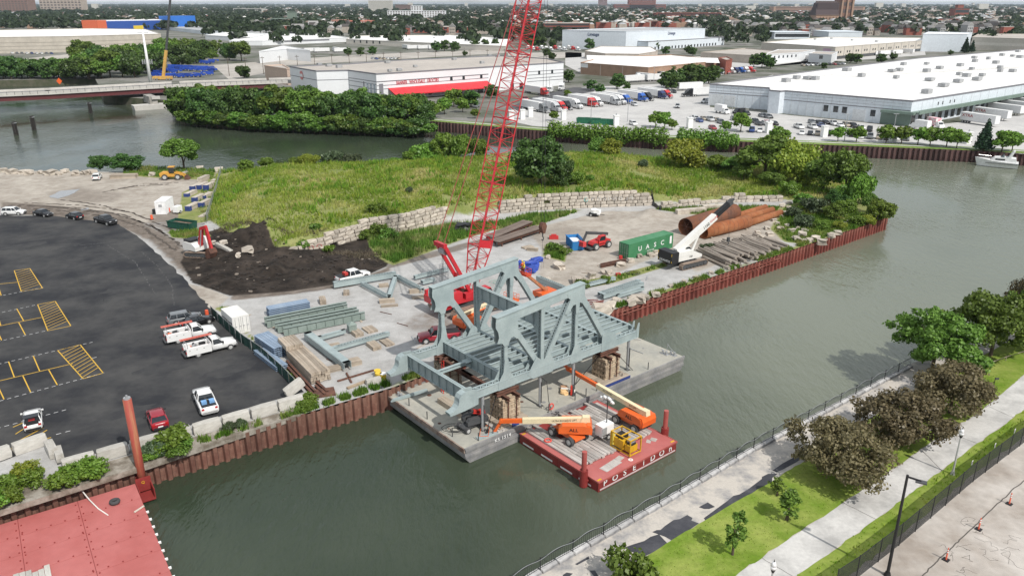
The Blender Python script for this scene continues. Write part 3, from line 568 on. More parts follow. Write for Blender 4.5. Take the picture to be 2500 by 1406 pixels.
for s,t,r_ in ((N1,0,.17),(N2,0,.2),(NE-1.3,.0,.2),(-8.6,-.1,.2),(N1,TW,.2),(N2,TW,.2)):
 q=TO+E1*s+E2*t;po=thing('shoring_post',f"grey steel shoring post under the {'near' if t < 1 else 'far'} truss, {'ringed by black hose' if (s, t) == (N1, 0) else 'second node' if s == N2 and t < 1 else 'by the free barge end' if s > 12 else 'beside the curved heel plate' if s < -7 else 'behind the floor beams, first node' if s == N1 else 'behind the floor beams, second node'}",'post',(q.x,q.y,DZ),SA)
 MB().tube((0,0,.04),(0,0,3.45-DZ-.02),r_,n=12).build('shaft',mgrey,po);MB().bb(-.32,.32,-.32,.32,0,.04).build('foot_plate',dgrey,po);MB().bb(-.03,.03,-r_-.12,-r_,.5,3.2).build('jack_rail',dgrey,po)
def crib(s,t,label,h,mat,base=None):
 q=TO+E1*s+E2*t;c=thing('timber_crib',label,'crib',(q.x,q.y,DZ),SA);z=0.0;r=random.Random(int(s*7+t))
 if base:
  bt=MB().bb(-base[0]/2,base[0]/2,-.2,.2,0,.3).mesh('mat_timber',timber)
  for k in range(2):
   for i in range(int(base[1]/.42)):link('mat_timber',bt,c,(r.uniform(-.08,.08),-base[1]/2+.21+i*.42,k*.31))
  z=.63
  if base[2]:
   MB().bb(-base[0]/2-.03,base[0]/2+.03,-base[1]/2-.05,-base[1]/2-.02,.22,.6).build('blue_edge',bluep,c);MB().bb(-base[0]/2-.12,-base[0]/2-.09,-base[1]/2,base[1]/2-.3,.2,.58).build('blue_edge',bluep,c)
 n=int((h-z)/.3);tm=MB().bb(-1.25,1.25,-.14,.14,0,.29).mesh('crib_timber',mat)
 for k in range(n):
  for i in range(5):
   o=link('crib_timber',tm,c,((0 if k%2==0 else -1.0+i*.5)+r.uniform(-.05,.05),(-1.0+i*.5 if k%2==0 else 0)+r.uniform(-.05,.05),z+k*.3),0 if k%2==0 else R_(90))
  if k%2==1:
   for y in (-1.14,1.14):link('crib_timber',tm,c,(0,y,z+k*.3)).scale=(1,.55,1)
 z+=n*.3
 for x in (-.75,.75):MB().ibeam((x,-1.7,z+.2),(x,1.7,z+.2),.35,.4,.04).build('cap_beam',rustb,c)
 for y in (-.5,.5):MB().ibeam((-1.6,y,z+.6),(1.6,y,z+.6),.35,.4,.04).build('cap_beam',rustb,c)
 for x in (-.6,.6):MB().bb(x-.06,x+.06,-1.38,-1.3,.3,z).build('strap',rustb,c)
HC=3.3-DZ-.82
crib(N0+.1,0,'pale timber crib stack under the near truss beside the tipped boom lift',HC,timber_l,(4.0,3.4,0));crib(N3+.1,0,'timber crib stack on a blue edged mat near the barge end',HC,timber_l,(4.6,4.2,1))
crib(N0+.1,TW-.9,'dark timber crib stack with red ladder under the far truss',HC,timber);crib(N3,TW-.9,'dark timber crib stack at the far corner of the floor',HC,timber)
for y in (3.5,8.2):tag(MB().ibeam(TO+E1*(N0-.9)+E2*(y-3.4)+Vector((0,0,2.9)),TO+E1*(N0-.9)+E2*(y+3.4)+Vector((0,0,2.9)),.4,.6,.05).build('support_beam',rustb),'rust brown support beam below the first floor beam, '+('near the water side' if y<5 else 'near the yard side'),'beam')
def lumber(name,label,q,rz,n,L,w,h,layers,mat,z0,group=None,jit=.06):
 st=thing(name,label,'timber stack',(q[0],q[1],z0),rz,group);tm=MB().bb(-L/2,L/2,-w/2,w/2,0,h*.97).mesh('timber',mat)
 for k in range(layers):
  for i in range(n):link('timber',tm,st,(rnd.uniform(-jit,jit)*L*.3,(i-(n-1)/2)*w*1.04,k*h),rnd.uniform(-.012,.012))
 return st
lumber('timber_stack','row of long square timbers on the barge behind the heel girder',S(4.1,7.4),SA+R_(90),3,6.0,.34,.34,2,timber,DZ)
lumber('timber_stack','grey timbers lying beside the near crib',S(5.6,1.8),SA+R_(90),5,3.0,.3,.28,1,plank_g,DZ)
lumber('timber_stack','two blue painted timbers by the basket of the boom lift',S(6.2,.95),SA+R_(8),2,2.2,.4,.4,1,timber,DZ);tag(MB().bb(-.5,.5,-.05,.4,0,.42).build('paint_box',bluep,None,False,tuple(S(7.4,.4,DZ)),SA),'blue painted block end on the barge edge','block')
tag(MB().bb(-1.3,1.3,-.35,.35,0,.1).build('steel_plate',steel,None,False,tuple(S(3.6,.7,DZ)),SA-R_(8)),'loose blue grey steel plate on the barge corner','steel plate')
tag(MB().side([(-2.3,.0),(-2.0,.3),(2.4,.55),(2.5,.2)],-.15,.15).build('steel_plate',steel,None,False,tuple(S(1.7,13.8,DZ)),SA-R_(10)),'notched blue grey splice plate on the barge by the piling','steel plate')
def hose(pts,r,label,mat=black):tag(MB().path(pts,r,5).build('hose',mat),label,'hose')
def curl(c,R0,n,z,turns):return [Vector((c.x+(R0+.05*i)*math.cos(i*turns*6.28/n),c.y+(R0+.04*i)*.8*math.sin(i*turns*6.28/n),z+.01*i)) for i in range(n)]
hose(curl(S(1.6,4.0),.3,30,DZ+.03,3),.035,'coil of black hose on the barge near its rusty end')
hose([TO+E1*.1+Vector((0,-.3,3)),TO+E1*.5+Vector((.4,-.2,2.2)),TO+Vector((.9,-.4,1.2)),TO+Vector((1.0,-.9,.2)),TO+Vector((1.3,-1.5,DZ+.05)),TO+Vector((2.2,-1.6,DZ+.05)),TO+Vector((1.8,-2.2,DZ+.05)),TO+Vector((.8,-1.6,DZ+.05))],.04,'black hose hanging from the near truss beside the post')
gc=thing('gas_bottle_cart','red and grey gas bottle cart under the truss','cart',tuple(S(17.2,1.6,DZ)),SA)
for x,m_ in ((0,M('red_bottle',(.6,.05,.03),.4)),(.32,dgrey)):MB().tube((x,0,.12),(x,0,1.25),.13,n=10).tube((x,0,1.25),(x,0,1.45),.13,.04,n=10).build('gas_bottle',m_,gc)
for y in (-.3,.3):MB().tube((.15,y-.05,.22),(.15,y+.05,.22),.2,n=12).build('wheel',tyre_m,gc)
for i,(s_,t_,c_) in enumerate(((16.9,2.5,(.75,.5,.25)),(17.4,2.9,(.75,.74,.70)),(17.9,2.3,(.7,.68,.62)),(17.6,3.3,(.5,.3,.18)))):
 tag(jitter_block(500+i,.9,.7,.5,.2).build('debris_sack',M(f'sack_{i}',c_,.9),None,False,tuple(S(s_,t_,DZ+.22))),['tan paper sack','white rag heap','pale cloth bundle','brown board scrap'][i]+' in the litter behind the gas bottle cart','litter')
tr=MB()
for i in range(16):a0=i*6.283/16;a1=(i+1)*6.283/16;tr.tube((math.cos(a0)*.36,0,.4+math.sin(a0)*.36),(math.cos(a1)*.36,0,.4+math.sin(a1)*.36),.085,n=6)
lr=tr.build('life_ring',M('life_ring_red',(.72,.10,.08),.6),None,False,tuple(S(13.0,.6,DZ)),SA);tag(lr,'red life ring hung on a stanchion at the barge edge','life ring')
for i,(s_,t_,l_,a_) in enumerate(((28,7,3.2,20),(29.5,6.4,2.6,50),(30,7.6,2.2,-10),(33,5.5,2.8,95),(27,9,2,0))):tag(MB().beam((-l_/2,0,.05),(l_/2,0,.05),.1,.08).build('scrap_bar',mgrey if i%2 else rustb,None,False,tuple(S(s_,t_,DZ)),SA+R_(a_)),'loose steel bar lying on the empty end of the barge','steel bar','steel bars on the barge')
tb=thing('steel_table','small steel table with rusty top at the foot of the barge post','table',tuple(S(24.6,1.4,DZ)),SA);MB().bb(-.55,.55,-.5,.5,.9,.97).build('table_top',rustb,tb)
for x in (-.5,.5):
 for y in (-.45,.45):MB().bb(x-.03,x+.03,y-.03,y+.03,0,.9).build('leg',mgrey,tb)
for nm,a0,b0 in (('near crib',(N0+1.2,0),(N0+5.2,-.6)),('end crib',(N3-1.3,0),(N3-4.0,1.2)),('end crib, free side',(N3+1.4,0),(N3+4.6,-.6)),('near crib, heel side',(N0-1.2,0),(N0-3.6,-1.2))):
 tag(MB().beam(TO+E1*a0[0]+E2*a0[1]+Vector((0,0,2.7)),TO+E1*b0[0]+E2*b0[1]+Vector((0,0,DZ+.05)),.07,.07).build('tie_chain',black),f'dark tie down chain from the {nm} to the deck','chain')
PO=S(7.45,-12.7);pb=thing('barge','red sectional barge with timber deck carrying two orange lifts','barge',tuple(PO),SA);PZ=-1.6;LP,WP=12.25,12.4
MB().bb(0,LP,0,3.0,-3.6,PZ).build('hull_section',redd,pb)
for i,(y0,y1) in enumerate(((3.03,6.1),(6.13,9.2),(9.23,WP))):MB().bb(0,LP,y0,y1,-3.6,PZ).build('hull_section',redd,pb)
MB().bb(-.02,LP+.02,-.02,2.95,PZ,PZ+.02).build('bow_deck',redfade,pb)
for x0 in (-.02,LP-.9):MB().bb(x0,x0+.92,2.97,WP,PZ,PZ+.02).build('side_deck',redfade,pb)
MB().bb(-.06,LP+.06,-.09,-.02,PZ-.12,PZ+.06).build('bow_rim',redp,pb)
for x in (-.09,LP+.02):MB().bb(x,x+.07,0,WP,PZ-.12,PZ+.06).build('side_rim',redp,pb)
for y in (.6,3.4,6.5,9.6):MB().bb(-.055,-.03,y+.4,y+2.2,-2.62,-2.42).build('white_stripe',white,pb)
MB().bb(.2,LP-.2,-.055,-.03,-2.66,-2.5).build('white_stripe',M('worn_white_line',(.6,.5,.5),.7),pb)
for i,ch in enumerate('POSEiDOn'):text(ch,.95,white,pb,(.95+i*1.465,-.045,PZ-.45),(R_(90),0,0),.006,sx=1.15)
r=random.Random(11);cols=24;w=(LP-1.3)/cols
pl=[MB().bb(-w/2+.02,w/2-.02,-l/2,l/2,0,.2).mesh('plank',plank_g) for l in (2.2,3.1,4.3,6.1)];LN=(2.2,3.1,4.3,6.1)
for i in range(cols):
 y=2.9+r.uniform(-.15,.3)
 while y<WP-1.2:
  k=r.randrange(4)
  if y+LN[k]>WP+.1:k=0
  if not (9.0<y+LN[k]/2 and 3<i<9 and k<2):link('plank',pl[k],pb,(.65+(i+.5)*w,y+LN[k]/2,PZ+.03+r.uniform(0,.05)),r.uniform(-.008,.008))
  y+=LN[k]+.04
for x,y in ((-.38,1.75),(LP+.38,2.0)):
 MB().tube((x,y,-4.5),(x,y,PZ+2.9),.27,n=14).build('spud',redp,pb);MB().pipe((x,y,-2.75),(x,y,PZ+.75),.43,.1,16).build('spud_sleeve',redd,pb);MB().bb(min(x,x*.0+(0 if x<0 else LP)) if x<0 else LP,max(x,0) if x<0 else x,y-.45,y+.45,PZ-.5,PZ-.3).build('sleeve_bracket',redd,pb)
for i,(x,y,a_,b_,rz) in enumerate(((3.2,1.35,2.6,1.0,.1),(4.9,1.7,.9,.7,.2),(9.9,2.0,.7,.5,.6),(10.6,1.9,.7,.7,.4),(6.9,2.2,.6,.3,-.4))):MB().box((x,y,PZ+.03),(a_,b_,.012),rz).build('bare_patch',plank_g,pb)
MB().pipe((5.6,.75,PZ+.02),(5.6,.75,PZ+.045),.26,.14,14).build('deck_ring',white,pb)
for x,y in ((.35,.25),(LP-.35,.3),(.2,WP-.4)):MB().bb(x-.28,x+.28,y-.1,y+.1,PZ+.02,PZ+.05).build('corner_mark',yellow,pb)
lr2=link('life_ring',lr.data,None,tuple(S(8.8,-3.1,PZ+.28)),0);lr2.rotation_euler=(R_(90),0,0);lr2.location=S(8.8,-3.5,PZ+.33);tag(lr2,'red life ring lying flat on the timber deck','life ring')
RO=P(330,1180,-1.4);rb=thing('barge','large red plated deck barge in the corner beside the car park','barge',(RO.x,RO.y,0),R_(34.5));RZ_=-1.4
MB().bb(-45,0,-40,0,-3.8,RZ_-.02).build('hull',redd,rb)
ys=[0,-3.0,-6.0,-9.0,-12.2,-15.6,-19,-23];xs_=[0,-5.2,-10.2,-15.5,-21,-27,-35,-45]
for i in range(7):
 for j in range(7):MB().bb(xs_[j+1]+.03,xs_[j]-.02,ys[i+1]+.02,ys[i]-.02,RZ_-.02,RZ_+.01+.004*((i+j)%2)).build('deck_plate',redfade,rb)
bolt=MB().tube((0,0,0),(0,0,.07),.07,n=6).mesh('bolt',redd)
for j in range(1,4):
 for k in range(26):link('bolt',bolt,rb,(xs_[j]+(.22 if k%2 else -.22),-.7-k*.62,RZ_+.01))
for i in range(1,6):
 for k in range(14):link('bolt',bolt,rb,(-.8-k*1.15,ys[i]+.18,RZ_+.01))
lug=MB().bb(-.1,.14,-.1,.1,0,.16).mesh('fender_lug',white)
for k in range(14):link('fender_lug',lug,rb,(.06,-5.6-k*1.35,RZ_-.14))
g_=random.Random(2);gp=[MB().bb(-.21,.21,-2.4,2.4,0,.2).mesh('plank',M('pale_mat_timber',(.52,.51,.47),.9,scale=1,col2=(.42,.40,.36),stretch=(3,.3,1),rand=.15,fine=.1))]
mt=thing('timber_mat','pale weathered timber mat lying on the red deck barge','timber mat',tuple(RO+Vector((math.cos(R_(34.5)),math.sin(R_(34.5)),0))*-8.6+Vector((math.sin(R_(34.5)),-math.cos(R_(34.5)),0))*11.4+Vector((0,0,.03))),R_(34.5))
for k in range(22):link('plank',gp[0],mt,(-k*.45,g_.choice((0,.0,-.45,.1))+g_.uniform(-.08,.08),0))
sp=thing('spud_pile','tall rusty red steel pile standing at the corner of the deck barge','pile',(RO.x,RO.y,0),R_(34.5))
MB().tube((.75,.55,-4.5),(.75,.55,7.7),.41,n=18).build('pile_tube',M('streaked_red_pile',(.33,.07,.05),.7,scale=.8,col2=(.36,.16,.08),amt=.35,stretch=(3,3,.25)),sp,True)
MB().tube((.75,.55,7.7),(.75,.55,7.85),.34,n=14).tube((.75,.55,7.85),(.75,.55,8.1),.1,n=8).build('pile_cap',mgrey,sp)
bk_=MB();bk_.bb(0.03,1.45,-.2,-.08,-2.4,-.9);bk_.bb(.03,.12,-2.0,-.2,-2.5,-1.35);bk_.bb(1.35,1.45,-1.9,-.2,-2.6,-1.5);bk_.bb(.1,1.4,-2.0,-.2,-2.6,-2.5);bk_.bb(.1,1.4,1.15,1.28,-2.4,-1.2);bk_.build('bracket',redd,sp)
text('Q',.4,yellow,sp,(.7,-.21,-1.4),(R_(90),0,0),.004)
ty=MB()
def torus(m,R0,r0,n=20,k=8,c=(0,0,0)):
 V=[(c[0]+(R0+r0*math.cos(6.2832*j/k))*math.cos(6.2832*i/n),c[1]+(R0+r0*math.cos(6.2832*j/k))*math.sin(6.2832*i/n),c[2]+r0*math.sin(6.2832*j/k)*1.15) for i in range(n) for j in range(k)]
 return m.add(V,[(i*k+j,((i+1)%n)*k+j,((i+1)%n)*k+(j+1)%k,i*k+(j+1)%k) for i in range(n) for j in range(k)])
torus(ty,.34,.17);q=P(280,1224,-1.2);tag(ty.build('tyre',tyre_m,None,True,(q.x,q.y,RZ_+.22)),'old black tyre lying on the red deck barge','tyre')
pts=[P(x,y,z) for x,y,z in ((185,1176,-.4),(200,1197,-.9),(218,1219,-1.2),(240,1241,-1.35),(264,1257,-1.36))];tag(MB().path(pts,.06,6).build('mooring_rope',M('rope_white',(.72,.70,.66),.9)),'thick white mooring rope running ashore from the red barge','rope')
q=P(340,1243,-1.35);tag(MB().beam((-.55,0,.05),(.55,0,.05),.14,.1).build('timber_offcut',M('pale_board',(.6,.56,.48)),None,False,tuple(q),R_(65)),'short pale board lying near the edge of the red barge','board')
cr_red=M('crane_red_paint',(.50,.025,.035),.45,scale=.8,var=.08,coat=.2);track_m=M('track_steel',(.20,.15,.12),.8,scale=2,col2=(.30,.23,.18),amt=.5,fine=.1);wpaint=M('off_white_machine',(.72,.71,.68),.45,scale=1,var=.05)
def track(m,L,w,h,x0=0,y0=0,n=28):
 """crawler track as a rounded loop of shoes"""
 r=h/2;per=2*(L-2*r)+2*math.pi*r;out=[]
 for i in range(n):
  s=per*i/n;a_=L-2*r
  if s<a_:p,t=(-a_/2+s,h),0
  elif s<a_+math.pi*r:q=(s-a_)/r;p,t=(a_/2+r*math.sin(q),r+r*math.cos(q)),-q
  elif s<2*a_+math.pi*r:p,t=(a_/2-(s-a_-math.pi*r),0),math.pi
  else :q=(s-2*a_-math.pi*r)/r;p,t=(-a_/2-r*math.sin(q),r-r*math.cos(q)),math.pi-q
  d=per/n*.46;c,sn=math.cos(t),math.sin(t);out.append((p,t))
  V=[]
  for yy in (-w/2,w/2):
   for dx,dz in ((-d,-.07),(d,-.07),(d,.03),(-d,.03)):V.append((x0+p[0]+dx*c-dz*sn,y0+yy,p[1]+dx*sn+dz*c))
  m.add(V,[(3,2,1,0),(4,5,6,7),(0,1,5,4),(1,2,6,5),(2,3,7,6),(3,0,4,7)])
 return m
def crawler(root,L,w,h,gauge,name='crawler_track',nsh=30):
 for y in (-gauge/2,gauge/2):
  o=track(MB(),L,w,h,0,y,nsh).build(name,track_m,root);f=MB();r=h/2
  f.bb(-L/2+r,L/2-r,y-w*.3,y+w*.3,.18,h-.18)
  for i in range(7):x=-L/2+r+(L-2*r)*i/6;f.tube((x,y-w*.42,r*.55 if 0<i<6 else r),(x,y+w*.42,r*.55 if 0<i<6 else r),r*(.42 if 0<i<6 else .8),n=10)
  f.build('track_frame',dgrey,o)
def lattice(root,name,p0,p1,w0,w1,side,mat,panels,rc=.07,rl=.03,part=True):
 """four chords with lacing on all faces; side = horizontal unit vector across the boom"""
 a_,b_=Vector(p0),Vector(p1);d=(b_-a_).normalized();s=Vector(side);n=d.cross(s).normalized();m=MB()
 def c(i,t):g=w0+(w1-w0)*t if not hasattr(w0,'__len__') else None;return a_.lerp(b_,t)+s*(g[0] if 0 else (w0[0]+(w1[0]-w0[0])*t))*(1 if i in (1,2) else -1)/2+n*(w0[1]+(w1[1]-w0[1])*t)*(1 if i in (2,3) else -1)/2
 for i in range(4):m.tube(c(i,0),c(i,1),rc,n=6)
 o=m.build(name,mat,root) if part else None;l=MB()
 for k in range(panels):
  t0,t1=k/panels,(k+1)/panels
  for i in range(4):
   j=(i+1)%4;x,y=(i,j) if (k+i)%2 else (j,i);l.tube(c(x,t0),c(y,t1),rl,n=4,cap=False);l.tube(c(i,t1),c(j,t1),rl*.8,n=4,cap=False)
 l.build('lacing',mat,o);return o
CC=Vector((-7.2,111.3,0));ck=thing('crawler_crane','tall red lattice boom crawler crane behind the bridge section','crane',tuple(CC),SA)
crawler(ck,8.8,1.25,1.35,5.9)
MB().bb(-2.2,2.2,-2.3,2.3,.5,1.25).tube((0,0,1.2),(0,0,1.7),1.5,n=20).build('car_body',dgrey,ck)
ub=MB();ub.bb(-4.6,2.2,-1.6,1.6,1.7,2.1);ub.bb(-4.4,-1.5,-1.55,-.5,2.1,3.4);ub.bb(-4.4,-.2,.45,1.6,2.1,3.3);ub.bb(-1.0,1.9,-1.65,-.8,2.1,3.0);ub.build('upper_frame',cr_red,ck)
cwm=MB();cwm.side([(-5.7,1.75),(-5.75,2.9),(-4.4,3.1),(-4.4,1.75)],-2.6,2.6);cwm.build('counterweight',cr_red,ck)
for y in (-2.6,2.1):MB().bb(-5.6,-3.9,y,y+.5,1.9,3.6).build('counterweight_slab',cr_red,ck)
text('ALL',1.15,white,ck,(-5.78,-.4,2.35),(R_(90),0,R_(-90)),.01,sx=1.2)
cb=MB().side([(1.2,1.5),(1.2,3.7),(2.6,3.7),(3.2,2.7),(3.2,1.5)],-3.1,-1.7).build('cab',cr_red,ck);MB().side([(2.2,2.5),(2.2,3.55),(2.66,3.55),(3.14,2.72),(3.14,2.5)],-3.12,-1.68).bb(1.3,2.1,-3.12,-3.1,2.4,3.5).build('cab_window',glass,cb)
for i,(x,y) in enumerate(((-.2,0),(-1.7,0),(-3.0,0))):MB().tube((x,-.42,2.7),(x,.42,2.7),.5,n=16).build('winch_drum',dgrey if i else rustb,ck)
al=R_(74.8);BF=Vector((1.0,0,2.2));bd=Vector((math.cos(al),0,math.sin(al)));sy=(0,1,0)
def bp_(l):return BF+bd*l
lattice(ck,'boom_butt',bp_(0),bp_(7.5),(1.6,.5),(2.7,2.4),sy,cr_red,6,.095,.05)
for k in range(5):lattice(ck,'boom_section',bp_(7.5+k*9.6),bp_(7.5+(k+1)*9.6),(2.7,2.4),(2.7,2.4),sy,cr_red,9,.095,.042)
for l in (7.5,7.5+9.6,7.5+19.2,7.5+28.8,7.5+38.4):
 q=bp_(l);n_=bd.cross(Vector(sy)).normalized();fr=MB()
 for g in (-1,1):fr.beam(q+n_*(g*1.2)-Vector((0,1.35,0)),q+n_*(g*1.2)+Vector((0,1.35,0)),.14,.14);fr.beam(q-n_*1.2+Vector((0,g*1.35,0)),q+n_*1.2+Vector((0,g*1.35,0)),.14,.14)
 fr.build('boom_connector',cr_red,ck)
q=bp_(7.6);n_=bd.cross(Vector(sy)).normalized();MB().beam(q-n_*1.1+Vector((0,-1.38,.4)),q+n_*1.1+Vector((0,-1.38,.4)),1.1,.05,(0,1,0)).build('boom_plate',cr_red,ck)
BT=bp_(52.5)
MT=Vector((-4.2,0,11.0));ms=MB()
for y in (-1.05,1.05):ms.beam((.6,y*.9,2.3),(MT.x,y,MT.z),.42,.5,(1,0,0))
ms.beam((MT.x,-1.3,MT.z),(MT.x,1.3,MT.z),.6,.6);ms.beam((-1.2,-1.0,5.8),(-1.2,1.0,5.8),.22,.22);ms.beam((-1.6,-1,6.4),(-.9,1,5.0),.12,.12);o=ms.build('hoist_mast',cr_red,ck)
MB().tube((MT.x+.5,-.7,MT.z-1.1),(MT.x+.5,.7,MT.z-1.1),.5,n=14).build('sheave_block',mgrey,o)
hr_=MB()
for y in (-.25,-.1,.1,.25):hr_.tube((MT.x+.5,y,MT.z-1.1),(-4.3,y,3.6),.022,n=4)
hr_.build('hoist_rope',rope_m,ck)
pn=MB()
for y in (-.9,.9):pn.tube((MT.x,y,MT.z+.2),(BT.x-.3,y*.8,BT.z),.06,n=5)
for y in (-.25,0,.25):pn.tube(bp_(3)+Vector((0,y,0)),BT+Vector((0,y,0)),.025,n=4)
pn.build('pendant_line',M('pendant_red',(.30,.05,.05),.6),ck)
HKX=None
hkp=P(1318,590,3.0)
MB().box(BT+Vector((.3,0,0)),(1.6,1.6,1.4)).build('boom_head',cr_red,ck)
hx=BT.x+1.0;hb=thing('hook_block','dark hook block hanging on the crane load lines above the yard','hook block',tuple(CC+E1*hx+Vector((0,0,0))),SA)
zz=9.6;MB().side([(-.55,zz+.6),(-.3,zz+1.2),(.3,zz+1.2),(.55,zz+.6),(.2,zz-.5),(-.2,zz-.5)],-.42,.42).build('block',rustb,hb);MB().path([(0,0,zz-.5),(0,0,zz-1.1),(.22,0,zz-1.4),(.1,0,zz-1.75),(-.2,0,zz-1.6)],.1,6).build('hook',dgrey,hb)
ll=MB()
for y in (-.35,.35):ll.tube((0,y,zz+1.2),(0,y,BT.z-.5),.03,n=4)
ll.build('load_line',rope_m,hb);sl=MB()
for y in (-.12,.12):sl.tube((0,y*.3,zz-1.7),(y*3,y,3.0),.018,n=4)
sl.build('sling',rope_m,hb)
WC=P(1672,645);wc=thing('crawler_crane','white telescopic crawler crane with black counterweight beside the logs','crane',tuple(WC),R_(33))
crawler(wc,6.3,.85,1.1,4.2,nsh=26);MB().bb(-1.6,1.6,-1.7,1.7,.45,1.05).tube((0,0,1),(0,0,1.35),1.1,n=16).build('car_body',dgrey,wc)
wu=MB();wu.side([(-3.4,1.35),(-3.4,2.4),(-.6,2.9),(.9,2.5),(2.6,1.9),(2.6,1.35)],-1.45,1.45);wu.bb(-3.2,.2,-1.5,-.5,2.2,3.0);wu.build('upper_body',wpaint,wc)
MB().side([(-5.0,1.3),(-5.1,2.2),(-5.0,3.3),(-3.4,3.3),(-3.4,1.3)],-1.75,1.75).build('counterweight',black,wc);text('GRANITE',.55,white,wc,(-5.09,0,1.65),(R_(90),0,R_(-90)),.006,sx=1.15)
for y in (-1.7,1.62):MB().bb(-5.06,-5.0,y,y+.12,1.5,3.1).build('warning_stripe',M('warning_yellow',(.7,.45,.05),.6),wc)
cb=MB().side([(.3,1.35),(.3,3.0),(1.5,3.0),(2.3,2.1),(2.3,1.35)],.6,1.5).build('cab',wpaint,wc);MB().side([(.5,2.0),(.5,2.9),(1.45,2.9),(2.1,2.1),(2.1,2.0)],.58,1.52).build('cab_window',glass,cb)
A=Vector((-2.6,-.1,2.9));wd=Vector((math.cos(R_(29)),0,math.sin(R_(29))))
MB().beam(A,A+wd*10.4,1.0,1.15).build('boom_base',wpaint,wc);MB().beam(A+wd*10.4,A+wd*14.1,.78,.85).build('boom_tip',black,wc);MB().beam(A+wd*14.0,A+wd*15.1,.6,1.0).build('boom_head',dgrey,wc);MB().beam(A+wd*14.4+Vector((.1,0,.2)),A+wd*15.7,.3,.4).build('head_sheave',dgrey,wc)
MB().tube((1.2,-.1,1.9),tuple(A+wd*6.2-Vector((0,0,.7))),.22,n=10).build('luff_cylinder',wpaint,wc)
text('1160',.8,black,wc,tuple(A+wd*7.6+Vector((0,-.515,0))),(R_(90),R_(-29),0),.006);text('Granite',.6,M('logo_red',(.5,.06,.05)),wc,tuple(A+wd*9.6+Vector((0,-.515,.1))),(R_(90),R_(-29),0),.006,sx=1.1);text('1160',.4,black,wc,(-.2,-1.51,1.9),(R_(90),0,0),.004)
ht=A+wd*15.0;hk=MB()
for y in (-.12,.12):hk.tube(ht+Vector((.2,y,0)),(ht.x+.2,y-.1,3.2),.018,n=4)
hk.build('hoist_line',rope_m,wc);MB().bb(ht.x-.05,ht.x+.45,-.3,.1,2.5,3.3).path([(ht.x+.2,-.1,2.5),(ht.x+.35,-.1,2.1),(ht.x+.1,-.1,1.8)],.07,6).build('hook_block',dgrey,wc)
hd=MB();hd.tube((ht.x+.5,0,ht.z+.1),(ht.x+.9,0,ht.z+.5),.05,n=6);hd.build('boom_rest',dgrey,wc)
def wheel_set(root,pts,r,w,axis='y'):
 tm=MB().tube((0,-w/2,0),(0,w/2,0),r,n=16).mesh('tyre',tyre_m);rm=MB().tube((0,-w/2-.015,0),(0,w/2+.015,0),r*.6,n=12).tube((0,-w/2-.03,0),(0,w/2+.03,0),r*.22,n=8).mesh('rim',rim_m)
 for p in pts:o=link('wheel',tm,root,p);link('rim',rm,o)
def basket(root,p,yaw,mat,jib_m=None,w=2.3):
 b=MB();b.bb(-.5,.5,-w/2,w/2,0,.12);b.bb(-.5,.5,-w/2,w/2,.12,.32)
 fl=b.build('basket',mat,root,loc=p,rz=yaw);rl_=MB()
 for z in (.6,1.1):
  for y in (-w/2,w/2):rl_.tube((-.48,y,z),(.48,y,z),.03,n=5)
  for x in (-.48,.48):rl_.tube((x,-w/2,z),(x,w/2,z),.03,n=5)
 for x in (-.48,.48):
  for i in range(5):y=-w/2+w*i/4;rl_.tube((x,y,.1),(x,y,1.1),.03,n=5)
 rl_.build('basket_rail',mat,fl);MB().bb(-.45,-.2,-.35,.35,.8,1.15).build('control_box',black,fl);return fl
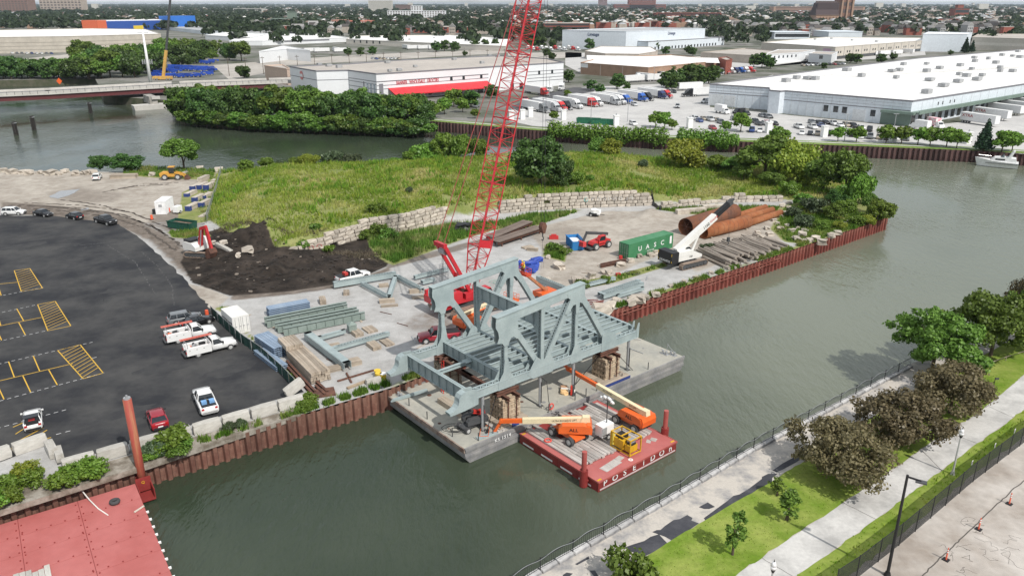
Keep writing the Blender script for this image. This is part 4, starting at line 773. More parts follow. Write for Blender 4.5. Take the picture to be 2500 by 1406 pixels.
def boom_lift(label,q,z0,crz,yaw,el,L1,L2,jib,txt=True,body=orange,bm=cream,jang=-55,by=None,flip=1):
 t=thing('boom_lift',label,'boom lift',(q[0],q[1],z0));c=MB();ca,sa=math.cos(crz),math.sin(crz)
 ch=MB();ch.bb(-1.5,1.5,-.5,.5,.45,.85);ch.side([(-1.9,.55),(-1.9,.8),(-.9,1.0),(.9,1.0),(1.9,.8),(1.9,.55)],-.75,.75);ch.bb(-1.45,-1.15,-1.15,1.15,.4,.65);ch.bb(1.15,1.45,-1.15,1.15,.4,.65);co=ch.build('chassis',body,t,rz=crz)
 wheel_set(co,[(x,y,.52) for x in (-1.4,1.4) for y in (-1.1,1.1)],.52,.42)
 tt=MB();tt.tube((0,0,.95),(0,0,1.15),.7,n=16);tb_=tt.build('turntable',dgrey,t,rz=yaw)
 h=MB()
 for y0,y1 in ((-1.2,-.38),(.38,1.2)):h.side([(-2.3,1.15),(-2.4,1.5),(-2.3,2.0),(-1.6,2.15),(.7,2.1),(1.1,1.7),(1.1,1.15)],y0,y1)
 h.side([(-2.55,1.05),(-2.6,1.7),(-2.4,2.15),(-2.0,2.15),(-2.0,1.05)],-1.1,1.1);ho=h.build('engine_hood',body,t,rz=yaw);MB().bb(-1.5,.6,-.36,.36,1.15,1.9).build('engine_bay',black,t,rz=yaw)
 if txt:
  for y,a_ in ((-1.22,0),(1.22,180)):text('ALL',.55,black,ho,(-.55,y,1.62),(R_(90),0,R_(a_)),.006,sx=1.1)
 A=Vector((-1.9,0,2.35));d=Vector((math.cos(el),0,math.sin(el)));MB().side([(-2.4,1.9),(-2.3,2.75),(-1.5,2.75),(-1.2,1.95)],-.34,.34).build('boom_pivot',bm,t,rz=yaw)
 b1=MB().beam(A,A+d*L1,.5,.58).build('boom_base',bm,t,rz=yaw);MB().beam(A+d*.6+Vector((0,-.28,-.27)),A+d*(L1-.2)+Vector((0,-.28,-.27)),.08,.2).build('hose_carrier',body,t,rz=yaw);b2=MB().beam(A+d*L1,A+d*(L1+L2),.36,.44).build('boom_extension',body,t,rz=yaw)
 for y,a_ in ((-.26,0),(.26,180)):text('JLG LIFT',.3,black,b1,tuple(A+d*(L1*.22)+Vector((0,y,.05))),(R_(90),-el if a_==0 else el,R_(a_)),.004);text('ALL CRANES' if el>.05 else 'ULTRA BOOM',.26,black,b1,tuple(A+d*(L1*(.75 if el>.05 else .42))+Vector((0,y,.02))),(R_(90),-el if a_==0 else el,R_(a_)),.004)
 E_=A+d*(L1+L2);jd=Vector((math.cos(R_(jang)),0,math.sin(R_(jang))));J=E_+jd*jib;MB().beam(E_,J,.26,.3).tube(E_-Vector((0,.25,0)),E_+Vector((0,.25,0)),.22,n=8).build('jib',body,t,rz=yaw)
 R2=Matrix.Rotation(yaw,3,'Z');bpnt=R2@(J+Vector((.75,0,-.35)));MB().box((J.x+.15,J.y,J.z),(.4,.4,.5)).build('basket_mount',black,t,rz=yaw);basket(t,tuple(bpnt),yaw+(by or 0),body);return t
PD=PZ+.25
boom_lift('orange boom lift on the red barge, boom stretched over the grey barge corner',Vector((6.25,75.6)),PD,SA+R_(-90),R_(177),R_(-3),7.0,2.4,2.3,jang=-62)
boom_lift('orange boom lift on the red barge, cream boom reaching under the truss',Vector((13.7,78.4)),PD,SA+R_(-90),R_(129),R_(3),7.6,5.0,1.3,jang=20)
q=P(1150,800);boom_lift('orange boom lift parked behind the far truss near the red pickup',q,0,R_(60),R_(215-180+10),R_(4),6.0,2.0,1.5,txt=False,jang=-20)
q=S(3.2,3.2);gl=boom_lift('dark grey compact lift with red wheels under the near heel plate',q,DZ,SA,SA+R_(170),R_(18),1.6,.8,.8,txt=False,body=dgrey,bm=M('lift_red',(.55,.04,.03),.5),jang=60);gl.scale=(.72,.72,.72)
q=P(1330,730);wl2=thing('boom_lift','rusty orange boom lift raised behind the truss with a worker in its basket','boom lift',tuple(q),0)
tp=P(1283,668,6.0)-q;boomred=M('faded_orange_boom',(.45,.13,.06),.6,scale=1,col2=(.42,.26,.13),amt=.4)
MB().bb(-1.6,1.6,-1.1,1.1,.4,1.5).build('chassis',orange,wl2,rz=SA);wheel_set(wl2,[(x,y,.45) for x in (-1.2,1.2) for y in (-1.1,1.1)],.45,.35)
MB().beam((0,0,1.6),tp*.97+Vector((0,0,.0)),.36,.42).build('boom',boomred,wl2);MB().tube((0,0,1.2),(0,0,1.9),.5,n=12).build('turntable',boomred,wl2)
bk2=basket(wl2,tuple(tp+Vector((-.2,.4,-.3))),SA,M('basket_red',(.55,.07,.03),.5),w=2.2)
lt=thing('light_tower','white mobile light tower with four lamps on the red barge','light tower',tuple(S(13.9,-7.2,PD)),SA)
MB().bb(-.9,.9,-.55,.55,.45,1.75).build('cabinet',white,lt);MB().bb(-.92,-.2,-.57,-.55,.6,1.6).build('cabinet_door',mgrey,lt);wheel_set(lt,[(0,-.6,.32),(0,.6,.32)],.32,.2);MB().bb(-1.7,-.9,-.05,.05,.4,.5).build('tow_bar',black,lt)
MB().tube((.3,0,1.75),(.3,0,4.6),.06,n=8).tube((.3,-.8,4.45),(.3,.8,4.45),.035,n=6).build('mast',dgrey,lt)
for y,z in ((-.75,4.6),(-.3,4.85),(.35,4.8),(.8,4.55)):MB().tube((.3,y,z),(.12,y,z-.1),.3,.22,n=14).build('lamp_head',white,lt)
gn=thing('generator','yellow generator in a square tube crash frame on the red barge','generator',tuple(S(14.0,-10.3,PD-.02)),SA);gn.scale=(.8,.8,.8);fx,fy,fz=1.05,1.75,2.4;f=MB()
for x in (-fx,fx):
 for y in (-fy,fy):f.beam((x,y,0),(x,y,fz),.14,.14)
 for z in (.08,fz-.07):f.beam((x,-fy,z),(x,fy,z),.13,.13)
for y in (-fy,0,fy):
 for z in (.08,fz-.07):f.beam((-fx,y,z),(fx,y,z),.13,.13)
f.build('crash_frame',yellow,gn);MB().bb(-.85,.85,-.3,1.5,.25,1.55).build('engine_housing',yellow,gn);MB().bb(-.6,.6,.1,1.3,1.55,2.0).build('engine_block',black,gn);MB().bb(-.7,.7,-1.5,-.45,.25,1.2).build('reel_base',yellow,gn);MB().tube((-.5,-1.0,1.2),(.5,-1.0,1.2),.42,n=12).build('hose_reel',black,gn);MB().bb(-.45,.45,-1.3,-.6,1.5,1.9).build('control_box',mgrey,gn)
MB().bb(-1.0,-.7,1.4,1.72,.3,2.2).build('yellow_tank',M('light_yellow',(.75,.6,.1),.5),gn)
CARC={'white':(.78,.78,.77),'black':(.012,.012,.014),'grey':(.16,.17,.18),'silver':(.46,.47,.48),'red':(.30,.012,.025),'blue':(.03,.06,.20),'darkred':(.20,.02,.03),'tan':(.40,.34,.26),'bright red':(.55,.03,.03),'bright blue':(.03,.12,.45),'navy':(.03,.045,.13),'green':(.02,.16,.08)}
def paint(c):return M('car_paint_'+c.replace(' ','_'),CARC[c],.28,scale=.6,var=.05,coat=.6,fine=.01)
tail_m=M('tail_lamp_red',(.45,.01,.01),.3);head_m=M('head_lamp_glass',(.7,.72,.74),.15);trim_m=M('black_trim',(.025,.025,.027),.6);chrome=M('bright_metal',(.6,.6,.6),.25,metal=.8)
def ring(x,w,zb,zs,cr=.03):
 return [(x,-.88*w,zb),(x,-w,zb+.2),(x,-w,zs-.14),(x,-.95*w,zs-.03),(x,-.55*w,zs+cr),(x,.55*w,zs+cr),(x,.95*w,zs-.03),(x,w,zs-.14),(x,w,zb+.2),(x,.88*w,zb)]
KIND={'sedan':(4.75,.91,1.45,[(2.37,.80,.62),(2.25,.93,.74),(1.6,.99,.86),(.95,1,.94),(-1.6,1,.98),(-2.2,.97,.95),(-2.38,.84,.82)],(1.05,.30,-.95,-1.75),.33),'suv':(4.7,.95,1.72,[(2.35,.82,.72),(2.25,.94,.88),(1.5,.99,1.02),(1.0,1,1.06),(-2.0,1,1.1),(-2.28,.95,1.05),(-2.36,.85,.85)],(1.1,.40,-1.85,-2.2),.37),'hatch':(4.4,.92,1.52,[(2.2,.80,.68),(2.1,.93,.80),(1.4,.99,.93),(.95,1,.98),(-1.7,1,1.04),(-2.1,.95,1.02),(-2.2,.84,.80)],(1.1,.30,-1.3,-1.95),.35),'pickup':(5.9,1.0,1.93,[(2.95,.84,.85),(2.85,.95,1.05),(2.1,1,1.14),(1.35,1,1.18),(-2.8,1,1.22),(-2.9,.95,1.2),(-2.95,.9,.9)],(1.35,.75,-.75,-.95),.42),'van':(5.6,1.0,2.3,[(2.8,.84,.85),(2.65,.95,1.0),(2.0,1,1.15),(1.7,1,1.2),(-2.6,1,1.3),(-2.8,.96,1.25)],(1.9,1.1,-2.65,-2.75),.38)}
PROTO={}
def make_car(kind,col,simple=False):
 L,w,H,st,(wb,wt,rt,rb_),wr=KIND[kind];pm_=paint(col);t=thing('car_proto','x','car');zb=.24 if kind!='pickup' else .35
 MB().loft([ring(x,w*f,zb,z) for x,f,z in reversed(st)]).build('body',pm_,t,True)
 zbelt=st[3][2]-.04;g=w*.94;tw=w*.72;z1=H-.05
 def cr_(x0,x1,hw,z):return [(x0,-hw,z),(x0,hw,z),(x1,hw,z),(x1,-hw,z)]
 MB().loft([cr_(wb,rb_,g,zbelt),cr_(wb*.55+wt*.45,rb_*.55+rt*.45,(g+tw)/2+.03,(zbelt+z1)/2),cr_(wt,rt,tw,z1)]).build('windows',glass,t)
 ro=MB().loft([cr_(wt+.06,rt-.06,tw+.03,z1-.03),cr_(wt+.02,rt-.02,tw,z1+.03),cr_(wt-.12,rt+.12,tw*.86,H)]).build('roof',pm_,t,True)
 pi=MB()
 for y in (-1,1):
  for (xa,xb) in ((wb,wt),(rb_,rt))+(((.1,-.1),) if kind!='van' else ((.9,.85),))+(((-1.1,-1.05),) if kind in ('suv',) else ()):pi.beam((xa,y*g*1.0,zbelt),(xb,y*(tw+.02),z1),.09,.07)
 pi.build('pillars',pm_,t)
 if kind=='van':MB().bb(-2.6,.9,-w*.985,w*.985,1.2,H-.12).build('side_panel',pm_,t)
 if kind=='pickup':MB().bb(-2.84,-1.05,-w*.8,w*.8,1.16,1.262).build('bed',trim_m,t)
 wx=(L*.5-.95,-L*.5+1.0);tm=MB().tube((0,-.12,0),(0,.12,0),wr,n=14).mesh('tyre',tyre_m);rm=MB().tube((0,-.13,0),(0,.13,0),wr*.62,n=10).mesh('rim',rim_m)
 for x in wx:
  for y in (-w+.1,w-.1):o=link('wheel',tm,t,(x,y,wr));link('rim',rm,o)
 if simple:return t
 for x in wx:MB().tube((x,-w-.004,wr),(x,w+.004,wr),wr*1.22,n=14).build('wheel_arch',trim_m,t)
 fx,rx=st[0][0],st[-1][0];zf=st[1][2];zr=st[-2][2]
 for y in (-1,1):
  MB().bb(fx-.14,fx-.02,y*w*.62-.2,y*w*.62+.2,zf-.2,zf-.04).build('headlight',head_m,t);MB().bb(rx+.0,rx+.12,y*w*.72-.14,y*w*.72+.14,zr-.3,zr-.06).build('taillight',tail_m,t);MB().box((wb-.1,y*(w+.1),zbelt+.1),(.14,.2,.14)).build('mirror',trim_m if col!='white' or kind=='pickup' else pm_,t)
 MB().bb(fx-.06,fx+.03,-w*.78,w*.78,zb+.05,zb+.3).build('front_bumper',trim_m,t);MB().bb(rx-.04,rx+.06,-w*.8,w*.8,zb+.05,zb+.3).build('rear_bumper',trim_m if kind!='pickup' else chrome,t)
 MB().bb(fx-.02,fx+.012,-w*.35,w*.35,zb+.34,zf-.1).build('grille',trim_m,t);MB().bb(rx-.045,rx-.03,-.26,.26,zb+.32,zb+.46).build('number_plate',white,t)
 return t
def car(kind,col,u,v,fu,fv,label,z=0.0,group=None,simple=False,name=None):
 q=P(u,v,z);f=P(fu,fv,z);k=(kind,col,simple)
 if k not in PROTO:t=make_car(kind,col,simple);PROTO[k]=t;t.location=q;t.rotation_euler=(0,0,ang(q,f));t['label']=label
 else :t=copy_tree(PROTO[k],q,ang(q,f),None,label)
 t.name=name or {'pickup':'pickup_truck','van':'van'}.get(kind,'parked_car');t['category']={'pickup':'pickup','van':'van'}.get(kind,'car')
 if group:t['group']=group
 elif 'group' in t:del t['group']
 return t
car('suv','white',35,524,62,523.5,'white estate car at the edge of the asphalt lot, first in the line');car('sedan','black',106,527,134,531,'black saloon car on the lot edge behind the white estate');car('hatch','black',183,534,156,528,'black hatchback on the lot edge facing away from the pickup');car('pickup','black',259,546,287,553,'black pickup truck at the end of the line on the lot edge')
car('suv','grey',452,786,505,776,'dark grey estate car with roof bars beyond the ladder trucks');car('sedan','black',482,792,512,784,'black saloon squeezed between the grey car and the ladder truck')
yw=car('pickup','white',862,684,898,675,'white pickup with a red box in its black bed at the soil edge');wp=car('pickup','white',503,990,487,955,'white pickup with blue boxes in its bed, parked by the concrete blocks');rc=car('hatch','red',386,1032,374,1002,'dark red hatchback parked by the concrete block wall');wh=car('hatch','white',83,1034,82,1006,'white car with its tailgate open on the hatched bay')
for y in (-.45,.4):MB().bb(-2.2,-1.6,y-.28,y+.28,1.265,1.6).build('storage_box',M('light_blue_box',(.18,.36,.62),.5),wp)
MB().box((-2.0,0,1.95),(.9,1.45,.06)).build('open_tailgate',paint('black'),wh);MB().bb(-2.15,-1.2,-.6,.6,.9,1.42).build('boot',trim_m,wh);MB().bb(-2.1,-1.7,-.3,.3,1.3,1.5).build('red_bag',M('bag_red',(.55,.03,.03),.7),wh)
MB().bb(-1.7,-1.1,-.5,.5,1.27,1.75).build('red_box',M('toolbox_red',(.5,.05,.04),.6),yw);MB().bb(-2.9,-1.0,-.95,.95,1.2,1.3).build('bed_liner',black,yw)
car('pickup','red',1072,830,1036,834,'red pickup truck beside the leg of the far truss');dw=car('suv','white',238,438,246,428,'white truck with a cap over its bed on the sandy lot by the river')
def service_truck(u,v,fu,fv,label,stuff):
 q=P(u,v);t=thing('service_truck',label,'truck',tuple(q),ang(q,P(fu,fv)));wpm=paint('white');w=1.0
 MB().loft([ring(x,w*f,.45,z) for x,f,z in reversed([(3.2,.84,.95),(3.1,.95,1.15),(2.3,1,1.25),(1.6,1,1.3),(.0,1,1.3)])]).build('cab_body',wpm,t,True)
 def cr_(x0,x1,hw,z):return [(x0,-hw,z),(x0,hw,z),(x1,hw,z),(x1,-hw,z)]
 MB().loft([cr_(1.6,.05,.95,1.26),cr_(.95,.12,.78,1.98)]).build('windows',glass,t);MB().loft([cr_(1.0,.06,.82,1.95),cr_(.8,.1,.7,2.05)]).build('roof',wpm,t)
 for y in (-1,1):MB().beam((1.6,y*.94,1.26),(.97,y*.78,1.98),.09,.08).beam((.1,y*.92,1.26),(.12,y*.78,1.98),.2,.1).build('pillars',wpm,t);MB().box((1.4,y*1.15,1.45),(.14,.25,.3)).build('mirror',trim_m,t);MB().bb(3.02,3.16,y*.62-.2,y*.62+.2,.95,1.12).build('headlight',head_m,t);MB().bb(-3.36,-3.3,y*.85-.1,y*.85+.1,.8,1.1).build('taillight',tail_m,t)
 for y0,y1 in ((-1.12,-.62),(.62,1.12)):MB().bb(-3.3,-.15,y0,y1,.55,1.55).build('tool_cabinet',wpm,t)
 MB().bb(-3.3,-.1,-.62,.62,.6,.95).build('bed',trim_m,t);MB().bb(-.2,-.1,-1.1,1.1,.6,1.75).build('headboard',wpm,t)
 for x in (-2.9,-2.0,-1.1):
  for y in (-1.125,1.1):MB().bb(x-.07,x+.07,y,y+.025,1.2,1.28).build('latch',dgrey,t)
 rk=MB()
 for x in (-3.1,-.4):
  for y in (-1.0,1.0):rk.beam((x,y,1.55),(x,y,2.15),.06,.06)
  rk.beam((x,-1,2.15),(x,1,2.15),.06,.06)
 rk.build('ladder_rack',mgrey,t);ld=MB();lm=M('ladder_red',(.66,.17,.13),.6)
 for y in (.55,.95):ld.beam((-3.6,y,2.25),(.9 if stuff else 0.5,y,2.25),.06,.1)
 for i in range(13):ld.beam((-3.5+i*.32,.55,2.25),(-3.5+i*.32,.95,2.25),.04,.04)
 ld.build('ladder',lm,t);r=random.Random(int(u))
 for i in range(9):MB().box((r.uniform(-3,-.5),r.uniform(-.45,.45),1.15+r.uniform(0,.4)),(r.uniform(.2,.9),r.uniform(.15,.4),r.uniform(.2,.45)),r.uniform(0,3)).build('tool',[black,mgrey,orange,dgrey,white][i%5],t)
 MB().bb(-3.6,-3.3,-1.0,1.0,.5,.62).build('rear_bumper',dgrey,t);MB().bb(3.15,3.3,-.95,.95,.5,.8).build('front_bumper',chrome,t);wheel_set(t,[(x,y,.42) for x in (2.3,-1.9) for y in (-.92,.92)],.42,.3)
service_truck(468,826,530,813,'white service truck piled with tools and red ladder, behind another',0);service_truck(516,858,578,843,'white service truck with red ladder nearest the parked pickup',0)
def make_tractor(col):
 t=thing('tractor_proto','x','truck');pm_=paint(col);MB().loft([[(x,-w,.6),(x,-w,z),(x,w,z),(x,w,.6)] for x,w,z in ((3.1,.8,1.3),(2.9,.95,1.75),(1.3,1.05,1.95))][::-1]).build('hood',pm_,t)
 MB().loft([[(x,-w,.6),(x,-w,z),(x,w,z),(x,w,.6)] for x,w,z in ((1.3,1.1,1.95),(1.0,1.15,2.5),(.3,1.2,3.1),(-.6,1.2,3.75),(-2.0,1.2,3.8))][::-1]).build('cab',pm_,t);MB().add([(1.33,-1.0,1.95),(1.33,1.0,1.95),(.98,1.0,2.7),(.98,-1.0,2.7)],[(0,1,2,3)]).build('windscreen',glass,t)
 for y in (-1.21,1.19):MB().bb(-.2,.75,y,y+.02,1.9,2.55).build('side_window',glass,t)
 MB().bb(-4.2,-2.0,-.5,.5,.6,.95).build('frame',dgrey,t);MB().bb(3.0,3.2,-1.1,1.1,.45,.9).build('bumper',chrome,t);MB().bb(3.02,3.12,-.5,.5,.95,1.5).build('grille',chrome,t)
 wheel_set(t,[(x,y,.5) for x in (2.1,-2.6,-3.9) for y in (-1.0,1.0)],.5,.35);return t
trl_w=M('trailer_white',(.74,.74,.74),.5,scale=.3,var=.05)
def make_trailer(L=14.5):
 t=thing('trailer_proto','x','trailer');MB().bb(-L,0,-1.28,1.28,1.1,4.05).build('box',trl_w,t);MB().bb(-L-.02,.02,-1.3,1.3,1.0,1.14).build('lower_rail',mgrey,t);MB().bb(-L,0,-1.2,1.2,4.05,4.07).build('roof',M('trailer_roof',(.66,.66,.65)),t)
 wheel_set(t,[(x,y,.5) for x in (-L+1.2,-L+2.5) for y in (-1.0,1.0)],.5,.4)
 for y in (-.8,.8):MB().bb(-2.6,-2.4,y-.08,y+.08,.05,1.05).build('landing_leg',dgrey,t)
 return t
TRC={}
def tractor(col,q,an,label,group=None):
 if col not in TRC:t=make_tractor(col);TRC[col]=t;t.location=q;t.rotation_euler=(0,0,an);t['label']=label
 else :t=copy_tree(TRC[col],q,an,None,label)
 t.name='semi_truck';t['category']='truck';
 if group:t['group']=group
def trailer(q,an,label,group=None,L=14.5):
 k=('t',L)
 if k not in TRC:t=make_trailer(L);TRC[k]=t;t.location=q;t.rotation_euler=(0,0,an);t['label']=label
 else :t=copy_tree(TRC[k],q,an,None,label)
 t.name='trailer';t['category']='trailer'
 if group:t['group']=group
 return t
def r3(x,y):return (1240+x/3.906,y/3.906)
def r4(x,y):return (1860+x/3.906,y/3.906)
SEMI=[((385,1085),'grey','dark grey semi truck at the river end of the truck row'),((500,1074),'silver','silver semi truck second from the river end of the row'),((553,1066),'bright red','red semi truck third from the river end of the row'),((605,1056),'black','black semi truck between a red and a white one'),((700,1045),'white','white semi truck fifth from the river end of the row'),((845,1026),'bright red','red semi truck in the middle of the truck row'),((895,1020),'white','white semi truck next to the middle red one'),((1065,1010),'silver','grey semi truck with long trailer past the middle of the row'),((1115,1004),'white','white semi truck beside the bright blue one'),((1175,995),'bright blue','bright blue semi truck beside a white one'),((1325,975),'bright blue','bright blue semi truck further along the row'),((1380,968),'black','black semi truck between blue ones'),((1515,950),'navy','navy semi truck near the end of the row'),((1560,944),'bright red','red semi truck at the warehouse end of the row')]
va=ang(P(*r3(30,1015),FARZ),P(*r3(385,1085),FARZ));vh=Vector((math.cos(va),math.sin(va),0))
for (x,y),c_,lab in SEMI:
 q=P(*r3(x,y),FARZ)-vh*3.0;tractor(c_,q,va,lab)
 if c_!='black' or x>1300:trailer(q-vh*2.3,va,'white box trailer behind the '+lab.split(' at ')[0].split(' in ')[0].replace(' semi truck',' tractor'),'trailers in the truck row')
q=P(*r3(1712,925),FARZ);a2=ang(q,P(*r3(1650,928),FARZ));tractor('black',q,a2,'black semi truck facing away from the others by the warehouse');trailer(q-Vector((math.cos(a2),math.sin(a2),0))*2.3,a2,'white trailer of the black truck by the warehouse corner');trailer(P(*r3(1620,868),FARZ),a2,'white trailer parked behind the truck row near the trees')
q=P(*r3(350,915),FARZ);tractor('bright red',q,va,'small red semi truck by the grocery building');trailer(q-vh*2.3,va,'white trailer pulled up by the grocery building');q=P(*r3(400,885),FARZ);tractor('white',q,va-.9,'white semi truck near the grocery loading corner');q=P(*r3(510,865),FARZ);tractor('white',q,va-.9,'white semi truck beside the yellow bollards')
ta=ang(P(*r4(1690,1120),FARZ),P(*r4(2235,1200),FARZ))
for i,(x,y) in enumerate(((2235,1215),(2350,1160),(2475,1110),(2560,1075),(2640,1045),(2720,1020))):
 t=trailer(P(*r4(x,y),FARZ),ta,['white trailer nearest the river at the dock wall','white trailer second at the dock wall','white trailer third at the dock wall','white trailer fourth at the dock wall','white trailer fifth at the dock wall','white trailer last in sight at the dock wall'][i])
 if i<2:text('XTRA',1.5,M('logo_dark_red',(.35,.05,.05)),t,(-11.5,-1.3,2.9),(R_(90),0,0),.01,sx=1.2)
def box_truck(u,v,fu,fv,label,z,box_c=None,cabc='white'):
 q=P(u,v,z);t=thing('box_truck',label,'truck',tuple(q),ang(q,P(fu,fv,z)));MB().bb(-3.6,1.4,-1.2,1.2,.95,3.6).build('box',box_c or trl_w,t);MB().side([(1.5,.5),(1.5,2.5),(2.4,2.5),(2.9,1.6),(3.7,1.4),(3.8,.5)],-1.05,1.05).build('cab',paint(cabc),t);MB().add([(2.45,-.9,2.4),(2.45,.9,2.4),(2.93,.9,1.6),(2.93,-.9,1.6)],[(3,2,1,0)]).build('windscreen',glass,t);wheel_set(t,[(x,y,.45) for x in (2.9,-2.4) for y in (-.95,.95)],.45,.3);return t
b_=box_truck(*r3(2040,1085),*r3(2120,1100),'white box truck by the warehouse roller doors',FARZ);box_truck(*r4(1650,1220),*r4(1790,1250),'colourful food delivery truck by the dock corner',FARZ,M('print_pink_yellow',(.75,.70,.68),.5,scale=.9,col2=(.70,.12,.22),amt=.42));box_truck(*r4(1500,1240),*r4(1400,1225),'white tank truck beside the colourful delivery truck',FARZ)
car('van','black',*r3(2200,1085),*r3(2130,1090),'black van beside the white box truck',FARZ);car('van','white',*r3(1890,985),*r3(1860,988),'white van by the warehouse side wall',FARZ);car('pickup','silver',*r3(1617,1030),*r3(1616,1050),'silver pickup driving across the open truck yard',FARZ)
rc_=random.Random(9);pick=lambda :rc_.choice(['white','white','black','black','grey','silver','grey','red','blue','tan'])
LOT=[('3',x,y) for x,y in ((165,960),(1205,1010),(1580,888),(1790,1145),(1825,1165),(1865,1145),(1925,1155),(1990,1158),(2030,1180),(1950,1235),(2360,1175),(2390,1195),(2455,1195),(2325,1258),(2400,1262),(1195,1195),(2275,1098),(2420,1118),(2475,1128),(2160,1150),(2230,1165))]
LOT+=[('4',x,y) for x,y in ((70,1128),(15,1112),(475,1178),(540,1182),(605,1184),(680,1194),(745,1210),(805,1208),(870,1216),(945,1228),(1025,1252),(350,1226),(480,1228),(40,1195),(120,1195),(380,1285),(460,1288),(530,1290),(630,1292),(945,1318),(1030,1320),(1115,1325),(1195,1330),(1290,1335),(1375,1340),(860,1300),(560,1210))]
nm_={}
for k,x,y in LOT:
 f=r3 if k=='3' else r4;c_=pick();kd=rc_.choice(['sedan','suv','suv','hatch','pickup']);u,v=f(x,y)
 lab=f"small {c_} {dict(sedan='saloon', suv='estate car', hatch='hatchback', pickup='pickup')[kd]} in the staff car park by the far bank"
 car(kd,c_,u,v,*(f(x+60,y+22) if y<1240 else f(x-4,y+30)),lab,FARZ,f'{c_} cars in the far car park',True)
for x,y,c_ in ((1860,905,'white'),(1960,940,'white'),(1420,980,'white'),(2010,965,'black'),(2120,985,'grey'),(1500,975,'black'),(2110,935,'silver')):car('suv',c_,620+x/3.906,(y+40)/3.906,620+(x-40)/3.906,(y+55)/3.906,f'{c_} car parked at the grocery store front',FARZ,'cars at the grocery store',True)
ylw=M('road_yellow',(.62,.38,.045),.8,scale=2,var=.12,fine=.08);wht=M('road_white',(.60,.60,.60),.8,scale=2,var=.15,fine=.1)
def stripe(a_,b_,w=.13,mat=ylw,z=.046,name='parking_line'):
 o=MB().beam(Vector((a_.x,a_.y,z)),Vector((b_.x,b_.y,z)),w,.004).build(name,mat);tag(o,None,None,None,'structure');return o
def dashes(a_,b_,mat=wht):
 n=int((b_-a_).length/.75);m=MB()
 for i in range(n):m.beam(a_.lerp(b_,i/n)+Vector((0,0,.046)),a_.lerp(b_,(i+.55)/n)+Vector((0,0,.046)),.09,.004)
 tag(m.build('dashed_line',mat),None,None,None,'structure')
def hatch(q,n,jog,mid):
 """striped island: two offset boxes; q = four corners in pixels"""
 a_,b_,c_,d_=[P(*x) for x in q]
 for s_,e_ in ((a_,b_),(b_,c_),(c_,d_),(d_,a_)):stripe(s_,e_)
 for i in range(1,n):t=i/n;stripe(b_.lerp(c_,max(0,t-.1)),a_.lerp(d_,min(1,t+.05)),.1)
hatch([(35,661),(73,656),(104,704),(52,712)],10,0,0);hatch([(92,744),(135,736),(173,796),(117,808)],11,0,0);hatch([(141,856),(196,842),(252,911),(203,925)],11,0,0)
for a_,b_ in (((-60,700),(48,689)),((-60,808),(108,774)),((-120,958),(178,888)),((21,883),(35,921)),((81,869),(97,906)),((56,918),(75,958)),((119,903),(140,940)),((-4,945),(10,975)),((41,754),(58,784)),((46,788),(62,818)),((-6,770),(2,795)),((-2,818),(4,831)),((-4,700),(3,722)),((-20,665),(-5,690)),((32,1043),(62,1030)),((38,1060),(72,1038)),((43,1078),(105,1045)),((66,1080),(115,1050)),((0,1103),(125,1068))):stripe(P(*a_),P(*b_))
for a_,b_ in (((-40,898),(233,834)),((-40,990),(262,908)),((-40,773),(92,744)),((-40,842),(117,807)),((-20,727),(112,701)),((-10,1047),(170,998)),((225,875),(245,870)),((137,1061),(182,1049))):dashes(P(*a_),P(*b_))
for k,(u,v,sx_,sy_) in enumerate(((420,890,5,2.2),(330,700,6,2.4),(560,905,3.5,1.8),(60,600,5,2),(650,962,2.4,1.2),(230,640,6,2),(300,1010,4,1.1))):
 c_=P(u,v);r=random.Random(k);sheet('asphalt_patch',[c_+E1*(sx_*(.65+.4*r.random())*math.cos(i*.349))+E2*(sy_*(.65+.4*r.random())*math.sin(i*.349)) for i in range(18)],.0432+k*.0001,M('pale_scuff',(.050,.050,.050),.9,scale=.5,col2=(.032,.032,.035),amt=.5))
tyremk=M('tyre_mark',(.018,.018,.02),.8)
for c0,r0,a0,a1 in (((150,745),4.2,20,95),((152,745),5.8,15,90),((30,730),9,-75,-30),((30,730),10.4,-75,-30)):
 c_=P(*c0);L=[Vector((c_.x+r0*math.cos(R_(a0+(a1-a0)*i/14)),c_.y+r0*math.sin(R_(a0+(a1-a0)*i/14)),0)) for i in range(15)];m=MB()
 for x,y in zip(L,L[1:]):m.beam(x+Vector((0,0,.045)),y+Vector((0,0,.045)),.16,.003)
 tag(m.build('tyre_track',tyremk),None,None,None,'structure')
dusty=M('dust_track',(.095,.094,.092),.95,scale=1)
for L in ([(175,601),(260,593),(345,583)],[(200,605),(290,596),(350,586)],[(345,615),(385,650),(420,700),(425,745)],[(260,598),(330,640),(380,720)]):
 pts=ragged(px(L),.12,40,5);m=MB()
 for x,y in zip(pts,pts[1:]):
  if rnd.random()<.55:m.beam(Vector((x.x,x.y,.044)),Vector((y.x,y.y,.044)),rnd.uniform(.06,.2),.003)
 tag(m.build('dust_track',dusty),None,None,None,'structure')
rut=M('dark_mud_rut',(.055,.045,.037),.95,scale=1.5,col2=(.11,.09,.075))
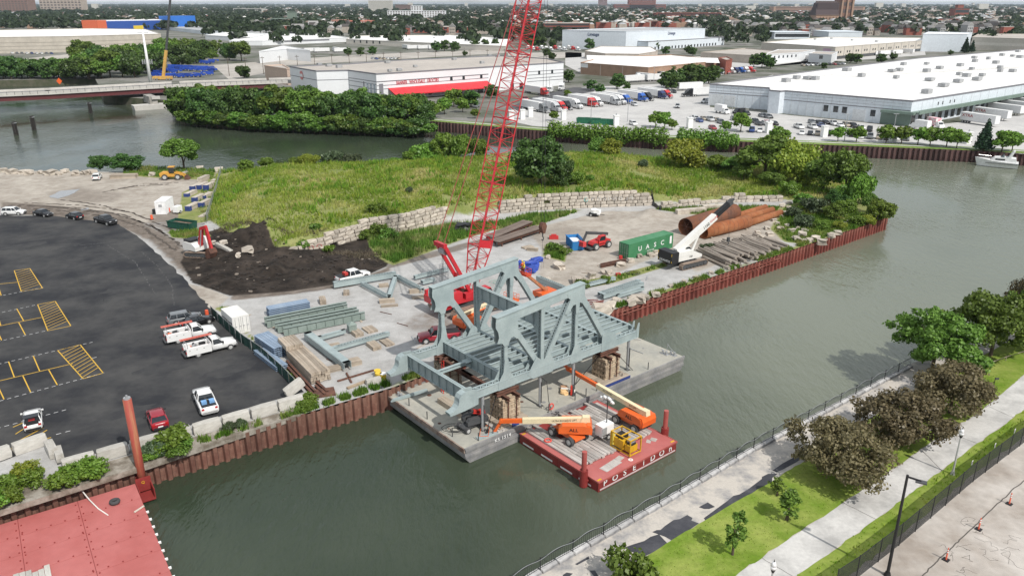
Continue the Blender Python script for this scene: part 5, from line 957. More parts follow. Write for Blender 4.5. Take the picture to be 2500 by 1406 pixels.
for j,(L,o_) in enumerate((([(0,507),(130,512),(260,528),(350,556),(430,612)],0),([(0,507),(130,512),(260,528),(350,556),(430,612)],1.9),([(40,500),(180,507),(300,524),(390,562),(465,612)],0),([(40,500),(180,507),(300,524),(390,562),(465,612)],2.0),([(150,488),(240,500),(330,522)],0),([(250,470),(330,455),(420,450)],0),([(250,470),(330,455),(420,450)],2.1))):
 pts=ragged(px(L),.22,16,j);m=MB()
 for x,y in zip(pts,pts[1:]):
  if rnd.random()<.8:m.beam(Vector((x.x+o_*.4,x.y+o_,gz(x)+.03)),Vector((y.x+o_*.4,y.y+o_,gz(y)+.03)),rnd.uniform(.25,.6),.02)
 tag(m.build('wheel_rut',rut),None,None,None,'structure')
sheet('puddle',ragged(px([(120,480),(150,466),(195,462),(175,475),(140,486),(120,480)]),.3,4,3),.03,M('puddle_water',(.28,.28,.28),.05,spec=.6));sheet('puddle',ragged(px([(195,512),(215,507),(217,511),(200,515)]),.15,4,3),.035,M('puddle_water',(.28,.28,.28)))
def corr(m,p0,p1,z0,z1,d,n):
 """corrugated wall between two plan points"""
 a_,b_=Vector(p0),Vector(p1);u=(b_-a_).normalized();nn=Vector((u.y,-u.x,0));L=(b_-a_).length;V=[]
 for i in range(n+1):
  for f,o in ((0,0),(.28,0),(.36,d),(.86,d),(.94,0)):
   if i==n and f>0:break
   q=a_+u*(L*(i+f)/n)+nn*o;V+=[(q.x,q.y,z0),(q.x,q.y,z1)]
 k=len(V)//2;return m.add(V,[(2*i,2*i+2,2*i+3,2*i+1) for i in range(k-1)])
def container(label,q,rz,L,W,H,mat,doors=True,name='shipping_container',z=0.0,n=None):
 t=thing(name,label,'container',(q[0],q[1],z),rz);n=n or int(L/.28);h0,h1=.18,H-.12
 for y,a_,b_ in ((0,(0,.04,0),(L,.04,0)),(1,(L,W-.04,0),(0,W-.04,0))):corr(MB(),a_,b_,h0,h1,.035,n).build('side_panel',mat,t)
 corr(MB(),(L-.03,0,0),(L-.03,W,0),h0,h1,.03,int(W/.28)).build('end_panel',mat,t);MB().bb(.02,L-.02,.02,W-.02,H-.1,H-.03).build('roof',mat,t);MB().bb(0.02,L-.02,.02,W-.02,.05,.16).build('floor',dgrey,t)
 f=MB()
 for x in (0,L-.12):
  for y in (0,W-.12):f.bb(x,x+.12,y,y+.12,0,H)
 for y in (0,W-.1):f.bb(.12,L-.12,y,y+.1,H-.12,H);f.bb(.12,L-.12,y,y+.1,.02,.18)
 for x in (0,L-.1):f.bb(x,x+.1,.12,W-.12,H-.12,H);f.bb(x,x+.1,.12,W-.12,.02,.18)
 f.build('frame',mat,t)
 for y0,y1 in ((.14,W/2-.02),(W/2+.02,W-.14)):
  d=MB().bb(.01,.07,y0,y1,.2,H-.14).build('door',mat,t)
  for y in (y0+.25,y1-.25):MB().tube((-.03,y,.25),(-.03,y,H-.2),.025,n=6).bb(-.08,-.02,y-.2,y+.06,1.1,1.16).build('lock_rod',mgrey,d)
 return t
gcon=M('green_container',(.045,.20,.085),.55,scale=.5,col2=(.075,.235,.115),amt=.5,fine=.03)
q=P(1533.6,634.6);rz=ang(q,P(1641.9,604.7));gc_=container('long green shipping container with white letters on the slab',q,rz,12.19,2.44,2.9,gcon)
for i,ch in enumerate('UASC'):text(ch,1.25,white,gc_,(3.0+i*2.05,-.02,1.55+(0 if i<4 else 0)),(R_(90),0,0),.008,sx=1.1)
text('UNITED ARAB',.3,white,gc_,(5.9,-.02,.75),(R_(90),0,0),.006);MB().bb(11.2,11.75,-.03,-.015,1.0,2.45).build('white_panel',white,gc_)
wcon=M('white_container',(.72,.71,.68),.5,scale=.5,var=.05)
q=P(612,808);s1=container('white site container behind the green fence with dark lettering',q,R_(128),4.6,2.4,2.6,wcon)
text('STORAGE',.9,black,s1,(2.2,2.43,1.35),(R_(90),0,R_(180)),.006);MB().bb(4.4,5.2,-.9,-.2,.2,1.4).build('side_unit',black,s1)
q=P(381,524);s2=container('small white container on the dirt lot beside orange barrel',q,R_(12),2.3,5.2,2.9,M('white_shed_paint',(.80,.80,.80),.5));s2.rotation_euler=(0,0,R_(4));MB().bb(-.8,-.2,.2,.9,0,1.1).build('gas_tank',black,s2);MB().bb(.8,1.5,-.03,0,1.7,2.2).build('notice',mgrey,s2)
gen=thing('site_generator','small white generator trailer next to the blue ended mats','generator',tuple(P(435,521)),R_(80));MB().bb(-.9,.9,-.6,.6,.4,1.7).build('housing',white,gen);MB().bb(.9,.95,-.4,.3,.9,1.4).build('vent',black,gen);wheel_set(gen,[(0,-.62,.35),(0,.62,.35)],.35,.2);MB().bb(.9,1.9,-.06,.06,.4,.5).build('tow_bar',black,gen)
def skip(label,u,v,fu,fv,L,W,H,mat,inside,name='dumpster'):
 q=P(u,v);t=thing(name,label,'dumpster',tuple(q),ang(q,P(fu,fv)));sh=MB()
 for y0,y1 in ((-W/2,-W/2+.08),(W/2-.08,W/2)):sh.side([(-L/2,.15),(-L/2-.2,H),(L/2+.2,H),(L/2,.15)],y0,y1)
 for g in (-1,1):sh.add([(g*L/2,-W/2,.15),(g*L/2,W/2,.15),(g*(L/2+.2),W/2,H),(g*(L/2+.2),-W/2,H)],[(0,1,2,3)])
 sh.bb(-L/2,L/2,-W/2+.08,W/2-.08,.1,.25);sh.build('shell',mat,t);rb=MB()
 for i in range(7):x=-L/2+.3+(L-.6)*i/6;rb.bb(x-.06,x+.06,-W/2-.08,-W/2,.2,H);rb.bb(x-.06,x+.06,W/2,W/2+.08,.2,H)
 rb.bb(-L/2-.25,L/2+.25,-W/2-.1,-W/2+.02,H-.02,H+.1);rb.bb(-L/2-.25,L/2+.25,W/2-.02,W/2+.1,H-.02,H+.1);rb.build('rib',mat,t);jitter_block(int(u),L-.1,W-.2,H*.7,.06).build('contents',inside,t,loc=(0,0,H*.42));return t
skip('dark green roll off dumpster with rubble in it near the excavator',446,557,482,562,5.6,2.4,1.5,M('dark_green_bin',(.012,.075,.05),.5),M('rubble_mix',(.25,.17,.12),.95,scale=1.5,col2=(.05,.035,.03),amt=.5))
bt_=skip('blue steel tank skip beside the telehandler',1403,604,1416,618,4.4,2.3,1.9,M('bright_blue_bin',(.03,.20,.48),.5),white,'skip_bin')
def barrel(u,v,label):
 t=thing('traffic_barrel',label,'barrel',tuple(P(u,v)),0);om=M('barrel_orange',(.75,.12,.05),.6)
 MB().tube((0,0,.08),(0,0,1.0),.3,.24,n=14).build('drum',om,t);MB().tube((0,0,0),(0,0,.09),.42,n=14).build('rubber_base',black,t)
 for z in (.3,.62):MB().tube((0,0,z),(0,0,z+.14),.292-z*.055,.285-z*.055,n=14).build('white_band',white,t)
barrel(506,772,'orange barrel with white bands at the lot edge by the green fence');barrel(371,536,'orange barrel with white bands beside the small white container');barrel(413,518,'orange barrel behind the small white container')
for i,(u,v,l) in enumerate(((1860+1755/3.906,1046+1250/3.906,'lowest in view'),(1860+2065/3.906,1046+960/3.906,'in the middle of the line of three'),(1860+2358/3.906,1046+718/3.906,'farthest along the joint'))):
 t=thing('delineator_post','orange delineator post on a black base, '+l,'post',tuple(P(u,v)),R_(39));dm=M('delineator_orange',(.78,.16,.09),.5);MB().tube((0,0,.06),(0,0,1.15),.075,.05,n=10).tube((0,0,1.15),(0,0,1.27),.05,.02,n=8).build('post_body',dm,t);MB().bb(-.25,.25,-.25,.25,0,.07).build('rubber_base',black,t)
 for z in (.75,.95):MB().tube((0,0,z),(0,0,z+.1),.066,n=10).build('white_band',white,t)
def mesh_mat(name,col,dens,scale):
 """woven wire: thin crossing wires, open between"""
 m=bpy.data.materials.new(name);m.use_nodes=True;nt=m.node_tree;N=nt.nodes;L=nt.links.new;b=N['Principled BSDF'];b.inputs['Base Color'].default_value=(*col,1);b.inputs['Roughness'].default_value=.7
 t=N.new('ShaderNodeTexCoord');outs=[]
 for r in (R_(45),R_(-45)):
  mp_=N.new('ShaderNodeMapping');mp_.inputs['Rotation'].default_value=(0,r,0);L(t.outputs['Object'],mp_.inputs[0]);w=N.new('ShaderNodeTexWave');w.inputs['Scale'].default_value=scale;w.bands_direction='X';L(mp_.outputs[0],w.inputs['Vector']);g=N.new('ShaderNodeMath');g.operation='GREATER_THAN';g.inputs[1].default_value=1-dens;L(w.outputs['Fac'],g.inputs[0]);outs.append(g.outputs[0])
 mx=N.new('ShaderNodeMath');mx.operation='MAXIMUM';L(outs[0],mx.inputs[0]);L(outs[1],mx.inputs[1]);L(mx.outputs[0],b.inputs['Alpha']);return m
def fence(label,pts,h,panel_mat,post_mat,sp=3.0,z=0.0,screen=False,name='fence',wob=0.0):
 t=thing(name,label,'fence');pmesh=MB().tube((0,0,0),(0,0,h+.1),.045,n=6).mesh('post',post_mat)
 for A,B in zip(pts,pts[1:]):
  L=(B-A).length;n=max(1,round(L/sp));an=ang(A,B)
  for i in range(n):
   q=A.lerp(B,i/n);q2=A.lerp(B,(i+1)/n);link('post',pmesh,t,(q.x,q.y,z));l=L/n;p=MB();k=6 if wob else 1
   for j in range(k):p.add([(l*j/k,wob*math.sin(j*2.1+i),0.05),(l*(j+1)/k,wob*math.sin((j+1)*2.1+i),.05),(l*(j+1)/k,wob*.5*math.sin((j+1)*1.7+i),h),(l*j/k,wob*.5*math.sin(j*1.7+i),h)],[(0,1,2,3)])
   p.build('screen_panel' if screen else 'mesh_panel',panel_mat,t,loc=(q.x,q.y,z),rz=an);MB().tube((q.x,q.y,z+h),(q2.x,q2.y,z+h),.03,n=5).build('top_rail',post_mat,t)
 return t
scr=M('green_windscreen',(.018,.055,.045),.8,scale=1,var=.2)
fence('low green windscreen fence between car park and steel yard',px([(517,770),(548,800),(590,838),(640,872),(690,918),(722,952)]),1.5,scr,mgrey,2.6,screen=True,wob=.12)
fence('grey chain link fence up the edge of the grass',px([(541,424),(530,470),(505,545)]),2.1,mesh_mat('grey_wire_mesh',(.30,.33,.33),.26,3.2),mgrey,3.2)
bfence=fence('tall black mesh fence beside the concrete lot',[p+Vector((.45,-.35,0)) for p in L4[:6]],2.3,mesh_mat('black_wire_mesh',(.012,.014,.014),.48,5.0),black,2.9)
for k,(u,v) in enumerate(((2470,1064),(2422,1100),(2366,1143))):MB().box((P(u,v+14).x,P(u,v+14).y-.06,1.35),(.3,.03,.5),SA).build('fence_sign',white,bfence)
bl=thing('lamp_post','tall black lamp post with single arm on the concrete lot','lamp post',tuple(P(2166,1404)),R_(-28));MB().tube((0,0,0),(0,0,9.6),.14,.1,n=10).build('pole',black,bl);MB().tube((0,0,0),(0,0,.35),.3,.2,n=12).build('pole_base',black,bl);MB().beam((0,0,9.45),(1.0,0,9.35),.12,.12).build('arm',black,bl);MB().bb(.6,1.4,-.22,.22,9.22,9.34).build('lamp_head',dgrey,bl)
def acorn(u,v,label,h=4.2):
 t=thing('lamp_post',label,'lamp post',tuple(P(u,v)),0);MB().tube((0,0,0),(0,0,.5),.24,.12,n=10).tube((0,0,.5),(0,0,h),.1,.075,n=10).build('pole',M('pale_lamp_pole',(.45,.45,.43)),t);MB().tube((0,0,h),(0,0,h+.3),.1,.2,n=10).build('lamp_collar',black,t);MB().tube((0,0,h+.3),(0,0,h+.6),.19,.24,n=12).tube((0,0,h+.6),(0,0,h+.95),.24,.1,n=12).build('lamp_globe',M('milky_globe',(.8,.8,.8),.2),t,True);MB().tube((0,0,h+.95),(0,0,h+1.2),.05,.01,n=6).build('finial',black,t)
acorn(2325,1158,'pale acorn lamp post by the path in front of the black fence');acorn(1872,1500,'pale acorn lamp at the bottom edge on the path',4.0)
sg=thing('path_sign','small dark sign on a thin post on the lawn by the path','sign',tuple(P(2422,958)),0);MB().tube((0,0,0),(0,0,2.0),.04,n=6).build('post',black,sg);MB().box((.2,0,1.85),(.5,.03,.25)).build('sign_plate',dgrey,sg)
fl=thing('low_rail','low wooden rail along the lawn by the green trees','rail',(0,0,0));L=px([(2390,905),(2420,893),(2455,880),(2500,866),(2560,850)])
for a_,b_ in zip(L,L[1:]):MB().tube((a_.x,a_.y,0),(a_.x,a_.y,.6),.06,n=6).build('post',timber,fl);MB().tube((a_.x,a_.y,.55),(b_.x,b_.y,.55),.04,n=6).build('rail_bar',timber,fl)
def girder_thing(label,a_,b_,h,w,mat=None,z=.12,st=9,group=None):
 A,B=P(*a_),P(*b_);L=(B-A).length;t=thing('plate_girder',label,'girder',(A.x,A.y,z),ang(A,B),group);mat=mat or steel;m=MB();m.ibeam((0,0,h/2),(L,0,h/2),w,h,.05);m.build('web_and_flanges',mat,t);s=MB().bb(-.02,.02,-w*.42,w*.42,.06,h-.06).mesh('stiffener',mat)
 for i in range(st):link('stiffener',s,t,(L*(i+.5)/st,0,0))
 for x in (.8,L-.8):MB().bb(x-.15,x+.15,-.7,.7,-z,0).build('bearer',timber,t)
gsteel=M('green_grey_girder',(.20,.25,.225),.6,scale=.7,col2=(.25,.30,.275),amt=.5,fine=.04)
for i,(a_,b_) in enumerate((((647,795),(847,755)),((653,801),(849,760)),((673,808),(872,768)),((679,814),(877,774)),((694,821),(891.5,780)))):
 girder_thing('green grey plate girder, '+['farthest','second','third','fourth','nearest'][i]+' of the row of five behind the lumber',a_,b_,1.15,.42,gsteel)
lace_n=[0]
def laced_beam(label,a_,b_,w=.55,h=.5,z=.35,mat=None,lace=True):
 A,B=P(*a_),P(*b_);L=(B-A).length;t=thing('laced_beam',label,'beam',(A.x,A.y,z),ang(A,B));mat=mat or steel;m=MB()
 for y in (-w/2,w/2):m.bb(0,L,y-.03,y+.03,0,h);m.bb(0,L,y-.09,y+.09,h-.03,h);m.bb(0,L,y-.09,y+.09,0,.03)
 m.build('side_plate',mat,t);l=MB()
 if lace:cross_lace(l,(.5,0,h),(L-.5,0,h),w,int(L/.5),(0,0,1),.07)
 else :l.bb(0,L,-w/2,w/2,h,h+.03)
 l.bb(0,.6,-w/2,w/2,h,h+.03);l.bb(L-.6,L,-w/2,w/2,h,h+.03);l.build('lacing',mat,t)
for lab,a_,b_,k in (('long truss chord on timbers behind the white pickup',(815,706),(966,680),dict(h=.9)),('sloping truss member lying beside the chord near the soil',(885,700),(950,735),{}),('short truss member closing the steel triangle',(950,735),(966,684),dict(lace=False)),('laced truss member reaching towards the crane',(968,682),(1032,716),{}),('laced member behind the boom hoist mast',(1012,685),(1095,664),{}),('laced member lying left of the far truss top',(1030,697),(1060,690),dict(w=.8)),('big closed box beam on timbers near the lumber pile',(752,830),(850,906),dict(w=.95,h=.85,lace=False)),('laced cross member behind the closed box beam',(812,862),(950,823),{}),('short flanged beam by the girder row',(776,836),(843,817),dict(lace=False,w=.4)),('laced frame beam right of the crane hook',(1312,690),(1420,735),dict(h=.9)),('laced beam behind the near truss top chord',(1425,705),(1500,687),{}),('laced beam farthest of three by the red piling',(1462,727),(1560,694),dict(w=.6)),('laced beam middle of three by the red piling',(1470,733),(1568,703),dict(w=.6,h=.7)),('plain beam nearest of three by the red piling',(1505,732),(1570,712),dict(lace=False,w=.35))):laced_beam(lab,a_,b_,**k)
sb_n=0
for u,v,n_,ly,L,a_,lab in ((846,718,3,2,1.4,100,'under the long truss chord'),(788,739,3,3,1.8,110,'standing tall by the blue bundle'),(945,738,3,2,2.4,12,'under the point of the steel triangle'),(951,748,2,1,2.6,12,'in front of the steel triangle'),(937,700,2,2,1.6,15,'behind the steel triangle'),(1014,714,3,2,2.0,15,'under the member by the crane'),(1024,727,3,1,2.4,20,'in front of the member by the crane'),(872,817,4,2,1.8,125,'below the small steel box'),(903,806,5,1,2.2,125,'lying flat right of the girder row'),(945,838,4,1,2.2,125,'at the end of the laced cross member'),(913,848,4,2,2.2,125,'carrying the laced cross member'),(820,903,3,2,2.0,30,'at the near end of the box beam'),(863,888,5,2,1.8,30,'beside the near end of the box beam'),(810,848,5,1,2.4,30,'under the middle of the box beam'),(1365,722,2,2,1.6,10,'below the crane hook slings'),(1288,605,4,1,2.2,35,'heaped behind the crane hook'),(1300,612,3,2,2.0,-20,'crossed behind the crane hook')):
 lumber('timber_blocking','brown timber blocking '+lab,P(u,v),R_(a_),n_,L,.3,.28,ly,timber,0)
sbx=thing('steel_box','small grey steel box with pointed lid on timbers by the girders','steel box',tuple(P(860,812)+Vector((0,0,.4))),R_(30));MB().bb(-.55,.55,-.55,.55,0,.9).build('box_body',gsteel,sbx);MB().box((0,0,1.1),(1.2,1.2,.4),0,.15).build('lid',gsteel,sbx)
def bundle(label,a_,b_,w,h,n,mat,z=.1):
 A,B=P(*a_),P(*b_);L=(B-A).length;t=thing('steel_bundle',label,'steel bundle',(A.x,A.y,z),ang(A,B));tm=MB().ibeam((0,0,.14),(L,0,.14),w/n*.93,.28,.03).mesh('sheet_profile',mat)
 for k in range(max(1,int(h/.29))):
  for i in range(n):link('sheet_profile',tm,t,(rnd.uniform(-.06,.06),-w/2+w*(i+.5)/n,k*.29))
bst=M('pale_blue_steel',(.20,.27,.37),.5,scale=.8,col2=(.27,.34,.43),amt=.5,rand=.1)
bundle('pale blue steel bundle lying behind the girders',(655,771),(754,752),1.9,1.2,5,bst);bundle('pale blue steel bundle stacked against the green fence',(640,838),(690,872),2.2,1.5,5,bst);bundle('lower pale blue steel bundle along the green fence',(634,862),(690,905),1.6,.6,4,bst)
q=P(752,900);lumber('timber_stack','big pile of pale timbers near the green fence, wide lower tier',q,ang(P(697,850),P(790,945)),7,9.0,.34,.33,4,timber,.1);q=P(712,866);lumber('timber_stack','upper tier of pale timbers on the far end of the pile',q,ang(P(697,850),P(790,945)),6,3.4,.36,.32,2,timber,1.45)
for i,(a_,b_) in enumerate((((700,885),(770,960)),((695,892),(765,968)),((772,935),(800,960)),((770,945),(795,968)))):A,B=P(*a_),P(*b_);tag(MB().ibeam(A+Vector((0,0,.2)),B+Vector((0,0,.2)),.3,.35,.04).build('rusty_beam',rustb),f"rust brown beam lying {['against the timber pile', 'along the timber pile, outer one', 'at the water end of the pile', 'at the water end of the pile, outer one'][i]}",'beam')
for i,(a_,b_) in enumerate((((824,932),(913,905)),((846,912),(858,935)))):A,B=P(*a_),P(*b_);tag(MB().beam(A+Vector((0,0,.1)),B+Vector((0,0,.1)),.22,.18).build('rusty_beam',rustb),['thin dark rail lying on the gravel by the yellow buckets','short dark bar across the thin rail'][i],'beam')
A,B=P(848,950),P(895,932);tag(MB().beam(A+Vector((0,0,.15)),B+Vector((0,0,.15)),.35,.25).build('wood_plank',timber_l),'fresh yellow wood plank by the piling edge','plank');o=link('concrete_block',CBL[0],None,tuple(P(912,935)+Vector((0,0,.35))),R_(30));o.scale=(2.0,.7,.7);tag(o,'rough grey block lying by the yellow buckets','block')
for i,(u,v) in enumerate(((925,924),(936,925),(922,917))):t=thing('bucket',['yellow bucket, leftmost of the cluster','yellow bucket with white lid','yellow bucket behind the other two'][i],'bucket',tuple(P(u,v)),0);MB().tube((0,0,0),(0,0,.75),.34,.4,n=12).build('pail',M('bucket_yellow',(.75,.52,.05),.5),t);MB().tube((0,0,.75),(0,0,.8),.42,n=12).build('lid',white if i==1 else M('bucket_yellow',(1,1,1)),t)
tag(MB().box((0,0,.12),(2.4,2.0,.2),R_(20)).build('steel_tray',rustb,None,False,tuple(P(793,960))),'rusty square tray by the piling corner','tray')
for i,(a_,b_) in enumerate((((1196,592),(1290,552)),((1207,603),(1318,566)))):
 A,B=P(*a_),P(*b_);L=(B-A).length;t=thing('trestle_deck',['brown timber trestle deck by the boom, farther one','brown timber trestle deck by the boom, nearer one'][i],'deck',(A.x,A.y,0),ang(A,B));dk=MB().bb(-.15,.15,-1.25,1.25,0,.12).mesh('plank',M('brown_trestle_wood',(.14,.105,.085),.9,scale=1,col2=(.21,.165,.14),amt=.5,rand=.15))
 for k in range(int(L/.32)):link('plank',dk,t,(k*.32+.16,0,1.1))
 for y in (-.9,.9):MB().ibeam((0,y,.85),(L,y,.85),.3,.45,.04).build('stringer',rustb,t)
 for x in (1.2,L/2,L-1.2):
  for y in (-.9,.9):MB().bb(x-.1,x+.1,y-.1,y+.1,0,.65).build('leg',rustb,t)
pipe_m=M('rusty_pipe',(.27,.085,.03),.85,scale=.6,col2=(.34,.14,.06),amt=.5,bump=.15,bscale=6,fine=.06,stretch=(.6,1,1));pipe_d=M('dark_rusty_pipe',(.15,.07,.045),.85,scale=.4,col2=(.24,.09,.04),amt=.5,fine=.08)
def big_pipe(label,a_,b_,r,mat,seams=6,cross=0):
 A,B=P(*a_),P(*b_);L=(B-A).length;t=thing('steel_pipe',label,'pipe',(A.x,A.y,0),ang(A,B));MB().pipe((0,0,r),(L,0,r),r,.05,32).build('pipe_wall',mat,t,True)
 for k in range(1,seams):x=L*k/seams+(.3 if k%2 else 0);MB().pipe((x,0,r),(x+.06,0,r),r+.012,.02,32).build('weld_seam',rustb,t)
 if cross:
  for a0 in (0,60,120):c,s=math.cos(R_(a0))*r*.97,math.sin(R_(a0))*r*.97;MB().beam((.3,-c,r-s),(.3,c,r+s),.06,.06).build('cross_brace',rustb,t)
 for x in (1.5,L-1.5):
  for y in (-1,1):MB().side([(x-.15,0),(x+.15,0),(x+.15,r*.25),(x-.15,r*.25)],y*r*.75-.15,y*r*.75+.15).build('chock',timber,t)
big_pipe('huge dark rusty pipe with braced mouth, largest of the pipes',(1672,575),(1790,537),1.78,pipe_d,7,1);big_pipe('orange rusty pipe in front of the huge one, behind the white boom',(1715,583),(1824,556),1.32,pipe_m,9,0);big_pipe('slim orange rusty pipe nearest the scattered stones',(1830,552),(1905,527),.72,pipe_m,3);big_pipe('slim rusty pipe in the middle of the far three',(1795,547),(1885,520),.72,pipe_m,3);big_pipe('slim rusty pipe farthest back of the three',(1780,541),(1868,514),.72,pipe_m,3)
for i,(a_,b_) in enumerate((((1652,523),(1722,517)),((1716,512),(1782,509)))):A,B=P(*a_),P(*b_);t=tag(MB().beam(A+Vector((0,0,.45)),B+Vector((0,0,.45)),.9,.9).beam(A+Vector((0,.9,.45)),B+Vector((0,.9,.45)),.8,.8).build('concrete_beam',stone_mat),['pale concrete beam in the grass behind the huge pipe, left one','pale concrete beam in the grass behind the huge pipe, by the crane boom'][i],'concrete beam')
logm=M('old_log',(.21,.175,.145),.95,scale=1.2,col2=(.33,.29,.25),amt=.5,bump=.5,bscale=9,stretch=(.3,2,2),rand=.25,fine=.1);LG=[]
for k in range(5):
 r=random.Random(k);L=r.uniform(7.5,9.5);m=MB();rings=[]
 for j in range(6):x=L*j/5;oy,oz=r.uniform(-.05,.05),r.uniform(-.03,.03);rr0=.2+.07*j/5+r.uniform(-.02,.02);rings.append([(x,oy+rr0*math.cos(6.283*i/8),oz+rr0*math.sin(6.283*i/8)) for i in range(8)])
 LG.append((m.loft(rings).mesh('log',logm),L))
la=ang(P(1696,624),P(1757,650));r=random.Random(4);A,B=P(1700,622),P(1846,572)
for lay in range(3):
 n=(27,22,12)[lay]
 for i in range(n):
  q=A.lerp(B,(i+.5*lay+r.uniform(-.2,.2))/27);me,L=r.choice(LG);d=Vector((math.cos(la),math.sin(la),0));q=q+d*r.uniform(-.7,.9)
  o=link('log',me,None,(q.x,q.y,.27+lay*.44));o.rotation_euler=(r.uniform(0,6),r.uniform(-.012,.02),la+r.uniform(-.05,.05));tag(o,'weathered brown timber pile in the log stack behind the white crane','log','logs stacked on the bank')
for i,dv in enumerate((0,4)):A,B=P(1466,650+dv),P(1528,637+dv);tag(MB().ibeam(A+Vector((0,0,.25)),B+Vector((0,0,.25)),.4,.45,.05).build('rusty_beam',rustb),['dark red rail beam in front of the container, farther one','dark red rail beam in front of the container, nearer one'][i],'beam')
r=random.Random(6)
for i in range(10):q=P(1450+r.uniform(-28,20),745+r.uniform(-10,10));tag(MB().beam((-1.1,0,.06+i*.03),(1.1,0,.06+i*.03),.12,.1).build('rebar_piece',M('rust_red_scrap',(.22,.07,.06),.8),None,False,tuple(q),R_(r.uniform(-10,40))),'rust red steel offcut scattered at the yard corner','steel offcut','steel offcuts by the piling')
matw=M('pale_mat_wood',(.55,.50,.43),.9,scale=1,col2=(.42,.37,.31),stretch=(.3,2,1),rand=.2)
for i,(x,y,ly,m_,lab) in enumerate(((1830,480,4,1,'left of the three in the middle row'),(1890,470,4,1,'centre of the three in the middle row'),(1960,480,5,1,'right of the three in the middle row'),(1775,540,3,1,'leftmost, behind the white generator'),(1850,590,4,1,'behind the second row'),(1930,560,3,1,'against the wire fence'),(1790,675,4,1,'next to the white generator'),(1915,640,4,1,'nearest the wire fence'),(1912,735,1,0,'lying alone nearest the dumpster'),(1905,400,4,0,'brown and rusty by the loader'),(2030,400,2,0,'low one by the fence top'),(1700,345,2,0,'beside the loader bucket'))):
 q=P(x/3.906,340+y/3.906+3);t=thing('timber_mat_stack','stack of timber mats '+('with blue painted ends, ' if m_ else '')+lab,'timber mats',tuple(q),R_(84));tm=MB().bb(0,4.6,-.14,.14,0,.27).mesh('timber',matw);be=MB().bb(-.02,.9,-.145,.145,.0,.272).mesh('blue_end',bluep)
 for k in range(ly):
  for j in range(4):
   o=link('timber',tm,t,(0,(j-1.5)*.3,k*.28));
   if m_:link('blue_end',be,o,(0,0,.0)).scale=(1,1.01,.985)
lumber('timber_stack','grey flat timbers by the river behind the white capped truck',P(303,434),R_(8),5,6.5,.5,.3,3,timber,0)
def excavator():
 q=P(487,624);q.z=gz(q)+.05;t=thing('excavator','white and red tracked excavator digging in black soil','excavator',tuple(q),R_(-8));t.scale=(1.2,1.2,1.2);crawler(t,3.6,.55,.8,2.1,nsh=20);MB().tube((0,0,.7),(0,0,1.0),.7,n=12).build('slew_ring',dgrey,t)
 h=R_(-25);MB().side([(-2.1,1.0),(-2.2,1.9),(-1.7,2.2),(.2,2.1),(.9,1.6),(.9,1.0)],-1.2,1.2).build('upper_body',wpaint,t,rz=h);MB().bb(-2.0,-.4,-1.0,1.0,2.1,2.5).build('engine_cover',black,t,rz=h);cb=MB().side([(-.3,1.1),(-.3,2.9),(.7,2.9),(1.1,2.0),(1.1,1.1)],.3,1.2).build('cab',wpaint,t,rz=h);MB().side([(-.2,1.8),(-.2,2.8),(.65,2.8),(1.0,2.0),(1.0,1.8)],.28,1.22).build('cab_window',glass,cb)
 ex=M('excavator_red',(.50,.035,.04),.45);MB().beam((.6,0,1.6),(1.5,0,4.6),.45,.55).beam((1.4,0,4.5),(2.6,0,4.9),.42,.5).build('boom',ex,t,rz=h);MB().beam((2.5,0,5.0),(3.2,0,1.6),.36,.45).build('stick',ex,t,rz=h);MB().tube((1.0,-.3,1.7),(1.7,-.3,4.3),.09,n=8).tube((1.7,0,5.2),(2.5,0,5.4),.09,n=8).build('cylinder',mgrey,t,rz=h)
 MB().side([(2.7,1.6),(3.4,1.7),(3.7,1.0),(3.3,.2),(2.6,.0),(2.4,.5)],-.65,.65).build('bucket',rustb,t,rz=h)
excavator()
ld=thing('wheel_loader','yellow wheel loader parked by the river on the dirt lot','loader',tuple(P(424,438)),R_(8));lm=M('loader_yellow',(.62,.33,.06),.55);MB().side([(-3.1,.9),(-3.2,1.8),(-2.6,2.1),(-.8,2.1),(-.6,.9)],-.95,.95).build('engine_hood',lm,ld);MB().bb(-.7,1.9,-.6,.6,.8,1.6).build('front_frame',lm,ld);cb=MB().bb(-.8,.5,-.75,.75,1.9,3.3).build('cab',glass,ld);MB().bb(-.95,.65,-.85,.85,3.3,3.45).build('cab_roof',lm,cb)
for y in (-.75,.75):MB().beam((.6,y,1.9),(2.6,y,1.3),.2,.35).beam((2.5,y,1.4),(3.4,y,.5),.2,.3).build('lift_arm',lm,ld);
MB().side([(3.2,.1),(4.3,.1),(3.6,.6),(3.4,1.2),(3.1,.8)],-1.4,1.4).build('bucket',rustb,ld);wheel_set(ld,[(x,y,.78) for x in (-1.9,1.4) for y in (-1.0,1.0)],.78,.55)
q=P(1460,605);th=thing('telehandler','red telehandler with dark boom beside the blue skip','telehandler',tuple(q),ang(P(1482,600),P(1440,610)));tred=M('telehandler_red',(.55,.04,.04),.45);MB().side([(-2.4,.7),(-2.5,1.5),(-1.0,1.9),(1.6,1.5),(2.0,1.0),(1.8,.6)],-.8,.8).build('body',tred,th);cb=MB().side([(-.9,1.2),(-.9,2.6),(.4,2.6),(.8,1.9),(.8,1.2)],.3,1.1).build('cab',tred,th);MB().side([(-.8,1.7),(-.8,2.5),(.35,2.5),(.7,1.9),(.7,1.7)],.28,1.12).build('cab_window',glass,cb)
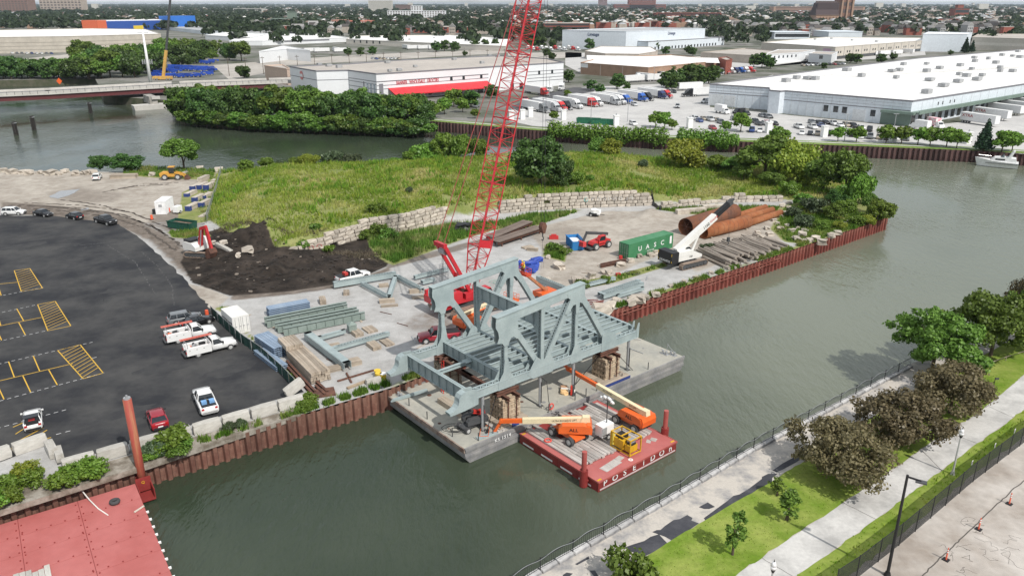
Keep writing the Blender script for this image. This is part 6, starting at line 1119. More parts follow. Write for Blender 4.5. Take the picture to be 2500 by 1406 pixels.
MB().beam((-2.6,-.3,2.3),(2.9,-.3,3.4),.45,.5).build('boom',dgrey,th);MB().beam((2.8,-.3,3.35),(3.8,-.3,1.6),.3,.35).build('boom_nose',dgrey,th);MB().bb(3.5,4.3,-1.0,.5,1.0,1.9).build('work_head',M('red_carriage',(.5,.05,.05)),th);MB().bb(1.8,3.0,-1.1,1.1,.35,.6).build('fork_frame',dgrey,th);wheel_set(th,[(x,y,.68) for x in (-1.7,1.5) for y in (-1.05,1.05)],.68,.45)
wm_=thing('road_roller','white covered machine on the slab below the tall stone wall','machine',tuple(P(1452,528)),R_(-20));jitter_block(900,2.0,1.4,1.3,.14,3).build('cover',white,wm_,loc=(.2,0,.95));MB().bb(-1.2,.6,-.75,.75,.2,.8).build('base',black,wm_);wheel_set(wm_,[(-.7,-.7,.35),(-.7,.7,.35)],.35,.25);MB().bb(.9,2.2,-.05,.05,.4,.5).build('tow_bar',black,wm_)
tag(MB().bb(-.9,.9,-.5,.5,0,.6).bb(-.5,.5,-.3,.3,.6,.9).build('fuel_cube',M('fuel_red',(.5,.04,.04),.5),None,False,tuple(P(1352,583))),'small red fuel box on the wet slab','fuel box');tag(MB().tube((0,0,0),(0,0,.6),.35,n=10).build('red_drum',M('fuel_red',(1,1,1)),None,False,tuple(P(1515,632))),'small red drum at the corner of the green container','drum');tag(MB().bb(-.4,.4,-.3,.3,0,.4).build('fuel_can',M('fuel_red',(1,1,1)),None,False,tuple(P(1509,672)),.3),'red can on the pale gravel road','can')
bt=M('blue_tarp',(.03,.07,.35),.5,scale=1,var=.3)
for i,(u,v,s) in enumerate(((1290,652,1.6),(1308,640,1.1),(1300,662,1.4))):tag(jitter_block(700+i,2.2*s,1.0*s,.8*s,.2,3).build('tarp',bt,None,False,tuple(P(u,v)+Vector((0,0,.4))),.6*i),['long blue tarp heap behind the far truss','small blue tarp heap nearer the slab','blue tarp roll by the raised lift'][i],'tarp')
bk3=M('black_plastic',(.02,.02,.022),.45,scale=1,var=.4);r=random.Random(3);m=MB();rg=[]
for i in range(9):c=P(1581+i*3.9,490+i*3.0);z=gz(c);w_=r.uniform(.5,1.1);rg.append([(c.x-.3,c.y-w_,z-.1),(c.x,c.y-w_*.4,z+r.uniform(.3,.7)),(c.x+.2,c.y+w_*.5,z+r.uniform(.3,.7)),(c.x+.4,c.y+w_,z-.1)])
m.loft(rg)
tag(m.build('plastic_sheet',bk3),'black plastic sheet running down the gap between stone walls','plastic sheet');tag(jitter_block(711,3.0,2.2,1.6,.2,3).build('plastic_sheet',bk3,None,False,tuple(P(1130,563)+Vector((0,0,.7)))),'black plastic heap in the reeds left of the boom','plastic heap')
rbr=thing('rebar_cage','grey wire reinforcement cage behind the crane mast','rebar cage',tuple(P(1085,690)),R_(20));rb2=MB()
for i in range(12):a0=i*6.283/12;rb2.tube((math.cos(a0)*.8,math.sin(a0)*.8,0),(math.cos(a0)*.8,math.sin(a0)*.8,3.2),.03,n=4)
for k in range(6):
 for i in range(12):a0,a1=i*6.283/12,(i+1)*6.283/12;rb2.tube((math.cos(a0)*.8,math.sin(a0)*.8,k*.6+.1),(math.cos(a1)*.8,math.sin(a1)*.8,k*.6+.1),.025,n=4)
rb2.build('bars',mgrey,rbr)
hose(curl(P(1545,668),.5,24,.03,3),.04,'coil of dark cable on the gravel road');hose(curl(P(1215,690),.5,24,.05,2),.04,'coil of cable behind the far truss',M('green_hose',(.25,.38,.33)))
ld2=MB();A,B=TO+E1*(N0-1.7)+E2*(TW-2.2),TO+E1*(N0-1.1)+E2*(TW-1.6)
for g in (-.25,.25):ld2.beam(A+E2*g+Vector((0,0,DZ)),B+E2*g+Vector((0,0,3.2)),.07,.07)
for k in range(10):c=A.lerp(B,k/10)+Vector((0,0,DZ+.3+k*.4));ld2.beam(c-E2*.25,c+E2*.25,.05,.05)
tag(ld2.build('ladder',M('ladder_bright_red',(.65,.05,.04),.5)),'bright red ladder leaning on the dark crib under the truss','ladder')
def person(label,loc,rz,shirt,pants,parent=None,lean=0.0):
 J=[(0,0,.95),(0,0,1.2),(0,0,1.45),(0,0,1.56),(0,.02,1.68),(0,.02,1.78),(.18,0,1.42),(.30,.08,1.18),(.26,.30,1.05),(-.18,0,1.42),(-.30,.08,1.18),(-.26,.30,1.05),(.1,0,.88),(.12,.03,.48),(.12,-.02,.08),(.12,.12,.04),(-.1,0,.88),(-.12,.03,.48),(-.12,-.02,.08),(-.12,.12,.04)]
 E_=[(0,1),(1,2),(2,3),(3,4),(4,5),(2,6),(6,7),(7,8),(2,9),(9,10),(10,11),(0,12),(12,13),(13,14),(14,15),(0,16),(16,17),(17,18),(18,19)];RR=[.15,.15,.17,.07,.1,.09,.08,.055,.045,.08,.055,.045,.1,.075,.055,.05,.1,.075,.055,.05]
 me=bpy.data.meshes.new('person');me.from_pydata(J,E_,[]);o=bpy.data.objects.new('person',me);COL.objects.link(o);md=o.modifiers.new('skin','SKIN');o.modifiers.new('sub','SUBSURF').levels=1;o.modifiers['sub'].render_levels=1
 for i,sv in enumerate(me.skin_vertices[0].data):sv.radius=(RR[i],RR[i]);sv.use_root=i==0
 m=bpy.data.materials.new('person_skin_and_clothes');m.use_nodes=True;N=m.node_tree.nodes;L=m.node_tree.links.new;t=N.new('ShaderNodeTexCoord');sx=N.new('ShaderNodeSeparateXYZ');L(t.outputs['Object'],sx.inputs[0]);cr2=N.new('ShaderNodeValToRGB');cr2.color_ramp.interpolation='CONSTANT';e=cr2.color_ramp.elements;e[0].color=(*pants,1);e[1].position=.5;e[1].color=(*shirt,1);x=e.new(.77);x.color=(.42,.25,.18,1);mr=N.new('ShaderNodeMapRange');mr.inputs['From Max'].default_value=2.0;L(sx.outputs['Z'],mr.inputs['Value']);L(mr.outputs[0],cr2.inputs[0]);L(cr2.outputs[0],N['Principled BSDF'].inputs['Base Color']);me.materials.append(m)
 o.location=loc;o.rotation_euler=(lean,0,rz);tag(o,label,'person');MB().tube((0,.03,1.76),(0,.03,1.9),.14,.07,n=12).tube((0,.05,1.755),(0,.05,1.77),.17,n=12).build('hard_hat',M('hat_yellow',(.8,.6,.05),.4),o,True)
 return o
person('worker in yellow vest and hard hat standing in the raised basket',tuple(q+Vector((0,0,0))) if 0 else tuple(Vector(wl2.location)+tp+Vector((-.2,.4,-.15))),SA+1.2,(.70,.55,.05),(.05,.06,.10))
person('worker in orange vest beside another in the raised basket',tuple(Vector(wl2.location)+tp+Vector((-.45,1.0,-.15))),SA,(.75,.15,.04),(.05,.06,.10))
cd=MB();r=random.Random(15);kk=0
while kk<520:
 u,v=r.uniform(465,940),r.uniform(566,715);q=P(u,v)
 if float(sdist(DIRT,np.array([q.x]),np.array([q.y]))[0])<-1.2:continue
 d=r.choice((.12,.15,.2,.25,.3,.45));cd.mat(0 if r.random()<.93 else 1);b0=jitter_block(kk,d*1.4,d,d*.7,.22,1);z=gz(q)+d*.15;cd.add([(x+q.x,y+q.y,c+z) for x,y,c in b0.v],b0.f);kk+=1
tag(cd.build('soil_clods',[M('soil_clod',(.032,.026,.022),.95,scale=2,var=.5),M('rubble_clod',(.27,.23,.19),.95)]),'clods and rubble churned up in the black soil','soil',None,'stuff')
for i in range(26):u,v=r.choice(((620,780),(760,900),(980,840),(1020,780),(900,760),(1440,660),(1250,640),(1380,700),(1560,690),(1000,690)));q=P(u+r.uniform(-50,50),v+r.uniform(-22,22));L=r.uniform(.6,2.6);tag(MB().beam((-L/2,0,.06),(L/2,0,.06),r.uniform(.08,.2),.06).build('scrap_piece',(timber,rustb,mgrey)[i%3],None,False,tuple(q),r.uniform(0,3)),('short board','rusty bar','grey offcut')[i%3]+' lying loose on the gravel yard','scrap',('short boards','rusty bars','grey offcuts')[i%3]+' on the gravel')
def leaf_mat(name,c1,c2,hue=.02,val=.25):
 m=bpy.data.materials.new(name);m.use_nodes=True;nt=m.node_tree;N=nt.nodes;L=nt.links.new;N.remove(N['Principled BSDF']);out=N['Material Output']
 g=N.new('ShaderNodeNewGeometry');r=N.new('ShaderNodeValToRGB');e=r.color_ramp.elements;e[0].color=(*c1,1);e[1].color=(*c2,1);L(g.outputs['Random Per Island'],r.inputs[0])
 oi=N.new('ShaderNodeObjectInfo');hv=N.new('ShaderNodeHueSaturation');L(r.outputs[0],hv.inputs['Color'])
 for a_,b_,s in ((1-val,1+val,'Value'),(.5-hue,.5+hue,'Hue')):
  mr=N.new('ShaderNodeMapRange');mr.inputs['To Min'].default_value=a_;mr.inputs['To Max'].default_value=b_;L(oi.outputs['Random'],mr.inputs['Value']);L(mr.outputs[0],hv.inputs[s])
 d=N.new('ShaderNodeBsdfDiffuse');t=N.new('ShaderNodeBsdfTranslucent');gl=N.new('ShaderNodeBsdfGlossy');gl.inputs['Roughness'].default_value=.45;L(hv.outputs[0],d.inputs['Color']);L(hv.outputs[0],t.inputs['Color'])
 mx=N.new('ShaderNodeMixShader');mx.inputs[0].default_value=.3;L(d.outputs[0],mx.inputs[1]);L(t.outputs[0],mx.inputs[2]);m2=N.new('ShaderNodeMixShader');m2.inputs[0].default_value=.025;L(mx.outputs[0],m2.inputs[1]);L(gl.outputs[0],m2.inputs[2]);L(m2.outputs[0],out.inputs['Surface']);return m
GL={'green':leaf_mat('leaf_green',(.075,.145,.018),(.185,.30,.055)),'dark':leaf_mat('leaf_dark',(.040,.088,.020),(.110,.19,.045)),'bright':leaf_mat('leaf_bright',(.09,.17,.018),(.20,.31,.05)),'yellow':leaf_mat('leaf_yellow',(.14,.19,.016),(.33,.37,.055)),'brown':leaf_mat('leaf_bronze',(.105,.090,.043),(.23,.19,.105),.01,.15),'grey':leaf_mat('leaf_grey_green',(.05,.08,.035),(.12,.16,.08)),'city':leaf_mat('leaf_city',(.020,.046,.018),(.058,.100,.036),.02,.3),'conifer':leaf_mat('leaf_conifer',(.015,.04,.02),(.04,.08,.035))}
bark=M('bark',(.10,.075,.055),.95,scale=3,bump=.4,bscale=10)
def leaves(r,blobs,n,size,up=.25,fill=.45):
 """small leaf faces spread through lumps of crown"""
 vol=np.array([b[3]*b[4]*b[5] for b in blobs])**.67;k=r.choice(len(blobs),n,p=vol/vol.sum());B=np.array(blobs)[k]
 d=r.normal(size=(n,3));d/=np.linalg.norm(d,axis=1)[:,None];rad=(fill+(1-fill)*r.rand(n)**.5)*(1+.16*np.sin(d[:,0]*7+k)*np.cos(d[:,1]*6+2*k)+.10*r.randn(n));rad=rad*np.where(r.rand(n)<.07,1.22,1.0)
 c=B[:,:3]+d*B[:,3:6]*rad[:,None];nn=d*.8+r.normal(size=(n,3))*.55;nn[:,2]+=up;nn/=np.linalg.norm(nn,axis=1)[:,None]
 t=np.cross(nn,r.normal(size=(n,3)));t/=np.linalg.norm(t,axis=1)[:,None]+1e-9;b=np.cross(nn,t);s=size*(.6+.8*r.rand(n))[:,None];w=s*(.55+.3*r.rand(n))[:,None]
 V=np.stack([c-t*s,c+b*w,c+t*s,c-b*w],1).reshape(-1,3);return V,np.arange(4*n).reshape(-1,4)
def blobset(r,kind,H,W):
 """clumps of twigs through an uneven envelope"""
 cz,n,hr,b0,b1={'round':(.60,30,.36,.09,.20),'bush':(.46,26,.40,.11,.22),'tall':(.50,40,.46,.08,.19),'wide':(.52,70,.40,.05,.125)}[kind];o=[];ph=r.uniform(0,6.28,3)
 for i in range(n):
  a_,z=r.uniform(0,6.28),r.uniform(-.85,1);k=math.sqrt(max(.2,1-z*z));f=(.35+.65*r.rand()**.55)*(1+.22*math.sin(2*a_+ph[0])+.16*math.sin(3*a_+4*z+ph[1]));s=r.uniform(b0,b1)
  o.append((math.cos(a_)*f*k*W*.43,math.sin(a_)*f*k*W*.43,H*cz+z*hr*H*.80*(.8+.3*r.rand()),W*s,W*s,W*s*r.uniform(.55,.9)))
 o.append((0,0,H*cz,W*.16,W*.16,hr*H*.5));return o
def make_tree(kind,H,W,n,size,mat,seed,trunk=True,limbs=5):
 r=np.random.RandomState(seed);t=thing('tree_proto','x','tree')
 if kind=='conifer':
  bl=[(0,0,H*(.12+.8*i/9),W*.5*(1-i/10.5),W*.5*(1-i/10.5),H*.07) for i in range(10)];V,F=leaves(r,bl,n,size,-.2,.5)
 else :bl=blobset(r,kind,H,W);V,F=leaves(r,bl,n,size)
 link('crown',npmesh('crown',V,F,mat),t)
 if trunk:
  m=MB();tr=max(.06,H*.022);top=H*(.5 if kind!='conifer' else .9);m.tube((0,0,-.3),(0,0,top*.5),tr*1.3,tr,n=8).tube((0,0,top*.5),(.05*H*.3,0,top),tr,tr*.5,n=7)
  if kind!='conifer':
   for i in range(limbs):b=bl[i%len(bl)];m.tube((0,0,top*(.35+.1*i)),(b[0]*.8,b[1]*.8,b[2]),tr*.5,tr*.18,n=5)
  m.build('trunk',bark,t)
 return t
TP={}
def template(key,*a_):TP[key]=[make_tree(*a_,0)] if 0 else a_
template('near_green','wide',9,11.5,15000,.20,GL['green']);template('near_bronze','wide',6.6,9.5,13000,.15,GL['brown']);template('mid_green','round',9,9,6500,.30,GL['green']);template('mid_dark','tall',11,12,8000,.32,GL['dark']);template('mid_bright','bush',6,8,4500,.30,GL['bright']);template('mid_yellow','bush',7,10,6000,.30,GL['yellow']);template('mid_grey','bush',3,4.6,2200,.2,GL['grey']);template('shrub','bush',2,2.8,1600,.14,GL['bright']);template('shrub_dark','bush',2.2,3,1500,.15,GL['green']);template('sapling','tall',4.6,1.9,900,.13,GL['green']);template('bank','bush',12,13,3600,.55,GL['dark']);template('bank2','round',12,12,3400,.55,GL['green']);template('lot','round',6,6,1300,.38,GL['bright']);template('lotdark','tall',8,6,1500,.42,GL['dark']);template('conifer','conifer',12,6,2000,.45,GL['conifer']);template('city','bush',11,12,420,1.25,GL['city'])
VAR={}
tcount=[0]
def tree(key,q,h,label,group=None,w=None,rz=None,name='tree',z=None,var=3):
 a_=TP[key];tcount[0]+=1;k=(key,tcount[0]%var)
 s=h/a_[1];sw=s if w is None else w/a_[2];z=q[2] if z is None else z;rz=rnd.uniform(0,6.28) if rz is None else rz
 if k not in VAR:t=make_tree(*a_,100+tcount[0]*7,True);VAR[k]=t;t.location=(q[0],q[1],z);t.rotation_euler=(0,0,rz);t.scale=(sw,sw,s);t['label']=label
 else :t=copy_tree(VAR[k],(q[0],q[1],z),rz,None,label,(sw,sw,s))
 t.name=name;t['category']='tree' if name.endswith('tree') else 'shrub'
 if group:t['group']=group
 elif 'group' in t:del t['group']
 return t
for u,v,k,h,w,l in ((2275,905,'near_green',8.8,12.5,'big green leafy tree leaning over the river, left of its pair'),(2418,868,'near_green',9.8,12,'big green leafy tree on the lawn behind the leaning one'),(2520,850,'near_green',10,9,'green tree cut by the edge of the picture'),(2508,800,'near_bronze',9,7,'bronze leaved tree at the very edge behind the green trees'),(2318,1008,'near_bronze',6.2,10.4,'bronze leaved tree nearest the green trees on the lawn'),(2178,1085,'near_bronze',6.4,10.6,'bronze leaved tree in the middle of the row of three'),(2044,1168,'near_bronze',6.4,9.6,'bronze leaved tree nearest the saplings on the lawn'),(1788,1354,'sapling',5.2,1.9,'tall thin sapling on the lawn, nearest the tar patches'),(1921,1269,'sapling',3.5,2.4,'small round sapling on the lawn'),(1897,1210,'sapling',2.2,1.4,'tiny sapling behind the round one'),(1530,1425,'shrub_dark',3.2,4.2,'grey green tree top at the bottom edge of the picture')):
 tree(k,P(u,v),h,l,None,w,None,'tree',0)
def pt(u,v):q=P(u,v);z=gz(q);q=P(u,v,z);return Vector((q.x,q.y,gz(q)))
for u,v,k,h,w,l in ((450,414,'mid_green',9,11,'green tree by the river behind the loader'),(244,414,'mid_dark',4.5,6,'dark shrubby tree on the river edge, left of two'),(306,418,'mid_dark',5.4,9,'dark shrubby tree on the river edge, right of two'),(1085,398,'mid_bright',9.5,10,'tallest bright green tree left of the boom'),(1040,402,'mid_bright',6.5,9,'bright green tree in front of the tallest one'),(1008,405,'mid_bright',5,6,'small bright tree at the end of the clump by the boom'),(1130,402,'mid_bright',7.5,6,'bright green tree right of the tallest, by the pendant lines'),(1170,400,'mid_bright',5.5,6,'bright green tree just behind the red boom'),(1318,452,'mid_dark',12.5,15,'large dark bushy tree on the plateau right of the boom'),(1370,458,'mid_dark',8,6,'slim dark tree beside the large bushy one'),(1462,388,'mid_green',6.5,6.5,'leaning green tree on the far shore of the grass'),(1492,392,'mid_yellow',4.6,7,'yellow green shrub beside the leaning tree'),(1674,404,'mid_yellow',8,13,'round yellow green bush tree standing alone on the shore'),(1760,412,'mid_bright',4,9,'low bright shrub between the round bushes'),(1866,436,'mid_green',11.5,15,'big green round tree left in the clump at the point'),(1948,446,'mid_yellow',10.5,12,'yellow green tree in the clump at the point'),(1912,425,'mid_yellow',10,10,'yellow green tree at the back of the clump at the point'),(2008,468,'mid_green',9,10,'dark green tree in front in the clump at the point'),(2062,478,'mid_green',12,11,'green tree right in the clump at the point'),(2085,498,'mid_bright',8,8,'lower green tree overhanging the water at the point'),(2040,500,'mid_dark',4,6,'small dark tree below the clump at the point'),(2140,540,'mid_bright',5.2,6.5,'bright green bush at the very tip of the point'),(2120,520,'mid_green',5.0,3.5,'slim green bush at the tip of the point')):tree(k,pt(u,v),h,l,None,w)
for u,v,h,k in ((650,408,3,'mid_bright'),(690,412,2.6,'mid_grey'),(758,420,3.6,'mid_yellow'),(815,408,5.2,'mid_grey'),(855,410,4.4,'mid_grey'),(873,414,2.2,'mid_bright'),(725,420,3,'mid_bright'),(600,425,3,'mid_bright'),(960,412,3,'mid_bright'),(1400,450,3.4,'mid_bright'),(1440,440,1.6,'mid_bright'),(1570,410,2.2,'mid_grey'),(1790,420,4.5,'mid_green'),(1815,440,4,'mid_green'),(1880,455,4,'mid_green'),(1930,475,3.6,'mid_bright'),(1960,492,3.2,'mid_bright'),(1990,520,3.6,'mid_grey'),(2030,535,3.2,'mid_green'),(2070,520,3.4,'mid_bright'),(2090,550,2.4,'mid_bright'),(1960,555,3,'mid_grey'),(2010,560,2.2,'mid_bright'),(2050,560,1.8,'mid_yellow'),(1935,530,2.6,'mid_grey'),(2120,548,2.2,'mid_yellow'),(1540,460,1.2,'mid_yellow'),(1490,440,1.2,'mid_yellow')):tree(k,pt(u,v),h,'wild green shrub growing in the tall grass of the point','wild shrubs on the grassy point',h*1.5,None,'shrub')
for u,v,h,k in ((888,545,2.2,'shrub_dark'),(945,548,2.6,'shrub_dark'),(928,578,3.0,'shrub_dark'),(770,560,1.8,'shrub_dark'),(800,585,1.6,'shrub'),(740,590,1.8,'shrub'),(1350,612,2.0,'shrub_dark'),(1378,622,1.6,'shrub'),(1420,703,1.6,'shrub_dark'),(1480,690,1.4,'shrub'),(1730,615,1.8,'mid_grey'),(1000,470,1.5,'mid_grey'),(920,520,2.6,'shrub')):tree(k,pt(u,v),h,'small leafy bush by the stone walls and slab','bushes by the stone walls',h*1.4,None,'shrub')
for i,(u,v,h,k) in enumerate(((20,1195,1.6,'shrub'),(60,1165,1.8,'mid_yellow'),(85,1180,1.7,'shrub'),(155,1190,1.9,'shrub'),(185,1175,2.0,'shrub'),(225,1160,2.0,'shrub'),(30,1225,1.6,'shrub'),(380,1112,1.8,'mid_grey'),(405,1106,1.8,'shrub'),(428,1095,2.6,'shrub'),(450,1098,1.6,'shrub_dark'),(440,1110,1.5,'shrub_dark'),(560,1050,1.0,'mid_grey'),(590,1042,1.0,'mid_grey'),(365,1125,1.2,'shrub'),(-30,1240,2,'shrub'),(745,1000,1.2,'shrub'),(755,985,1.4,'shrub'))):tree(k,P(u,v),h,'weedy green bush growing over the piling below the concrete blocks','weeds over the piling',h*1.6,None,'shrub',.0)
def grass_mat(name,c1,c2,c3,sc=.09):
 m=bpy.data.materials.new(name);m.use_nodes=True;nt=m.node_tree;N=nt.nodes;L=nt.links.new;N.remove(N['Principled BSDF']);g=N.new('ShaderNodeNewGeometry');t=N.new('ShaderNodeTexCoord');n=N.new('ShaderNodeTexNoise');n.inputs['Scale'].default_value=sc;n.inputs['Detail'].default_value=6;n.inputs['Roughness'].default_value=.65;L(t.outputs['Object'],n.inputs['Vector'])
 r=N.new('ShaderNodeValToRGB');e=r.color_ramp.elements;e[0].position=.36;e[0].color=(*c1,1);e[1].position=.64;e[1].color=(*c3,1);x=e.new(.5);x.color=(*c2,1);L(n.outputs['Fac'],r.inputs[0])
 mr=N.new('ShaderNodeMapRange');mr.inputs['To Min'].default_value=.55;mr.inputs['To Max'].default_value=1.35;L(g.outputs['Random Per Island'],mr.inputs['Value']);hv=N.new('ShaderNodeHueSaturation');L(r.outputs[0],hv.inputs['Color']);L(mr.outputs[0],hv.inputs['Value'])
 d=N.new('ShaderNodeBsdfDiffuse');tr=N.new('ShaderNodeBsdfTranslucent');mx=N.new('ShaderNodeMixShader');mx.inputs[0].default_value=.3;L(hv.outputs[0],d.inputs['Color']);L(hv.outputs[0],tr.inputs['Color']);L(d.outputs[0],mx.inputs[1]);L(tr.outputs[0],mx.inputs[2]);L(mx.outputs[0],N['Material Output'].inputs['Surface']);return m
def blades(name,label,X_,Y_,Z_,h0,h1,w,lean,mat,per=3,seed=1):
 r=np.random.RandomState(seed);n=len(X_)*per;x=np.repeat(X_,per)+r.randn(n)*.12;y=np.repeat(Y_,per)+r.randn(n)*.12;z=np.repeat(Z_,per);a_=r.uniform(0,6.28,n);h=np.repeat(r.uniform(h0,h1,len(X_)),per)*r.uniform(.7,1.15,n);ww=w*r.uniform(.6,1.3,n)
 dx,dy=np.cos(a_)*ww,np.sin(a_)*ww;b=r.uniform(0,6.28,n);l=lean*h*r.uniform(.2,1,n);V=np.empty((n,3,3));V[:,0]=np.stack([x-dx,y-dy,z-.05],1);V[:,1]=np.stack([x+dx,y+dy,z-.05],1);V[:,2]=np.stack([x+np.cos(b)*l,y+np.sin(b)*l,z+h],1)
 o=link(name,npmesh(name,V.reshape(-1,3),np.arange(3*n).reshape(-1,3),mat));tag(o,label,'grass',None,'stuff');return o
def scatter(polys,n,seed,dens=None):
 r=np.random.RandomState(seed);P_=[(p.x,p.y) for p in polys];x0,x1=min(p[0] for p in P_),max(p[0] for p in P_);y0,y1=min(p[1] for p in P_),max(p[1] for p in P_);x=r.uniform(x0,x1,n);y=r.uniform(y0,y1,n);k=sdist(P_,x,y)>.3
 if dens is not None:k&=r.rand(n)<dens(x,y)
 return x[k],y[k]
x,y=scatter(PLAT,90000,3,lambda a_,b_:sstep(.18,.5,vnoise(a_,b_,3.5,4)*.6+vnoise(a_,b_,11,8)*.5));blades('tall_grass','rough grass and weeds covering the raised middle of the point',x,y,ground_h(x,y),.25,.85,.10,.5,grass_mat('meadow_blades',(.15,.25,.032),(.30,.37,.07),(.50,.46,.19),.07),3,2)
x,y=scatter(PLAT,26000,23,lambda a_,b_:sstep(.56,.70,vnoise(a_,b_,6,41)*.7+vnoise(a_,b_,2.2,42)*.4));blades('tall_weeds','taller bright green weed clumps standing out of the rough grass',x,y,ground_h(x,y),.7,1.5,.13,.45,grass_mat('tall_weed_blades',(.11,.25,.03),(.19,.33,.045),(.34,.38,.06),.3),4,22)
rp=px([(890,585),(1000,568),(1090,548),(1215,542),(1290,525),(1425,515),(1330,545),(1285,560),(1205,562),(1130,585),(960,645),(915,622)]);x,y=scatter(rp,9000,4);blades('reeds','tall green reeds at the foot of the stone walls',x,y,ground_h(x,y),.7,1.4,.10,.4,grass_mat('reed_blades',(.09,.20,.035),(.16,.27,.05),(.34,.33,.15),.22),5,3)
xs2,ys2=[],[]
for pg,n,sd in (([(1590,512),(1750,502),(1905,505),(1900,518),(1700,524)],2600,5),([(1915,505),(1990,505),(2165,532),(2100,556),(1960,596),(1915,590),(1885,560)],5500,6),([(1330,602),(1385,602),(1380,638),(1325,625)],900,7),([(300,404),(530,414),(520,438),(400,434),(300,427)],2500,8),([(408,566),(500,560),(515,578),(470,584),(420,580)],700,9),([(500,445),(530,432),(512,540),(490,545),(480,500)],900,10),([(1395,700),(1500,676),(1625,642),(1630,650),(1500,690),(1390,712)],1200,12),([(518,755),(560,772),(612,838),(725,948),(738,938),(640,838),(590,802),(548,750)],900,13)):x,y=scatter(px(pg),n,sd);xs2.append(x);ys2.append(y)
t_=np.random.RandomState(8);L_=[NEAR[3].lerp(NEAR[4],.0),NEAR[4]]
for A,B,n in ((NEAR[2],NEAR[4],900),(NEAR[5],NEAR[6],1300),(NEAR[6],NEAR[7],1500),(NEAR[1],NEAR[2],500)):
 f=t_.rand(n);keep_=vnoise(f*60,f*0,3,5)>.42;f=f[keep_];d=.15+np.abs(t_.randn(len(f)))*.45;xs2.append(A.x+(B.x-A.x)*f+E2.x*d);ys2.append(A.y+(B.y-A.y)*f+E2.y*d)
x=np.concatenate(xs2);y=np.concatenate(ys2);blades('weeds','weeds and long grass along the piling, fences and slab edges',x,y,ground_h(x,y),.3,.9,.09,.5,grass_mat('weed_blades',(.09,.19,.025),(.17,.27,.05),(.28,.28,.09),.15),5,4)
lp=strip(L1,L2);x,y=scatter([p for p in lp],60000,14);k=(x<62)&(y>48)&(y<100);x,y=x[k],y[k];blades('lawn_grass','mown grass of the riverside lawn',x,y,np.full(len(x),.03),.05,.12,.06,.8,grass_mat('lawn_blades',(.17,.28,.03),(.26,.36,.05),(.38,.42,.11),.28),2,5)
lp=strip(L3,L4);x,y=scatter([p for p in lp],16000,15);k=(x<62)&(y>46);x,y=x[k],y[k];blades('verge_grass','longer grass of the verge under the black fence',x,y,np.full(len(x),.03),.1,.35,.07,.6,grass_mat('verge_blades',(.18,.34,.025),(.27,.42,.04),(.40,.45,.075),.28),3,6)
bm_=grass_mat('dead_brush',(.12,.095,.07),(.19,.16,.12),(.10,.10,.05),.5);r=np.random.RandomState(3);xx,yy=[],[]
for u,v,s in ((875,630,2.0),(900,625,1.8),(835,625,1.5),(770,600,1.2),(700,590,1.5),(600,560,1.6),(560,563,1.4)):c=P(u,v);xx.append(c.x+r.randn(160)*s);yy.append(c.y+r.randn(160)*s*.7)
x=np.concatenate(xx);y=np.concatenate(yy);blades('brush_heap','grey brown dead brush lying on the black soil',x,y,ground_h(x,y),.2,.7,.05,1.6,bm_,4,7)
def hfor(u,vb,vt,z0=FARZ):
 """height of a vertical edge seen from row vb up to row vt"""
 b=P(u,vb,z0);c,s=math.cos(PITCH),math.sin(PITCH);k=(703-vt)/FPX;return CAM_H+b.y*(k*c-s)/(c+k*s)-z0
wallw=M('white_wall_panel',(.74,.755,.77),.6,scale=.08,var=.05,fine=.015);roofw=M('white_membrane_roof',(.80,.79,.77),.7,scale=.05,var=.07,fine=.03);rooft=M('tan_gravel_roof',(.44,.40,.36),.9,scale=.05,var=.12);roofg=M('grey_roof',(.40,.41,.42),.9,scale=.05,var=.15);beige=M('beige_wall',(.52,.48,.42),.8,scale=.1,var=.08);brickt=M('tan_brick_wall',(.36,.235,.165),.85,scale=.3,var=.14);brickr=M('red_brick_wall',(.27,.085,.06),.85,scale=.2,var=.2,rand=.2);pinkw=M('salmon_wall',(.55,.27,.21),.8,scale=.2,var=.1);brownb=M('brown_tower_wall',(.22,.135,.105),.85,scale=.1,var=.12);winm=M('window_glass',(.03,.035,.04),.1,spec=.8);linem=M('grey_band',(.20,.20,.22),.7);greenc=M('green_canopy',(.16,.22,.185),.6,scale=.2,var=.1);tanl=M('light_tan_wall',(.42,.37,.32),.85,scale=.2,var=.15);bwhite=M('bluish_white_wall',(.66,.71,.76),.6,scale=.1,var=.04)
unit_m=M('roof_unit_grey',(.34,.345,.35),.6,scale=.8,var=.2);NB=[]
def bld(label,roof_px,h,wall=wallw,roof=roofw,cat='building',z0=FARZ,lip=.5,world=None,name='warehouse',rim=None):
 """flat roofed building: footprint read off its roof corners"""
 W=world or [P(u,v,z0+h) for u,v in roof_px];n=len(W);A=sum(W[i].x*W[(i+1)%n].y-W[(i+1)%n].x*W[i].y for i in range(n));W=W if A>0 else W[::-1];c=sum(W,Vector((0,0,0)))/n
 t=thing(name,label,cat,(c.x,c.y,z0));w=[Vector((p.x-c.x,p.y-c.y,0)) for p in W]
 for a_,b_ in zip(w,w[1:]+w[:1]):MB().add([(a_.x,a_.y,-.5),(b_.x,b_.y,-.5),(b_.x,b_.y,h),(a_.x,a_.y,h)],[(0,1,2,3)]).build('wall',wall,t)
 MB().add([(p.x,p.y,h-lip) for p in w],[tuple(range(n))]).build('roof',roof,t);pr=MB()
 for a_,b_ in zip(w,w[1:]+w[:1]):pr.beam(Vector((a_.x,a_.y,h-lip/2+.02)),Vector((b_.x,b_.y,h-lip/2+.02)),.4,lip+.06)
 pr.build('parapet',linem if rim else wall,t);return dict(t=t,c=c,w=w,h=h,z0=z0,W=W)
